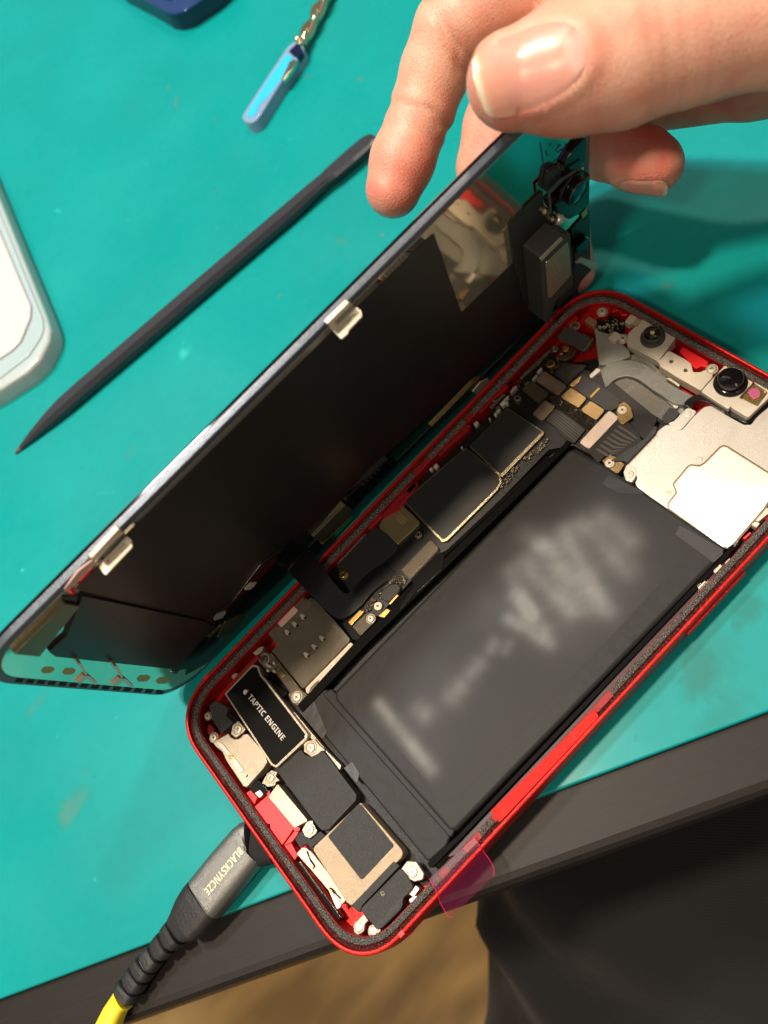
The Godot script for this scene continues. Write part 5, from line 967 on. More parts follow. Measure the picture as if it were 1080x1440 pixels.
# -------------------------------------------------------------------- bench, floor
func setting():
	var d := Vector2(0.4181, 0.9084)          # direction of the table's edge
	var n := Vector2(0.9084, -0.4181)         # out over the edge
	var e := Vector2(37.15, -21.75)           # a point on the mat's edge
	lift = 7.7
	var st := mb()
	var far := [e - d * 420, e + d * 420, e + d * 420 - n * 560, e - d * 420 - n * 560]
	var flat := []
	for p in far: flat.append_array([p.x, p.y])
	add_slab(st, rounded(to_poly(flat), 12.0), -9.7, -7.7, 0.5)
	var mat := put(st, "work_mat", M.mat, self)
	mat.set_meta("label", "teal rubber work mat spread over the bench under the opened phone"); mat.set_meta("category", "mat")
	var tb := thing("work_bench", "dark brown wooden bench with a rounded edge, under the teal mat", "table")
	tb.position = Vector3(0, 0, 0)
	# top: a board swept along the edge with a rounded lip; local frame along the edge
	var ts := mb()
	var w := 13.3
	var prof := [[-900.0, -9.75], [-2.5 + w, -9.75], [-1.2 + w, -10.1], [-0.3 + w, -11.0], [w, -12.4], [w, -36.0], [-1.5 + w, -38.0], [-900.0, -38.0]]
	var a := -480.0; var b := 480.0
	for k in prof.size() - 1:
		var p0 = prof[k]; var p1 = prof[k + 1]
		var q := Vector2(p1[1] - p0[1], -(p1[0] - p0[0])).normalized()
		q = -q if k == 0 and q.y < 0 else q
		var out := Vector2(-(p1[1] - p0[1]), p1[0] - p0[0]).normalized()
		var nr := Vector3(n.x * out.x, out.y, -n.y * out.x)
		var steps := 1
		for s in steps:
			var c0: Vector2 = e + n * p0[0] + d * a; var c1: Vector2 = e + n * p0[0] + d * b
			var c2: Vector2 = e + n * p1[0] + d * b; var c3: Vector2 = e + n * p1[0] + d * a
			var u0 := Vector2(a, p0[0] + p0[1]) * 0.001; var u1 := Vector2(b, p0[0] + p0[1]) * 0.001; var u2 := Vector2(b, p1[0] + p1[1]) * 0.001; var u3 := Vector2(a, p1[0] + p1[1]) * 0.001
			tri(ts, V(c0.x, c0.y, p0[1]), V(c1.x, c1.y, p0[1]), V(c2.x, c2.y, p1[1]), nr, nr, nr, u0, u1, u2)
			tri(ts, V(c0.x, c0.y, p0[1]), V(c2.x, c2.y, p1[1]), V(c3.x, c3.y, p1[1]), nr, nr, nr, u0, u2, u3)
	put(ts, "table_top", M.wood, tb)
	for s in [-400.0, 400.0]:
		for t in [-120.0, -820.0]:
			var c: Vector2 = e + d * s + n * t
			var lg := mb()
			var r := 22.0
			add_slab(lg, rounded(to_poly([c.x - r, c.y - r, c.x + r, c.y - r, c.x + r, c.y + r, c.x - r, c.y + r]), 4.0), -757.0, -38.0, 1.0)
			put(lg, "leg", M.wood, tb)
	var fs := mb()
	add_slab(fs, to_poly([-2500, -2500, 2500, -2500, 2500, 2500, -2500, 2500]), -780.0, -757.7, 0.0)
	var fl := put(fs, "floor", M.floor, self); fl.set_meta("kind", "structure")

# -------------------------------------------------------------------- phone housing
func outline(off: float, hw := 35.75, hl := 73.35, rc := 13.0, ex := 2.4, n := 14) -> PackedVector2Array:
	var p := PackedVector2Array()
	var r := rc - off; var x := hw - off; var y := hl - off
	for q in 4:
		for i in n + 1:
			var t := PI * 0.5 * i / n
			var c := pow(cos(t), 2.0 / ex) * r; var s := pow(sin(t), 2.0 / ex) * r
			var v := Vector2(c, s) if q == 0 else (Vector2(-s, c) if q == 1 else (Vector2(-c, -s) if q == 2 else Vector2(s, -c)))
			var o := Vector2((x - r) * (1 if q == 0 or q == 3 else -1), (y - r) * (1 if q < 2 else -1))
			p.append(o + v)
	return p

func loft(st: SurfaceTool, prof: Array, hw := 35.75, hl := 73.35, rc := 13.0, ex := 2.4):
	# prof: [offset inwards, z]; one closed band per step
	for k in prof.size() - 1:
		var lo := outline(prof[k][0], hw, hl, rc, ex); var hi := outline(prof[k + 1][0], hw, hl, rc, ex)
		var n := lo.size()
		var dr := Vector2(prof[k + 1][1] - prof[k][1], prof[k + 1][0] - prof[k][0]).normalized()   # (out, up)
		for i in n:
			var j := (i + 1) % n
			var t0 := (lo[(i + 1) % n] - lo[(i + n - 1) % n]).normalized(); var t1 := (lo[(j + 1) % n] - lo[(j + n - 1) % n]).normalized()
			var n0 := Vector3(t0.y * dr.x, dr.y, t0.x * dr.x).normalized(); var n1 := Vector3(t1.y * dr.x, dr.y, t1.x * dr.x).normalized()
			quad(st, V(lo[i].x, lo[i].y, prof[k][1]), V(lo[j].x, lo[j].y, prof[k][1]), V(hi[j].x, hi[j].y, prof[k + 1][1]), V(hi[i].x, hi[i].y, prof[k + 1][1]), n0, n1, n1, n0)

func frame(ph: Node3D):
	var st := mb()
	loft(st, [[1.2, -6.9], [0.5, -6.75], [0.12, -6.4], [0.0, -6.0], [0.0, -0.45], [0.1, -0.18], [0.28, -0.04], [0.5, 0.0], [0.72, -0.05], [0.85, -0.25], [0.9, -1.0]])
	var fr := put(st, "frame", M.red, ph)
	var g := mb()
	loft(g, [[0.9, -1.0], [1.15, -1.1], [1.45, -0.95], [1.6, -0.78], [1.75, -0.95]])
	put(g, "glue_residue", M.glue, fr)
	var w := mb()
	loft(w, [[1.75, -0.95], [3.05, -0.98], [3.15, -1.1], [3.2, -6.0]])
	put(w, "inner_wall", M.red_shaded, fr)
	var fl := mb()
	add_slab(fl, outline(1.0), -6.9, -5.6, 0.0)
	put(fl, "floor_pan", M.red, fr)
	slab(fr, "dark_tray", M.tray, -5.6, -5.4, [-26, -60, -19, -66.5, 24, -66.5, 28, -62, 32, -52, 32, 48, 12, 57, -4, 62, -22, 58, -29, 50, -30, -36, -27, -46], 1.0, 0.05)
	# foam seal lying on the ledge, with the gaps where it has come off
	var rng := RandomNumberGenerator.new(); rng.seed = 4
	var runs := [[[]], ]
	var a := outline(1.72); var b := outline(2.98)
	var full := dense(a, b)
	var cur := []
	var segs := []
	for p in full:
		var m: Vector2 = (p[0] + p[1]) * 0.5
		var gap: bool = m.x > 30 and ((m.y > -33.5 and m.y < 0.0) or (m.y < -37.5 and m.y > -41.5) or (m.y < -46.5 and m.y > -48.5))
		if m.x < -30 and ((m.y > 8 and m.y < 13) or (m.y > 26 and m.y < 27.5)): gap = true
		if gap:
			if cur.size() > 2: segs.append(cur)
			cur = []
		else: cur.append(p)
	if cur.size() > 2: segs.append(cur)
	for s in segs:
		var t := mb()
		for i in s.size() - 1:
			var p: Array = s[i]; var q: Array = s[i + 1]
			var zs := []
			for c in [[0.0, -0.98], [0.06, -0.55], [0.5, -0.46], [0.94, -0.55], [1.0, -0.98]]:
				zs.append([p[0].lerp(p[1], c[0]), q[0].lerp(q[1], c[0]), c[1] + p[2] * (1 if c[1] > -0.9 else 0), c[1] + q[2] * (1 if c[1] > -0.9 else 0)])
			for k in 4:
				var u: Array = zs[k]; var v: Array = zs[k + 1]
				var A := V(u[0].x, u[0].y, u[2]); var B := V(u[1].x, u[1].y, u[3]); var C := V(v[1].x, v[1].y, v[3]); var D := V(v[0].x, v[0].y, v[2])
				var nr := (C - A).cross(B - D).normalized()
				if nr.y < 0: nr = -nr
				quad(t, A, B, C, D, nr, nr, nr, nr)
		put(t, "foam_seal", M.gasket, fr)

func dense(a: PackedVector2Array, b: PackedVector2Array) -> Array:
	var out := []
	var f := FastNoiseLite.new(); f.seed = 8; f.frequency = 0.9
	for i in a.size() + 1:
		var i0 := i % a.size(); var i1 := (i + 1) % a.size()
		var steps := maxi(1, int(a[i0].distance_to(a[i1]) / 0.45))
		if i == a.size(): steps = 1
		for s in steps:
			var t := float(s) / steps
			var p := a[i0].lerp(a[i1], t); var q := b[i0].lerp(b[i1], t)
			var d := (q - p).normalized()
			var m := p * 1.0
			out.append([p + d * (0.10 * f.get_noise_2d(m.x, m.y)), q + d * (0.16 * f.get_noise_2d(m.x + 50, m.y)), 0.10 * f.get_noise_2d(m.x, m.y + 90)])
	return out

func lens(parent: Node, called: String, x: float, y: float, z: float, r: float, h: float, mat: Material) -> MeshInstance3D:
	var st := mb()
	lathe(st, [[r * 1.28, z], [r * 1.28, z + h * 0.18], [r * 1.2, z + h * 0.3], [r * 1.0, z + h * 0.34], [r * 1.0, z + h * 0.9], [r * 0.96, z + h], [r * 0.9, z + h], [r * 0.86, z + h * 0.95]], 36, x, y)
	var o := put(st, called, mat, parent)
	var g := mb()
	lathe(g, [[r * 0.87, z + h * 0.94], [r * 0.65, z + h * 0.99], [r * 0.4, z + h * 1.02], [r * 0.2, z + h * 1.04], [0.001, z + h * 1.045]], 36, x, y)
	put(g, "lens_glass", M.lens_glass, o)
	var e := mb()
	lathe(e, [[r * 0.985, z + h * 0.88], [r * 0.99, z + h * 0.93], [r * 0.965, z + h * 0.985], [r * 0.94, z + h * 1.005], [r * 0.92, z + h]], 36, x, y)
	put(e, "lens_ring", M.steel_dark, o)
	return o

func details(ph: Node3D):
	M.lens_glass = mk(Color(0.02, 0.03, 0.06), 0.04, 0.0)
	M.lens_glass.clearcoat_enabled = true; M.lens_glass.clearcoat = 1.0; M.lens_glass.clearcoat_roughness = 0.02
	# projector barrel and front camera
	lens(ph, "projector_barrel", -12.64,67.61, -1.0, 2.15, 2.0, M.black_grain)
	var r := mb()
	disc(r, -12.64,67.61, 1.12, 0.5, 16)
	put(r, "amber_window", mk(Color(0.85, 0.85, 0.50), 0.25, 0.3), ph)
	lens(ph, "front_camera", 8.12,67.41, -0.9, 2.7, 2.4, M.black_gloss)
	# volume key and mute switch on the right side
	for k in [[VOL0, VOL1]]:
		var st := mb()
		var y0: float = k[0]; var y1: float = k[1]
		var pts := []
		for i in 13:
			var t := PI * i / 12.0
			pts.append(Vector2(y0 - 0.9 + 0.9 * (1.0 - sin(t)) * 0.0, 0))
		var sec := [[35.6, -4.6], [36.2, -4.5], [36.35, -4.2], [36.35, -2.6], [36.2, -2.3], [35.6, -2.2]]
		for i in sec.size() - 1:
			var p0 = sec[i]; var p1 = sec[i + 1]
			var o := Vector2(p1[1] - p0[1], -(p1[0] - p0[0])).normalized(); var nr := Vector3(o.x, o.y, 0)
			quad(st, V(p0[0], y0, p0[1]), V(p0[0], y1, p0[1]), V(p1[0], y1, p1[1]), V(p1[0], y0, p1[1]), nr, nr, nr, nr)
		for e in [[y0, 1.0], [y1, -1.0]]:
			for i in sec.size() - 2:
				var nz := Vector3(0, 0, e[1])
				tri(st, V(sec[0][0], e[0], sec[0][1]), V(sec[i + 1][0], e[0], sec[i + 1][1]), V(sec[i + 2][0], e[0], sec[i + 2][1]), nz, nz, nz)
		put(st, "volume_key", M.red, ph)
	# the bulge of the rear cameras carries the top end
	var cb := mb(); add_slab(cb, rounded(to_poly([6, 44, 33, 44, 33, 71, 6, 71]), 6.0), -7.7, -6.9, 0.0)
	put(cb, "rear_camera_bump", M.red, ph)
	# antenna bands across the frame
	for y in [-61.0, 61.0]:
		for s in [-1.0, 1.0]:
			var st := mb()
			add_slab(st, to_poly([s * 35.80, y - 0.6, s * 35.80, y + 0.6, s * 34.9, y + 0.6, s * 34.9, y - 0.6]), -6.2, 0.03, 0.05)
			put(st, "antenna_band", M.red_plastic, ph)
	# printed words and the maker's fruit mark on the vibration motor
	lettering(ph.get_node("vibration_motor"), "printed_words", "TAPTIC ENGINE", M.print_white, V(-24.16,-56.03, -1.225), V(-10.50,-55.98, -1.225), 0.00128, Vector3.UP)
	var fx := Vector2(-10.50,-55.98) - Vector2(-24.16,-56.03); fx = fx.normalized(); var fy := Vector2(-fx.y, fx.x)
	var c := Vector2(-25.62,-56.19)
	for part in [FRUIT, LEAF]:
		var pts := []
		for i in part.size() / 2:
			var p: Vector2 = c + (fx * part[2 * i] + fy * part[2 * i + 1]) * 0.95
			pts.append_array([p.x, p.y])
		slab(ph.get_node("vibration_motor"), "printed_mark", M.print_white, -1.24, -1.222, pts, 0.08, 0.0)
	# very small parts on the little board beside the projector
	var rng := RandomNumberGenerator.new(); rng.seed = 11
	cluster(ph, rng, [-26.21,64.24,-25.45,67.55,-21.58,68.05,-21.68,64.01], 30, -3.2, M.steel, "small_components")
	cluster(ph, rng, [-26.21,64.24,-25.45,67.55,-21.58,68.05,-21.68,64.01], 50, -3.2, M.black_gloss, "small_dark_components")
	cluster(ph, rng, [-20.11,42.42,-19.64,43.54,-14.20,43.96,-13.82,42.32], 46, -3.1, M.steel_dark, "small_components")
	cluster(ph, rng, [-16.22,20.49,-16.94,26.06,-15.21,26.62,-14.73,20.52], 26, -3.1, M.steel_dark, "small_components")
	cluster(ph, rng, [-32.19,32.13,-31.26,42.07,-29.86,41.83,-29.64,31.58], 40, -3.1, M.steel_dark, "small_components")
	cluster(ph, rng, [-17.72,12.44,-16.00,21.05,-14.72,20.91,-15.62,11.09], 44, -3.1, M.steel_dark, "small_components")
	cluster(ph, rng, [-16.26,27.34,-15.23,33.87,-13.95,34.07,-14.78,26.57], 24, -3.1, M.steel_dark, "small_components")
	cluster(ph, rng, [-19.51,-23.19,-19.43,-20.11,-17.71,-20.10,-17.79,-23.17], 36, -3.1, M.steel_dark, "small_components")
	# magenta film folded over the rim
	ribbon(ph, "magenta_film", M.pink_film, [Vector3(32.24,-50.24,-0.25),Vector3(35.25,-50.82,0.15),Vector3(36.38,-51.66,-0.90),Vector3(38.66,-52.34,-1.80),Vector3(39.61,-52.06,-2.20)], [Vector3(33.17,-38.55,-0.25),Vector3(35.12,-38.76,0.15),Vector3(36.21,-39.11,-0.90),Vector3(38.94,-39.73,-1.80),Vector3(40.14,-40.96,-2.20)], 0.05)
	for e in [[Vector3(32.24,-50.24,-0.25),Vector3(35.25,-50.82,0.15),Vector3(36.38,-51.66,-0.90),Vector3(38.66,-52.34,-1.80),Vector3(39.61,-52.06,-2.20)], [Vector3(33.17,-38.55,-0.25),Vector3(35.12,-38.76,0.15),Vector3(36.21,-39.11,-0.90),Vector3(38.94,-39.73,-1.80),Vector3(40.14,-40.96,-2.20)]]:
		var ed := mb(); var path := []; var rad := []
		for p in smooth_curve(e, 12): path.append(V(p.x, p.y, p.z)); rad.append(0.00007)
		tube(ed, path, rad, 6)
		put(ed, "film_edge", M.pink_edge, ph.get_node("magenta_film"))
	# wide black flat cable that leads from the screen over the rim to the board
	var l := smooth_curve([Vector3(-37.43,-23.60,10.43),Vector3(-40.64,-23.03,1.50),Vector3(-36.41,-22.53,2.20),Vector3(-31.33,-23.30,1.50),Vector3(-26.92,-23.91,0.20),Vector3(-24.12,-23.57,-1.20),Vector3(-24.38,-19.33,-1.90),Vector3(-23.94,-15.03,-2.10),Vector3(-23.05,-12.70,-2.20)], 26)
	var rr := smooth_curve([Vector3(-37.97,-29.75,8.04),Vector3(-39.01,-29.80,1.30),Vector3(-35.30,-29.62,2.00),Vector3(-30.53,-29.74,1.20),Vector3(-25.06,-29.70,-0.20),Vector3(-20.88,-28.63,-1.60),Vector3(-19.80,-23.57,-2.10),Vector3(-20.20,-18.56,-2.30),Vector3(-18.79,-12.00,-2.40)], 26)
	ribbon(ph, "wide_flat_cable", M.ribbon, l, rr, 0.12)

const FRUIT := [0.0, 0.42, 0.18, 0.50, 0.36, 0.48, 0.50, 0.38, 0.42, 0.28, 0.36, 0.14, 0.38, -0.02, 0.48, -0.16, 0.56, -0.20, 0.46, -0.42, 0.30, -0.62, 0.16, -0.64, 0.0, -0.58, -0.16, -0.64, -0.32, -0.60, -0.48, -0.38, -0.56, -0.10, -0.54, 0.18, -0.42, 0.40, -0.24, 0.50]
const LEAF := [0.0, 0.54, 0.02, 0.70, 0.12, 0.84, 0.26, 0.90, 0.25, 0.74, 0.15, 0.60]
const VOL0 := 18.82
const VOL1 := 35.71

func cluster(ph: Node, rng: RandomNumberGenerator, quadpts: Array, count: int, z: float, mat: Material, called: String):
	var st := mb()
	var a := Vector2(quadpts[0], quadpts[1]); var b := Vector2(quadpts[2], quadpts[3]); var c := Vector2(quadpts[4], quadpts[5]); var d := Vector2(quadpts[6], quadpts[7])
	var ax := (b - a).normalized(); var ay := Vector2(-ax.y, ax.x)
	for i in count:
		var u := rng.randf(); var v := rng.randf()
		var p := a.lerp(b, u).lerp(d.lerp(c, u), v)
		var w := rng.randf_range(0.18, 0.42); var h := rng.randf_range(0.14, 0.3)
		if rng.randf() < 0.5: var k := w; w = h; h = k
		var top := z + rng.randf_range(0.3, 0.7)
		var q := [p - ax * w - ay * h, p + ax * w - ay * h, p + ax * w + ay * h, p - ax * w + ay * h]
		var f := []
		for e in q: f.append_array([e.x, e.y])
		add_slab(st, to_poly(f), z, top, 0.05)
	var o := put(st, called, mat, ph); o.set_meta("kind", "stuff")

# -------------------------------------------------------------------- the lifted screen (its own axes: x from the free edge to the hinge edge, y along, z out of its back)
func lid_base(lid: Node3D):
	var hw := 35.5; var hl := 73.1
	var st := mb()
	loft(st, [[0.9, -2.4], [0.35, -2.3], [0.05, -2.0], [0.0, -1.75], [0.0, -1.55], [0.12, -1.45]], hw, hl, 11.0, 2.3)
	add_slab(st, outline(0.9, hw, hl, 11.0, 2.3), -2.41, -2.2, 0.0)
	put(st, "cover_glass", M.lid_glass, lid)
	var s := mb()
	loft(s, [[0.12, -1.45], [0.2, -0.85], [0.05, -0.75], [0.05, -0.12], [0.25, 0.0], [1.6, 0.0], [1.7, -0.35]], hw, hl, 11.0, 2.3)
	put(s, "border_frame", M.lid_side, lid)
	var p := mb()
	add_slab(p, outline(1.65, hw, hl, 11.0, 2.3), -1.4, -0.02, 0.1)
	put(p, "metal_back", M.mirror, lid)

func lid_ribbon(_lid: Node3D):
	pass

# -------------------------------------------------------------------- charging cable
func stadium(w: float, h: float, n := 32) -> Array:
	# a flat oval cross-section as [sideways, up] pairs
	var out := []
	for i in n:
		var t := TAU * i / n
		out.append(Vector2(signf(cos(t)) * pow(absf(cos(t)), 0.55) * w * 0.5, signf(sin(t)) * pow(absf(sin(t)), 0.75) * h * 0.5))
	return out

func sweep(st: SurfaceTool, stations: Array):
	# stations: [centre, forward, width, height] in millimetres; oval sections, level with the ground
	var rings := []
	for s in stations:
		var c: Vector3 = s[0]; var f: Vector3 = s[1].normalized()
		var side := Vector3(f.y, -f.x, 0).normalized(); var up := side.cross(f).normalized()
		var ring := []
		for q in stadium(s[2], s[3]):
			var p: Vector3 = c + side * q.x + up * q.y
			ring.append(V(p.x, p.y, p.z))
		rings.append(ring)
	var n: int = rings[0].size()
	for i in rings.size() - 1:
		for k in n:
			var j := (k + 1) % n
			var a: Vector3 = rings[i][k]; var b: Vector3 = rings[i][j]; var c: Vector3 = rings[i + 1][j]; var d: Vector3 = rings[i + 1][k]
			var m: Vector3 = V(stations[i][0].x, stations[i][0].y, stations[i][0].z)
			var nk := ring_normal(rings, i, k, m); var nj := ring_normal(rings, i, j, m)
			quad(st, a, b, c, d, nk, nj, nj, nk)
	for e in [0, rings.size() - 1]:
		var m: Vector3 = V(stations[e][0].x, stations[e][0].y, stations[e][0].z)
		var o: Vector3 = stations[e][1]
		var nr := Vector3(o.x, o.z, -o.y).normalized() * (-1.0 if e == 0 else 1.0)
		for k in n: tri(st, m, rings[e][k], rings[e][(k + 1) % n], nr, nr, nr)

func facets(st: SurfaceTool, stations: Array):
	# eight-sided bar: [centre, forward, width, height] in millimetres
	var rings := []
	for s in stations:
		var c: Vector3 = s[0]; var f: Vector3 = s[1].normalized(); var side := Vector3(f.y, -f.x, 0).normalized()
		var w: float = s[2] * 0.5; var h: float = s[3] * 0.5
		var ring := []
		for q in [[1, 0.35], [0.62, 1], [-0.62, 1], [-1, 0.35], [-1, -0.5], [-0.7, -1], [0.7, -1], [1, -0.5]]:
			ring.append(V(c.x + side.x * w * q[0], c.y + side.y * w * q[0], c.z + h * q[1]))
		rings.append(ring)
	for i in rings.size() - 1:
		var m: Vector3 = (V(stations[i][0].x, stations[i][0].y, stations[i][0].z) + V(stations[i + 1][0].x, stations[i + 1][0].y, stations[i + 1][0].z)) * 0.5
		for k in 8:
			var j := (k + 1) % 8
			var nr: Vector3 = (rings[i + 1][k] - rings[i][k]).cross(rings[i][j] - rings[i][k]).normalized()
			if nr.dot(rings[i][k] + rings[i][j] - m * 2.0) < 0.0: nr = -nr
			quad(st, rings[i][k], rings[i][j], rings[i + 1][j], rings[i + 1][k], nr, nr, nr, nr)
	for e in [0, rings.size() - 1]:
		var m: Vector3 = V(stations[e][0].x, stations[e][0].y, stations[e][0].z); var o: Vector3 = stations[e][1]
		var nr := Vector3(o.x, o.z, -o.y).normalized() * (-1.0 if e == 0 else 1.0)
		for k in 8: tri(st, m, rings[e][k], rings[e][(k + 1) % 8], nr, nr, nr)

func twist(o: Node, a: Vector3, b: Vector3):
	# two strands wound round each other, with small beads at the foot
	var f := (b - a).normalized(); var s := f.cross(Vector3(0, 0, 1)).normalized(); var u := s.cross(f)
	var len := a.distance_to(b)
	for k in 2:
		var path := []; var rad := []
		for i in 61:
			var t := i / 60.0; var w := t * len / 19.0 * TAU + PI * k
			var p := a + f * len * t + (s * cos(w) + u * sin(w)) * 1.15
			path.append(V(p.x, p.y, p.z)); rad.append(0.0014)
		var st := mb(); tube(st, path, rad, 10)
		put(st, "twisted_strand", M.chain, o)
	for i in 3:
		var p := a + f * (i * 2.2 - 0.8) + s * (1.2 if i % 2 == 0 else -1.0) + Vector3(0, 0, 1.5)
		var sm := SphereMesh.new(); sm.radius = 0.0011; sm.height = 0.0022; sm.radial_segments = 16; sm.rings = 8
		var e := MeshInstance3D.new(); e.name = numbered("bead", o); e.mesh = sm; e.material_override = M.chain; e.position = V(p.x, p.y, p.z); o.add_child(e, true)

func ring_normal(rings: Array, i: int, k: int, m: Vector3) -> Vector3:
	var n: int = rings[i].size()
	var along: Vector3 = rings[i + 1][k] - rings[i][k]
	var across: Vector3 = rings[i][(k + 1) % n] - rings[i][(k + n - 1) % n]
	var nr := along.cross(across).normalized()
	return nr if nr.dot(rings[i][k] - m) >= 0.0 else -nr

func cable():
	var o := thing("charging_cable", "charging cable with grey metal plug and ribbed black sleeve in the phone's port", "cable")
	var s0 := mb()
	sweep(s0, [[Vector3(3.36,-71.89,-3.70),Vector3(-0.61,-0.79,0.00),8.46,5.00], [Vector3(2.14,-73.49,-3.70),Vector3(-0.66,-0.75,0.00),9.12,5.20], [Vector3(0.32,-75.33,-3.70),Vector3(-0.70,-0.71,0.00),9.57,5.20]])
	put(s0, "plug_collar", M.black_matte, o)
	var s1 := mb()
	sweep(s1, [[Vector3(-0.07,-76.10,-3.70),Vector3(-0.52,-0.85,0.00),9.74,6.00], [Vector3(-0.17,-76.26,-3.70),Vector3(-0.26,-0.97,0.00),9.81,6.50], [Vector3(-0.26,-76.83,-3.70),Vector3(0.05,-1.00,-0.01),9.90,6.70], [Vector3(0.21,-84.08,-3.80),Vector3(0.07,-1.00,-0.01),10.24,6.80], [Vector3(0.66,-90.81,-3.90),Vector3(0.06,-1.00,-0.01),10.11,6.80], [Vector3(0.67,-91.24,-3.90),Vector3(0.01,-1.00,0.00),10.07,6.50]])
	var shell := put(s1, "plug_shell", M.shell, o)
	var s2 := mb()
	sweep(s2, [[Vector3(0.67,-91.24,-3.90),Vector3(0.04,-1.00,-0.07),10.07,6.40], [Vector3(0.73,-92.76,-4.00),Vector3(0.08,-0.99,-0.08),10.12,6.40], [Vector3(1.00,-95.14,-4.20),Vector3(0.09,-0.99,-0.08),9.79,6.20], [Vector3(1.18,-97.53,-4.40),Vector3(-0.03,-0.99,-0.10),8.79,5.80], [Vector3(0.88,-99.21,-4.60),Vector3(-0.11,-0.99,-0.12),6.94,5.30], [Vector3(0.90,-99.97,-4.70),Vector3(0.03,-0.99,-0.13),6.30,5.00]])
	var sleeve := put(s2, "strain_sleeve", M.relief, o)
	var s3 := mb()
	sweep(s3, [[Vector3(0.86,-100.55,-4.80),Vector3(-0.06,-0.99,-0.08),5.04,4.33], [Vector3(0.85,-100.75,-4.82),Vector3(-0.04,-1.00,-0.08),5.94,5.11], [Vector3(0.81,-101.72,-4.90),Vector3(-0.03,-1.00,-0.08),5.88,5.05], [Vector3(0.77,-103.01,-5.01),Vector3(-0.03,-1.00,-0.08),5.48,4.71], [Vector3(0.76,-103.34,-5.04),Vector3(-0.02,-1.00,-0.08),5.00,4.30], [Vector3(0.76,-103.48,-5.05),Vector3(-0.03,-1.00,-0.08),4.02,3.46], [Vector3(0.75,-103.87,-5.08),Vector3(-0.03,-1.00,-0.08),3.94,3.39]])
	put(s3, "sleeve_rib", M.relief, o)
	var s4 := mb()
	sweep(s4, [[Vector3(0.75,-103.87,-5.08),Vector3(-0.04,-1.00,-0.08),4.45,3.82], [Vector3(0.74,-104.08,-5.10),Vector3(-0.02,-1.00,-0.08),5.27,4.53], [Vector3(0.72,-105.07,-5.18),Vector3(-0.02,-1.00,-0.08),5.21,4.48], [Vector3(0.69,-106.41,-5.29),Vector3(-0.02,-1.00,-0.08),4.85,4.17], [Vector3(0.68,-106.75,-5.32),Vector3(-0.01,-1.00,-0.08),4.42,3.80], [Vector3(0.68,-106.88,-5.33),Vector3(-0.01,-1.00,-0.08),3.54,3.05], [Vector3(0.68,-107.29,-5.36),Vector3(-0.02,-1.00,-0.08),3.47,2.98]])
	put(s4, "sleeve_rib", M.relief, o)
	var s5 := mb()
	sweep(s5, [[Vector3(0.67,-107.29,-5.36),Vector3(-0.02,-1.00,-0.09),3.92,3.37], [Vector3(0.67,-107.49,-5.38),Vector3(-0.01,-1.00,-0.09),4.72,4.06], [Vector3(0.67,-108.41,-5.46),Vector3(-0.00,-1.00,-0.09),4.99,4.29], [Vector3(0.67,-109.66,-5.57),Vector3(-0.00,-1.00,-0.09),5.10,4.39], [Vector3(0.67,-109.98,-5.60),Vector3(0.01,-1.00,-0.09),4.83,4.15], [Vector3(0.67,-110.11,-5.61),Vector3(0.00,-1.00,-0.09),4.08,3.51], [Vector3(0.67,-110.49,-5.64),Vector3(-0.00,-1.00,-0.09),4.15,3.57]])
	put(s5, "sleeve_rib", M.relief, o)
	var s6 := mb()
	sweep(s6, [[Vector3(0.67,-110.49,-5.64),Vector3(0.08,-0.99,-0.10),4.40,3.79], [Vector3(0.68,-110.66,-5.66),Vector3(0.10,-0.99,-0.10),5.25,4.52], [Vector3(0.77,-111.44,-5.74),Vector3(0.11,-0.99,-0.10),5.39,4.64], [Vector3(0.88,-112.50,-5.85),Vector3(0.11,-0.99,-0.10),5.30,4.56], [Vector3(0.91,-112.77,-5.88),Vector3(0.12,-0.99,-0.10),4.94,4.25], [Vector3(0.93,-112.88,-5.89),Vector3(0.12,-0.99,-0.10),4.09,3.52], [Vector3(0.96,-113.20,-5.92),Vector3(0.11,-0.99,-0.10),4.10,3.53]])
	put(s6, "sleeve_rib", M.relief, o)
	var s7 := mb()
	sweep(s7, [[Vector3(0.96,-113.20,-5.92),Vector3(0.10,-0.99,-0.09),4.46,3.83], [Vector3(0.98,-113.39,-5.94),Vector3(0.12,-0.99,-0.09),5.33,4.58], [Vector3(1.09,-114.27,-6.02),Vector3(0.12,-0.99,-0.09),5.50,4.73], [Vector3(1.23,-115.45,-6.13),Vector3(0.12,-0.99,-0.09),5.44,4.68], [Vector3(1.27,-115.75,-6.16),Vector3(0.14,-0.99,-0.09),5.08,4.37], [Vector3(1.29,-115.87,-6.17),Vector3(0.13,-0.99,-0.09),4.22,3.63], [Vector3(1.34,-116.24,-6.20),Vector3(0.12,-0.99,-0.09),4.24,3.65]])
	put(s7, "sleeve_rib", M.relief, o)
	var s8 := mb()
	sweep(s8, [[Vector3(1.34,-116.24,-6.20),Vector3(0.18,-0.98,-0.11),4.59,3.95], [Vector3(1.37,-116.39,-6.22),Vector3(0.21,-0.97,-0.11),5.51,4.74], [Vector3(1.53,-117.13,-6.30),Vector3(0.22,-0.97,-0.11),5.79,4.98], [Vector3(1.75,-118.11,-6.41),Vector3(0.22,-0.97,-0.11),5.87,5.05], [Vector3(1.80,-118.36,-6.44),Vector3(0.23,-0.97,-0.11),5.54,4.76], [Vector3(1.83,-118.46,-6.45),Vector3(0.23,-0.97,-0.11),4.67,4.01], [Vector3(1.90,-118.76,-6.48),Vector3(0.22,-0.97,-0.11),4.73,4.07]])
	put(s8, "sleeve_rib", M.relief, o)
	var s9 := mb()
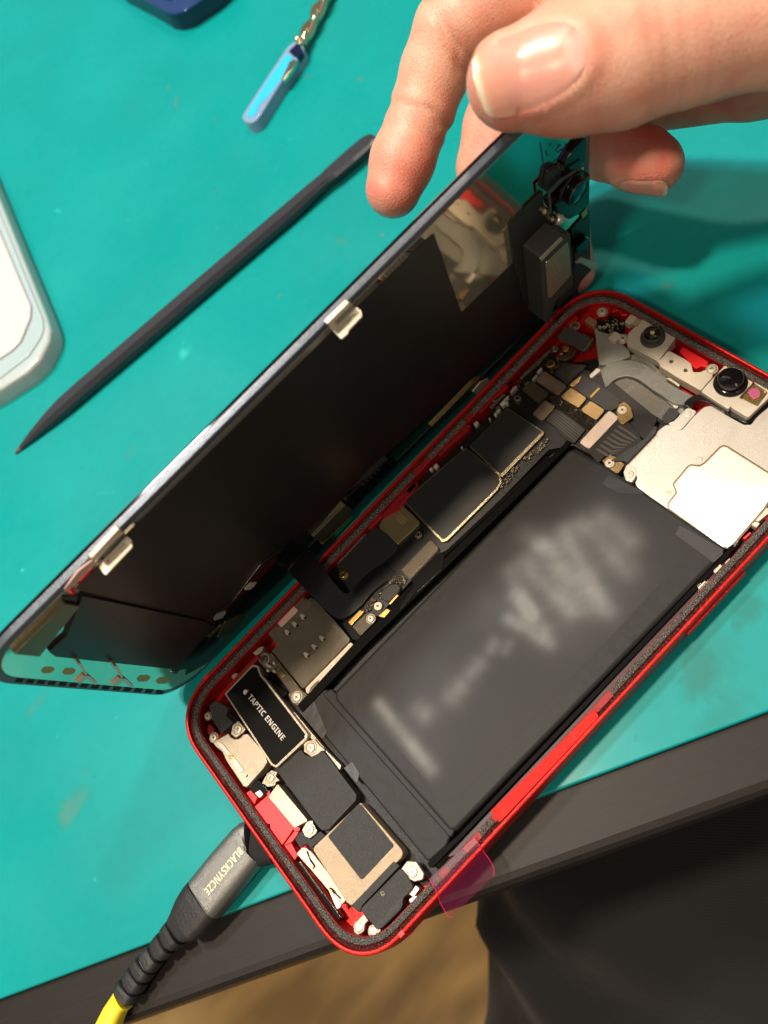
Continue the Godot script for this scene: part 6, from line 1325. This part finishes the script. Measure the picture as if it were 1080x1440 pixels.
	sweep(s9, [[Vector3(1.96,-119.12,-6.50),Vector3(0.02,-1.00,-0.07),4.68,4.45], [Vector3(1.99,-120.53,-6.60),Vector3(0.17,-0.99,-0.03),4.32,4.11], [Vector3(2.52,-122.44,-6.60),Vector3(0.36,-0.93,0.00),4.66,4.43], [Vector3(3.58,-124.70,-6.60),Vector3(0.41,-0.91,0.00),5.04,4.79], [Vector3(5.18,-128.36,-6.60),Vector3(0.39,-0.92,0.00),5.59,5.31], [Vector3(7.57,-134.02,-6.60),Vector3(0.39,-0.92,0.00),5.62,5.34], [Vector3(10.18,-140.33,-6.60),Vector3(0.38,-0.92,0.00),5.66,5.38]])
	put(s9, "yellow_cord", M.yellow, o)
	lettering(shell, "printed_words", "BLACKSYNCZE", M.print_cream, V(0.33,-77.20,-0.33), V(1.29,-88.54,-0.33), 0.00175, Vector3.UP)

# -------------------------------------------------------------------- prying tool, case, phone, pendant
func spudger():
	var o := thing("pry_tool", "long black plastic pry tool with pointed tip lying diagonally on the mat", "tool")
	o.position = V(0, 0, 0) * 0.0
	var st := mb()
	facets(st, [[Vector3(-147.59,-66.08,-7.00),Vector3(0.12,0.99,0.00),1.50,1.20], [Vector3(-146.93,-60.62,-6.40),Vector3(0.12,0.99,0.00),2.90,2.40], [Vector3(-145.96,-52.68,-5.80),Vector3(0.12,0.99,0.00),4.60,3.80], [Vector3(-145.24,-46.73,-5.50),Vector3(0.12,0.99,0.00),5.60,4.40], [Vector3(-144.27,-38.78,-5.40),Vector3(0.12,0.99,0.00),5.80,4.60], [Vector3(-138.83,6.05,-5.30),Vector3(0.12,0.99,0.00),5.90,4.60], [Vector3(-133.87,46.92,-5.20),Vector3(0.12,0.99,0.00),5.70,4.40], [Vector3(-132.91,54.86,-4.60),Vector3(0.12,0.99,0.00),5.30,3.40], [Vector3(-132.18,60.82,-4.30),Vector3(0.12,0.99,0.00),5.00,2.60]])
	var body := put(st, "handle", M.spudger, o)
	var tp := mb()
	facets(tp, [[Vector3(-147.89,-68.57,-7.20),Vector3(0.12,0.99,0.00),0.50,0.50], [Vector3(-147.75,-67.37,-7.10),Vector3(0.12,0.99,0.00),1.10,0.90], [Vector3(-147.58,-65.98,-7.00),Vector3(0.12,0.99,0.00),1.50,1.20]])
	put(tp, "worn_tip", M.worn, o)
	var bl := mb()
	facets(bl, [[Vector3(-132.21,60.62,-4.30),Vector3(0.12,0.99,0.00),5.00,2.60], [Vector3(-131.88,63.30,-4.20),Vector3(0.12,0.99,0.00),6.20,2.00], [Vector3(-130.98,70.75,-4.10),Vector3(0.12,0.99,0.00),6.60,1.70], [Vector3(-130.14,77.69,-4.00),Vector3(0.12,0.99,0.00),6.20,1.40], [Vector3(-129.85,80.08,-4.00),Vector3(0.12,0.99,0.00),4.60,1.10], [Vector3(-129.77,80.67,-4.00),Vector3(0.12,0.99,0.00),3.00,0.90]])
	put(bl, "flat_blade", M.spudger, o)

func white_case():
	var o := thing("white_device", "white rounded device in a frosted clear case, cut off at left edge", "device")
	var cs := slab(o,"clear_case",M.clear_rim,-7.7,-1.2,[-341.07,7.7,-255.55,-12.54,-231.4,-18.37,-177.62,-31.14,-171.49,-33.14,-167.82,-35.99,-164.47,-42.22,-164.46,-47.74,-168.56,-60.04,-179.04,-84.06,-334.77,-111.09,-463.98,-33.43],2.5,2.2)
	slab(cs,"case_lip",M.clear_rim,-1.2,-.6,[-324.59,2.66,-240.1,-17.88,-177.07,-32.55,-173.07,-34.57,-170.95,-37.12,-168.59,-44.01,-170.9,-55.66,-181.17,-79.64,-321.2,-103.21,-429.43,-37.54],1.5,.5)
	var wf := slab(o,"white_face",M.white,-1,.3,[-306.92,-5.25,-229,-22.97,-185.25,-32.53,-181.11,-35.24,-175.68,-42.94,-175.66,-46.87,-176.98,-51.37,-187.75,-75.4,-312.72,-96.74,-403.24,-41.58],1.5,.4)
	lettering(wf, "printed_words", "ERB", M.faint_print, V(-189.54,-51.85,0.33), V(-185.97,-42.43,0.33), 0.0024, Vector3.UP, false)

func blue_phone():
	var o := thing("blue_phone", "dark blue glossy phone, only its corner showing at the top edge", "phone")
	var fr := slab(o,"metal_frame",M.blue_frame,-7.7,-.6,[-340.26,89,-299.59,83.58,-271.19,83.69,-259.55,83.12,-254.46,84.23,-250.57,87.69,-246.17,100.04,-245.64,110.56,-303.47,133.86,-368.56,120.78],3.0,.6)
	slab(o,"glass_back",M.blue_glass,-.6,.2,[-332.29,89.11,-294.95,83.69,-268.43,83.6,-257.62,83.14,-252.56,84.24,-249.39,87.4,-245.34,98.36,-244.45,107.75,-298.24,129.19,-358.37,118.01],3.0,.6)
	slab(fr,"camera_island",M.blue_glass,.2,1.5,[-286.58,92.79,-267.71,87.77,-261.35,88.43,-259.96,92.95,-264.59,100.25,-284.91,105.98],2.0,.6)

func pendant():
	var o := thing("blue_pendant", "clear resin pendant with bright blue filling on a twisted gold metal stem", "pendant")
	var sh := slab(o,"resin_shell",M.resin_cloudy,-7.7,-3.2,[-182.54,63.8,-180.36,63.08,-177.74,63.16,-176.24,64.16,-175.56,65.92,-176.71,69.71,-180.9,81.79,-183.27,91.95,-184.47,95.89,-186.13,97.29,-190.92,98.95,-191.64,97.77,-192.6,95.58,-192.34,93.58,-188.42,80.88,-183.62,65.93],1.2,1.6)
	slab(sh,"blue_filling",M.blue_gel,-4.5,-2.9,[-181.07,65.3,-182.01,66.9,-186.52,79.55,-189.45,90.78,-189.31,92.15,-185.64,91.76,-184.46,90.48,-181.85,83.93,-179.96,74.54,-180.17,70.66,-178.09,67.85,-178.08,65.54,-179.46,64.89],.8,.4)
	slab(sh,"dark_collar",M.navy,-5,-2.8,[-189.54,93,-189.57,97.47,-185.75,96.33,-184.09,95.23,-183.14,92.08,-185.73,92.19],.4,.5)
	slab(sh,"highlight_strip",M.chain,-4.2,-2.85,[-181.3,82.47,-185.08,89.56,-184.52,91.16,-182.88,91.25,-181.09,87.71,-180.14,82.56],.4,.3)  # bright strip standing in for the highlight on the resin's lit side
	twist(o, Vector3(-189.23,97.64,-4.20), Vector3(-208.52,138.98,-4.20))

func trousers():
	var o := thing("person", "seated person's lap in black ribbed trousers below the bench at lower right", "person")
	var bones := [[420.0, 30.0, -190.0, 88.0, 60.0, -2.0, -176.0, 72.0], [60.0, -2.0, -176.0, 72.0, 10.0, -5.0, -205.0, 66.0], [10.0, -5.0, -205.0, 66.0, -30.0, -15.0, -560.0, 48.0], [470.0, -150.0, -255.0, 92.0, 170.0, -170.0, -270.0, 80.0], [170.0, -170.0, -270.0, 80.0, 120.0, -130.0, -240.0, 66.0], [35.1,-77.4,-152.0,9.0,80.8,-75.1,-150.0,12.0], [37.4,-52.3,-122.0,9.0,82.2,-26.8,-112.0,12.0], [1.9,13.5,-215.0,58.0,207.8,-193.8,-215.0,58.0]]
	var Fd := field(bones, 6.0, 22.0)
	var st := net_mesh(Fd[0], Fd[1], Fd[2], 6.0, null, [], [])
	put(st, "trousers", M.twill, o)

	pass

# -------------------------------------------------------------------- the hand
func seg_fill(F: PackedFloat32Array, dim: Vector3i, o: Vector3, cell: float, b: Array, k: float):
	# blends one tapered limb segment into the distance field
	var A := Vector3(b[0], b[1], b[2]); var B := Vector3(b[4], b[5], b[6]); var ra: float = b[3]; var rb: float = b[7]
	var R := maxf(ra, rb) + k + cell * 2.5
	var lo := A.min(B) - Vector3.ONE * R; var hi := A.max(B) + Vector3.ONE * R
	var i0 := Vector3i(((lo - o) / cell).floor()).clamp(Vector3i.ZERO, dim - Vector3i.ONE); var i1 := Vector3i(((hi - o) / cell).ceil()).clamp(Vector3i.ZERO, dim - Vector3i.ONE)
	var ab := B - A; var inv := 1.0 / maxf(ab.length_squared(), 1e-6); var dr := rb - ra; var ik := 0.25 / k
	for z in range(i0.z, i1.z + 1):
		for y in range(i0.y, i1.y + 1):
			var at := (z * dim.y + y) * dim.x
			var p := o + Vector3(i0.x, y, z) * cell - A
			for x in range(i0.x, i1.x + 1):
				var t := clampf(p.dot(ab) * inv, 0.0, 1.0)
				var d := (p - ab * t).length() - ra - dr * t
				p.x += cell
				var f := F[at + x]
				var h := k - absf(d - f)
				F[at + x] = minf(d, f) - (h * h * ik if h > 0.0 else 0.0)

func net_mesh(F: PackedFloat32Array, dim: Vector3i, o: Vector3, cell: float, tint: FastNoiseLite, tips: Array, creases: Array) -> SurfaceTool:
	# surface nets: one vertex in each cell that the surface crosses, one quad round each crossed edge
	var st := mb()
	var id := PackedInt32Array(); id.resize(F.size()); id.fill(-1)
	var P := PackedVector3Array(); var N := PackedVector3Array(); var C := PackedColorArray()
	var sx := 1; var sy := dim.x; var sz := dim.x * dim.y
	var near := cell * 1.9
	for z in range(1, dim.z - 2):
		for y in range(1, dim.y - 2):
			var at := z * sz + y * sy
			for x in range(1, dim.x - 2):
				var i := at + x
				var f0 := F[i]
				if f0 > near or f0 < -near: continue
				var f := [f0, F[i + sx], F[i + sy], F[i + sx + sy], F[i + sz], F[i + sx + sz], F[i + sy + sz], F[i + sx + sy + sz]]
				var m := 0
				for c in 8:
					if f[c] < 0.0: m |= 1 << c
				if m == 0 or m == 255: continue
				var s := Vector3(); var n := 0
				for e in EDGES:
					var u: float = f[e[0]]; var v: float = f[e[1]]
					if (u < 0.0) != (v < 0.0):
						var t := u / (u - v)
						s += CORNER[e[0]].lerp(CORNER[e[1]], t); n += 1
				s /= n
				var g := Vector3(f[1] + f[3] + f[5] + f[7] - f[0] - f[2] - f[4] - f[6], f[2] + f[3] + f[6] + f[7] - f[0] - f[1] - f[4] - f[5], f[4] + f[5] + f[6] + f[7] - f[0] - f[1] - f[2] - f[3])
				# a wider stencil steadies the normal
				g = g * 0.5 + Vector3(F[i + 2] - F[i - 1], F[i + 2 * sy] - F[i - sy], F[i + 2 * sz] - F[i - sz])
				id[i] = P.size()
				P.append(o + (Vector3(x, y, z) + s) * cell)
				N.append(g.normalized())
	for i in P.size():
		var p := P[i]
		var c := SKIN
		if tint:
			var k := 0.5 + 0.5 * tint.get_noise_3dv(p) + 0.35 * tint.get_noise_3dv(p * 0.3 + Vector3(40, 0, 0))
			var red := 0.0
			for t in tips: red += t[1] * exp(-p.distance_squared_to(t[0]) / (t[2] * t[2]))
			c = c.lerp(FLUSH, clampf(red + 0.95 * (k - 0.40), 0.0, 1.0))
			for q in creases:
				var d: Vector3 = p - q[0]
				var al := d.dot(q[1])
				if d.length() < q[4]: c = c.lerp(CREASE, 0.22 * exp(-al * al / (q[3] * q[3] * 0.6)))
		C.append(c)
	for z in range(1, dim.z - 2):
		for y in range(1, dim.y - 2):
			var at := z * sz + y * sy
			for x in range(1, dim.x - 2):
				var i := at + x
				if id[i] < 0: continue
				var f0 := F[i] < 0.0
				if f0 != (F[i + sx] < 0.0): face(st, P, N, C, id[i], id[i - sy], id[i - sy - sz], id[i - sz])
				if f0 != (F[i + sy] < 0.0): face(st, P, N, C, id[i], id[i - sx], id[i - sx - sz], id[i - sz])
				if f0 != (F[i + sz] < 0.0): face(st, P, N, C, id[i], id[i - sx], id[i - sx - sy], id[i - sy])
	return st

const EDGES := [[0, 1], [2, 3], [4, 5], [6, 7], [0, 2], [1, 3], [4, 6], [5, 7], [0, 4], [1, 5], [2, 6], [3, 7]]
const CORNER := [Vector3(0, 0, 0), Vector3(1, 0, 0), Vector3(0, 1, 0), Vector3(1, 1, 0), Vector3(0, 0, 1), Vector3(1, 0, 1), Vector3(0, 1, 1), Vector3(1, 1, 1)]
const SKIN := Color(0.74, 0.395, 0.275)
const FLUSH := Color(0.70, 0.19, 0.135)
const CREASE := Color(0.52, 0.18, 0.10)

func face(st: SurfaceTool, P: PackedVector3Array, N: PackedVector3Array, C: PackedColorArray, a: int, b: int, c: int, d: int):
	if a < 0 or b < 0 or c < 0 or d < 0: return
	corner3(st, P, N, C, a, b, c); corner3(st, P, N, C, a, c, d)

func corner3(st: SurfaceTool, P: PackedVector3Array, N: PackedVector3Array, C: PackedColorArray, a: int, b: int, c: int):
	var A := gv(P[a]); var B := gv(P[b]); var D := gv(P[c])
	var order := [a, b, c]
	if (B - A).cross(D - A).dot(gn(N[a])) > 0.0: order = [a, c, b]
	for i in order:
		st.set_color(C[i]); st.set_normal(gn(N[i])); st.add_vertex(gv(P[i]))

func gv(p: Vector3) -> Vector3: return Vector3(p.x, p.z + lift, -p.y) * 0.001
func gn(p: Vector3) -> Vector3: return Vector3(p.x, p.z, -p.y)

func field(bones: Array, cell: float, k: float) -> Array:
	var lo := Vector3.ONE * 1e6; var hi := -lo
	for b in bones:
		for e in [0, 4]:
			var c := Vector3(b[e], b[e + 1], b[e + 2]); var r: float = b[e + 3] + cell * 4.0
			lo = lo.min(c - Vector3.ONE * r); hi = hi.max(c + Vector3.ONE * r)
	var dim := Vector3i(((hi - lo) / cell).ceil()) + Vector3i.ONE
	var F := PackedFloat32Array(); F.resize(dim.x * dim.y * dim.z); F.fill(1e3)
	for b in bones: seg_fill(F, dim, lo, cell, b, k)
	return [F, dim, lo]

func nail_height(u: float, v: float, w: float, R: float) -> float:
	# height of the plate over the finger's axis at u (-1 free edge .. 1 root) and sideways v (millimetres)
	return R + 0.72 * u - v * v / (2.0 * R * 0.92) - 0.10 * (u + 0.2) * (u + 0.2) - (0.12 if u > 0.8 else 0.0) * (u - 0.8) * 5.0

func nail_inside(u: float, v: float) -> float:
	# over zero inside the outline; u, v run from -1 to 1
	var e := 3.2 if u < 0.0 else 2.4
	return 1.0 - pow(pow(absf(u), e) + pow(absf(v), e * 1.2), 1.0 / e)

func sample(Fd: Array, cell: float, p: Vector3) -> float:
	var F: PackedFloat32Array = Fd[0]; var dim: Vector3i = Fd[1]
	var q: Vector3 = (p - Fd[2]) / cell
	var b := Vector3i(q.floor()).clamp(Vector3i.ZERO, dim - Vector3i(2, 2, 2)); var t := q - Vector3(b)
	var i := (b.z * dim.y + b.y) * dim.x + b.x; var sy := dim.x; var sz := dim.x * dim.y
	var lo := lerpf(lerpf(F[i], F[i + 1], t.x), lerpf(F[i + sy], F[i + sy + 1], t.x), t.y)
	var hi := lerpf(lerpf(F[i + sz], F[i + sz + 1], t.x), lerpf(F[i + sz + sy], F[i + sz + sy + 1], t.x), t.y)
	return lerpf(lo, hi, t.z)

func skin_height(Fd: Array, cell: float, base: Vector3, n: Vector3, R: float) -> float:
	# where the skin lies over a point of the finger's axis, along the nail's outward direction
	var w := R + 4.0
	for k in 60:
		var d := sample(Fd, cell, base + n * w)
		if d < 0.02 or w < 1.0: break
		w -= clampf(d, 0.03, 0.6)
	return w

func fold_nail(Fd: Array, cell: float, C: Vector3, a: Vector3, s: Vector3, n: Vector3, hl: float, hw: float, R: float):
	# the skin swells a little round the nail's sides and root
	var F: PackedFloat32Array = Fd[0]; var dim: Vector3i = Fd[1]; var o: Vector3 = Fd[2]
	var mid := C + n * R; var rad := hl + 5.0
	var i0 := Vector3i(((mid - Vector3.ONE * rad - o) / cell).floor()).clamp(Vector3i.ZERO, dim - Vector3i.ONE); var i1 := Vector3i(((mid + Vector3.ONE * rad - o) / cell).ceil()).clamp(Vector3i.ZERO, dim - Vector3i.ONE)
	for z in range(i0.z, i1.z + 1):
		for y in range(i0.y, i1.y + 1):
			for x in range(i0.x, i1.x + 1):
				var p := o + Vector3(x, y, z) * cell - C
				var u := p.dot(a) / hl; var v := p.dot(s); var w := p.dot(n)
				if w < 0.0 or absf(u) > 1.6: continue
				var e := (nail_inside(u, v / hw) * hw + 0.75) / 0.85
				var i := (z * dim.y + y) * dim.x + x
				F[i] -= 0.42 * exp(-e * e) * smoothstep(-1.0, -0.5, u)
	Fd[0] = F

func nail(parent: Node, called: String, Fd: Array, cell: float, C: Vector3, a: Vector3, s: Vector3, n: Vector3, hl: float, hw: float, R: float, pale: float):
	var st := mb()
	var nu := 26; var nv := 22
	var P := []; var K := []
	for i in nu + 1:
		var row := []; var kr := []
		for j in nv + 1:
			# square grid squeezed into the outline
			var u := -1.0 + 2.0 * i / nu; var v := -1.0 + 2.0 * j / nv
			var e := 3.2 if u < 0.0 else 2.4
			var wlim := pow(maxf(1.0 - pow(absf(u), e), 0.0), 1.0 / (e * 1.2))
			wlim = maxf(wlim, 0.25)
			var vv := v * wlim * hw * 1.0
			var base := C + a * u * hl + s * vv
			var h := skin_height(Fd, cell, base, n, R) + 0.34 * smoothstep(0.0, 0.16, minf(1.0 - absf(v), 1.0 - u)) - 0.06
			if u < -0.35:
				# towards the tip the plate runs straight on while the finger falls away
				var back := C + a * -0.35 * hl + s * vv * 0.98; var more := C + a * 0.0 * hl + s * vv * 0.98
				var h0 := skin_height(Fd, cell, back, n, R); var slope := (h0 - skin_height(Fd, cell, more, n, R)) / 0.35
				h = maxf(h, h0 + 0.28 + clampf(slope, -0.8, 0.2) * 0.8 * (-0.35 - u) - 0.9 * (u + 0.35) * (u + 0.35))
			row.append(C + a * u * hl + s * vv + n * h)
			var c := Color(0.74, 0.335, 0.255)
			var lun := Vector2((u - 0.98) / 0.42, (vv / hw + 0.12) / 0.62).length()
			c = c.lerp(Color(0.77, 0.47, 0.39), clampf((1.0 - lun) * 3.0, 0.0, 1.0) * pale)
			c = c.lerp(Color(0.72, 0.34, 0.22), clampf((-u - 0.45) * 1.6, 0.0, 0.6))
			var edge := -u - 0.84 + 0.05 * v * v
			c = c.lerp(Color(0.78, 0.64, 0.45), clampf(edge * 16.0, 0.0, 1.0))
			kr.append(c)
		P.append(row); K.append(kr)
	for i in nu:
		for j in nv:
			var q := [[i, j], [i + 1, j], [i + 1, j + 1], [i, j + 1]]
			for t in [[0, 1, 2], [0, 2, 3]]:
				var A: Vector3 = gv(P[q[t[0]][0]][q[t[0]][1]]); var B: Vector3 = gv(P[q[t[1]][0]][q[t[1]][1]]); var D: Vector3 = gv(P[q[t[2]][0]][q[t[2]][1]])
				var nr := gn(n)
				var od: Array = [t[0], t[1], t[2]] if (B - A).cross(D - A).dot(nr) < 0.0 else [t[0], t[2], t[1]]
				for c in od:
					var g: Array = q[c]
					var iu := clampi(g[0], 1, nu - 1); var iv := clampi(g[1], 1, nv - 1)
					var nn2: Vector3 = (P[iu + 1][iv] - P[iu - 1][iv]).cross(P[iu][iv + 1] - P[iu][iv - 1]).normalized()
					if nn2.dot(n) < 0.0: nn2 = -nn2
					st.set_color(K[g[0]][g[1]]); st.set_normal(gn(nn2)); st.add_vertex(gv(P[g[0]][g[1]]))
	# thickness: a skirt round the rim
	var rim := []
	for j in nv + 1: rim.append([0, j])
	for i in range(1, nu + 1): rim.append([i, nv])
	for j in range(nv - 1, -1, -1): rim.append([nu, j])
	for i in range(nu - 1, 0, -1): rim.append([i, 0])
	for k in rim.size():
		var g0: Array = rim[k]; var g1: Array = rim[(k + 1) % rim.size()]
		var p0: Vector3 = P[g0[0]][g0[1]]; var p1: Vector3 = P[g1[0]][g1[1]]
		var out := ((p0 + p1) * 0.5 - (C + n * R)); out = (out - n * out.dot(n)).normalized()
		var col := Color(0.74, 0.58, 0.38) if g0[0] == 0 else Color(0.6, 0.3, 0.2)
		for c in [[p0, p1, p1 - n * 0.55], [p0, p1 - n * 0.55, p0 - n * 0.55]]:
			var A := gv(c[0]); var B := gv(c[1]); var D := gv(c[2])
			var od := [A, B, D] if (B - A).cross(D - A).dot(gn(out)) < 0.0 else [A, D, B]
			for x in od: st.set_color(col); st.set_normal(gn(out)); st.add_vertex(x)
	put(st, called, M.nail, parent)

func hand():
	var o := thing("person", "bare hand pinching the top corner of the lifted phone screen", "person")
	var bones := [[-26.71,55.69,72.33,7.32,-21.53,62.32,70.85,9.23],
		[-21.53,62.32,70.85,9.23,-17.23,68.54,69.85,10.03],
		[-17.23,68.54,69.85,10.03,-12.13,76.77,69.08,10.11],
		[-12.13,76.77,69.08,10.11,-3.51,87.87,68.16,10.90],
		[-3.51,87.87,68.16,10.90,7.89,102.51,68.14,15.03],
		[-60.95,46.15,41.31,5.90,-62.47,51.47,43.62,6.54],
		[-62.47,51.47,43.62,6.54,-64.21,60.41,47.41,6.53],
		[-64.21,60.41,47.41,6.53,-65.13,67.36,51.78,6.84],
		[-65.13,67.36,51.78,6.84,-64.77,73.43,56.51,7.10],
		[-64.77,73.43,56.51,7.10,-56.93,84.11,60.65,7.58],
		[-56.93,84.11,60.65,7.58,-43.27,94.50,62.56,8.45],
		[-43.27,94.50,62.56,8.45,-23.47,104.95,63.25,10.69],
		[-23.47,104.95,63.25,10.69,-2.10,116.34,63.08,16.42],
		[-39.48,55.09,44.42,6.12,-40.83,57.52,46.48,6.50],
		[-40.83,57.52,46.48,6.50,-42.81,63.12,50.23,6.82],
		[-42.81,63.12,50.23,6.82,-43.96,70.72,54.76,7.21],
		[-43.96,70.72,54.76,7.21,-38.55,88.10,54.88,8.17],
		[-38.55,88.10,54.88,8.17,-24.22,106.81,54.54,10.60],
		[-24.22,106.81,54.54,10.60,-2.78,122.50,54.55,17.53],
		[-29.63,90.53,22.12,5.70,-32.22,89.39,23.56,6.31],
		[-32.22,89.39,23.56,6.31,-39.86,86.11,26.63,6.51],
		[-39.86,86.11,26.63,6.51,-49.71,84.27,31.07,6.86],
		[-49.71,84.27,31.07,6.86,-51.25,89.12,35.68,7.04],
		[-51.25,89.12,35.68,7.04,-38.03,96.02,36.51,7.03],
		[-38.03,96.02,36.51,7.03,-26.14,102.58,39.24,6.96],
		[-26.14,102.58,39.24,6.96,-14.16,112.68,42.11,9.22],
		[-14.16,112.68,42.11,9.22,2.41,126.12,44.82,15.92],
		[-40.92,71.82,-0.10,5.99,-48.65,77.52,2.35,6.41],
		[-48.65,77.52,2.35,6.41,-59.24,85.32,8.88,6.77],
		[-59.24,85.32,8.88,6.77,-53.19,102.92,17.88,6.75],
		[-53.19,102.92,17.88,6.75,-24.05,113.83,27.08,7.72],
		[-24.05,113.83,27.08,7.72,2.72,130.91,33.34,14.49],
		[7.99,108.91,63.80,23.38,27.87,112.08,54.81,31.63],
		[27.87,112.08,54.81,31.63,59.86,132.68,35.13,34.28]]
	var cell := 0.8
	var Fd := field(bones, cell, 2.2)
	var creases := [[Vector3(-63.97,59.67,47.23),Vector3(-0.1289,0.8536,0.5047),0.55,0.70,11.0], [Vector3(-63.40,58.09,46.82),Vector3(-0.1371,0.8535,0.5027),0.25,0.60,11.0], [Vector3(-64.75,73.83,56.53),Vector3(0.6295,0.7060,0.3243),0.60,0.80,12.0], [Vector3(-63.68,75.45,57.15),Vector3(0.6301,0.6945,0.3473),0.30,0.70,12.0], [Vector3(-16.44,70.00,69.70),Vector3(0.5358,0.8407,-0.0778),0.05,0.55,13.0], [Vector3(-15.58,71.68,69.30),Vector3(0.5360,0.8406,-0.0775),0.09,0.55,13.0], [Vector3(-14.36,74.06,68.72),Vector3(0.5363,0.8405,-0.0770),0.07,0.55,13.0], [Vector3(-12.64,77.42,67.91),Vector3(0.5368,0.8403,-0.0762),0.04,0.55,13.0]]
	var F: PackedFloat32Array = Fd[0]; var dim: Vector3i = Fd[1]; var org: Vector3 = Fd[2]
	for q in creases:
		var i0 := Vector3i(((q[0] - Vector3.ONE * q[4] - org) / cell).floor()).clamp(Vector3i.ZERO, dim - Vector3i.ONE); var i1 := Vector3i(((q[0] + Vector3.ONE * q[4] - org) / cell).ceil()).clamp(Vector3i.ZERO, dim - Vector3i.ONE)
		for z in range(i0.z, i1.z + 1):
			for y in range(i0.y, i1.y + 1):
				for x in range(i0.x, i1.x + 1):
					var p: Vector3 = org + Vector3(x, y, z) * cell - q[0]
					var l := p.length()
					if l > q[4]: continue
					var al: float = p.dot(q[1]) + 0.8 * sin(p.z * 0.35 + p.y * 0.3 + q[2] * 40.0) + 0.3 * sin(p.z * 1.1 - p.y * 0.7)
					F[(z * dim.y + y) * dim.x + x] += q[2] * exp(-al * al / (q[3] * q[3])) * smoothstep(q[4], q[4] * 0.7, l)
	Fd[0] = F
	fold_nail(Fd, cell, Vector3(-26.19,56.18,72.63), Vector3(0.4708,0.8708,-0.1419), Vector3(-0.5540,0.4170,0.7206), Vector3(0.6866,-0.2606,0.6787), 7.62, 5.30, 8.35)
	fold_nail(Fd, cell, Vector3(-30.21,90.10,22.43), Vector3(-0.8573,-0.3547,0.3731), Vector3(-0.4526,0.1737,-0.8746), Vector3(0.2455,-0.9187,-0.3095), 5.0, 4.0, 5.75)
	var tint := FastNoiseLite.new(); tint.seed = 31; tint.frequency = 0.16; tint.fractal_octaves = 3
	var st := net_mesh(Fd[0], dim, org, cell, tint, [[Vector3(-24.14,48.53,74.51),0.50,7.0], [Vector3(-14.36,54.01,69.16),0.50,8.0], [Vector3(-58.40,44.65,43.22),0.75,9.0], [Vector3(-57.85,56.27,48.15),0.35,8.0], [Vector3(-26.21,87.81,24.63),0.60,9.0], [Vector3(-37.23,68.73,5.70),0.60,9.0], [Vector3(-36.16,52.70,53.93),0.30,12.0], [Vector3(-24.20,100.17,37.99),0.50,12.0], [Vector3(-34.07,90.98,31.64),0.40,10.0]], creases)
	put(st, "skin", M.skin, o)
	nail(o, "thumb_nail", Fd, cell, Vector3(-26.19,56.18,72.63), Vector3(0.4708,0.8708,-0.1419), Vector3(-0.5540,0.4170,0.7206), Vector3(0.6866,-0.2606,0.6787), 7.62, 5.30, 8.35, 1.0)
	nail(o, "finger_nail", Fd, cell, Vector3(-30.21,90.10,22.43), Vector3(-0.8573,-0.3547,0.3731), Vector3(-0.4526,0.1737,-0.8746), Vector3(0.2455,-0.9187,-0.3095), 5.0, 4.0, 5.75, 0.5)
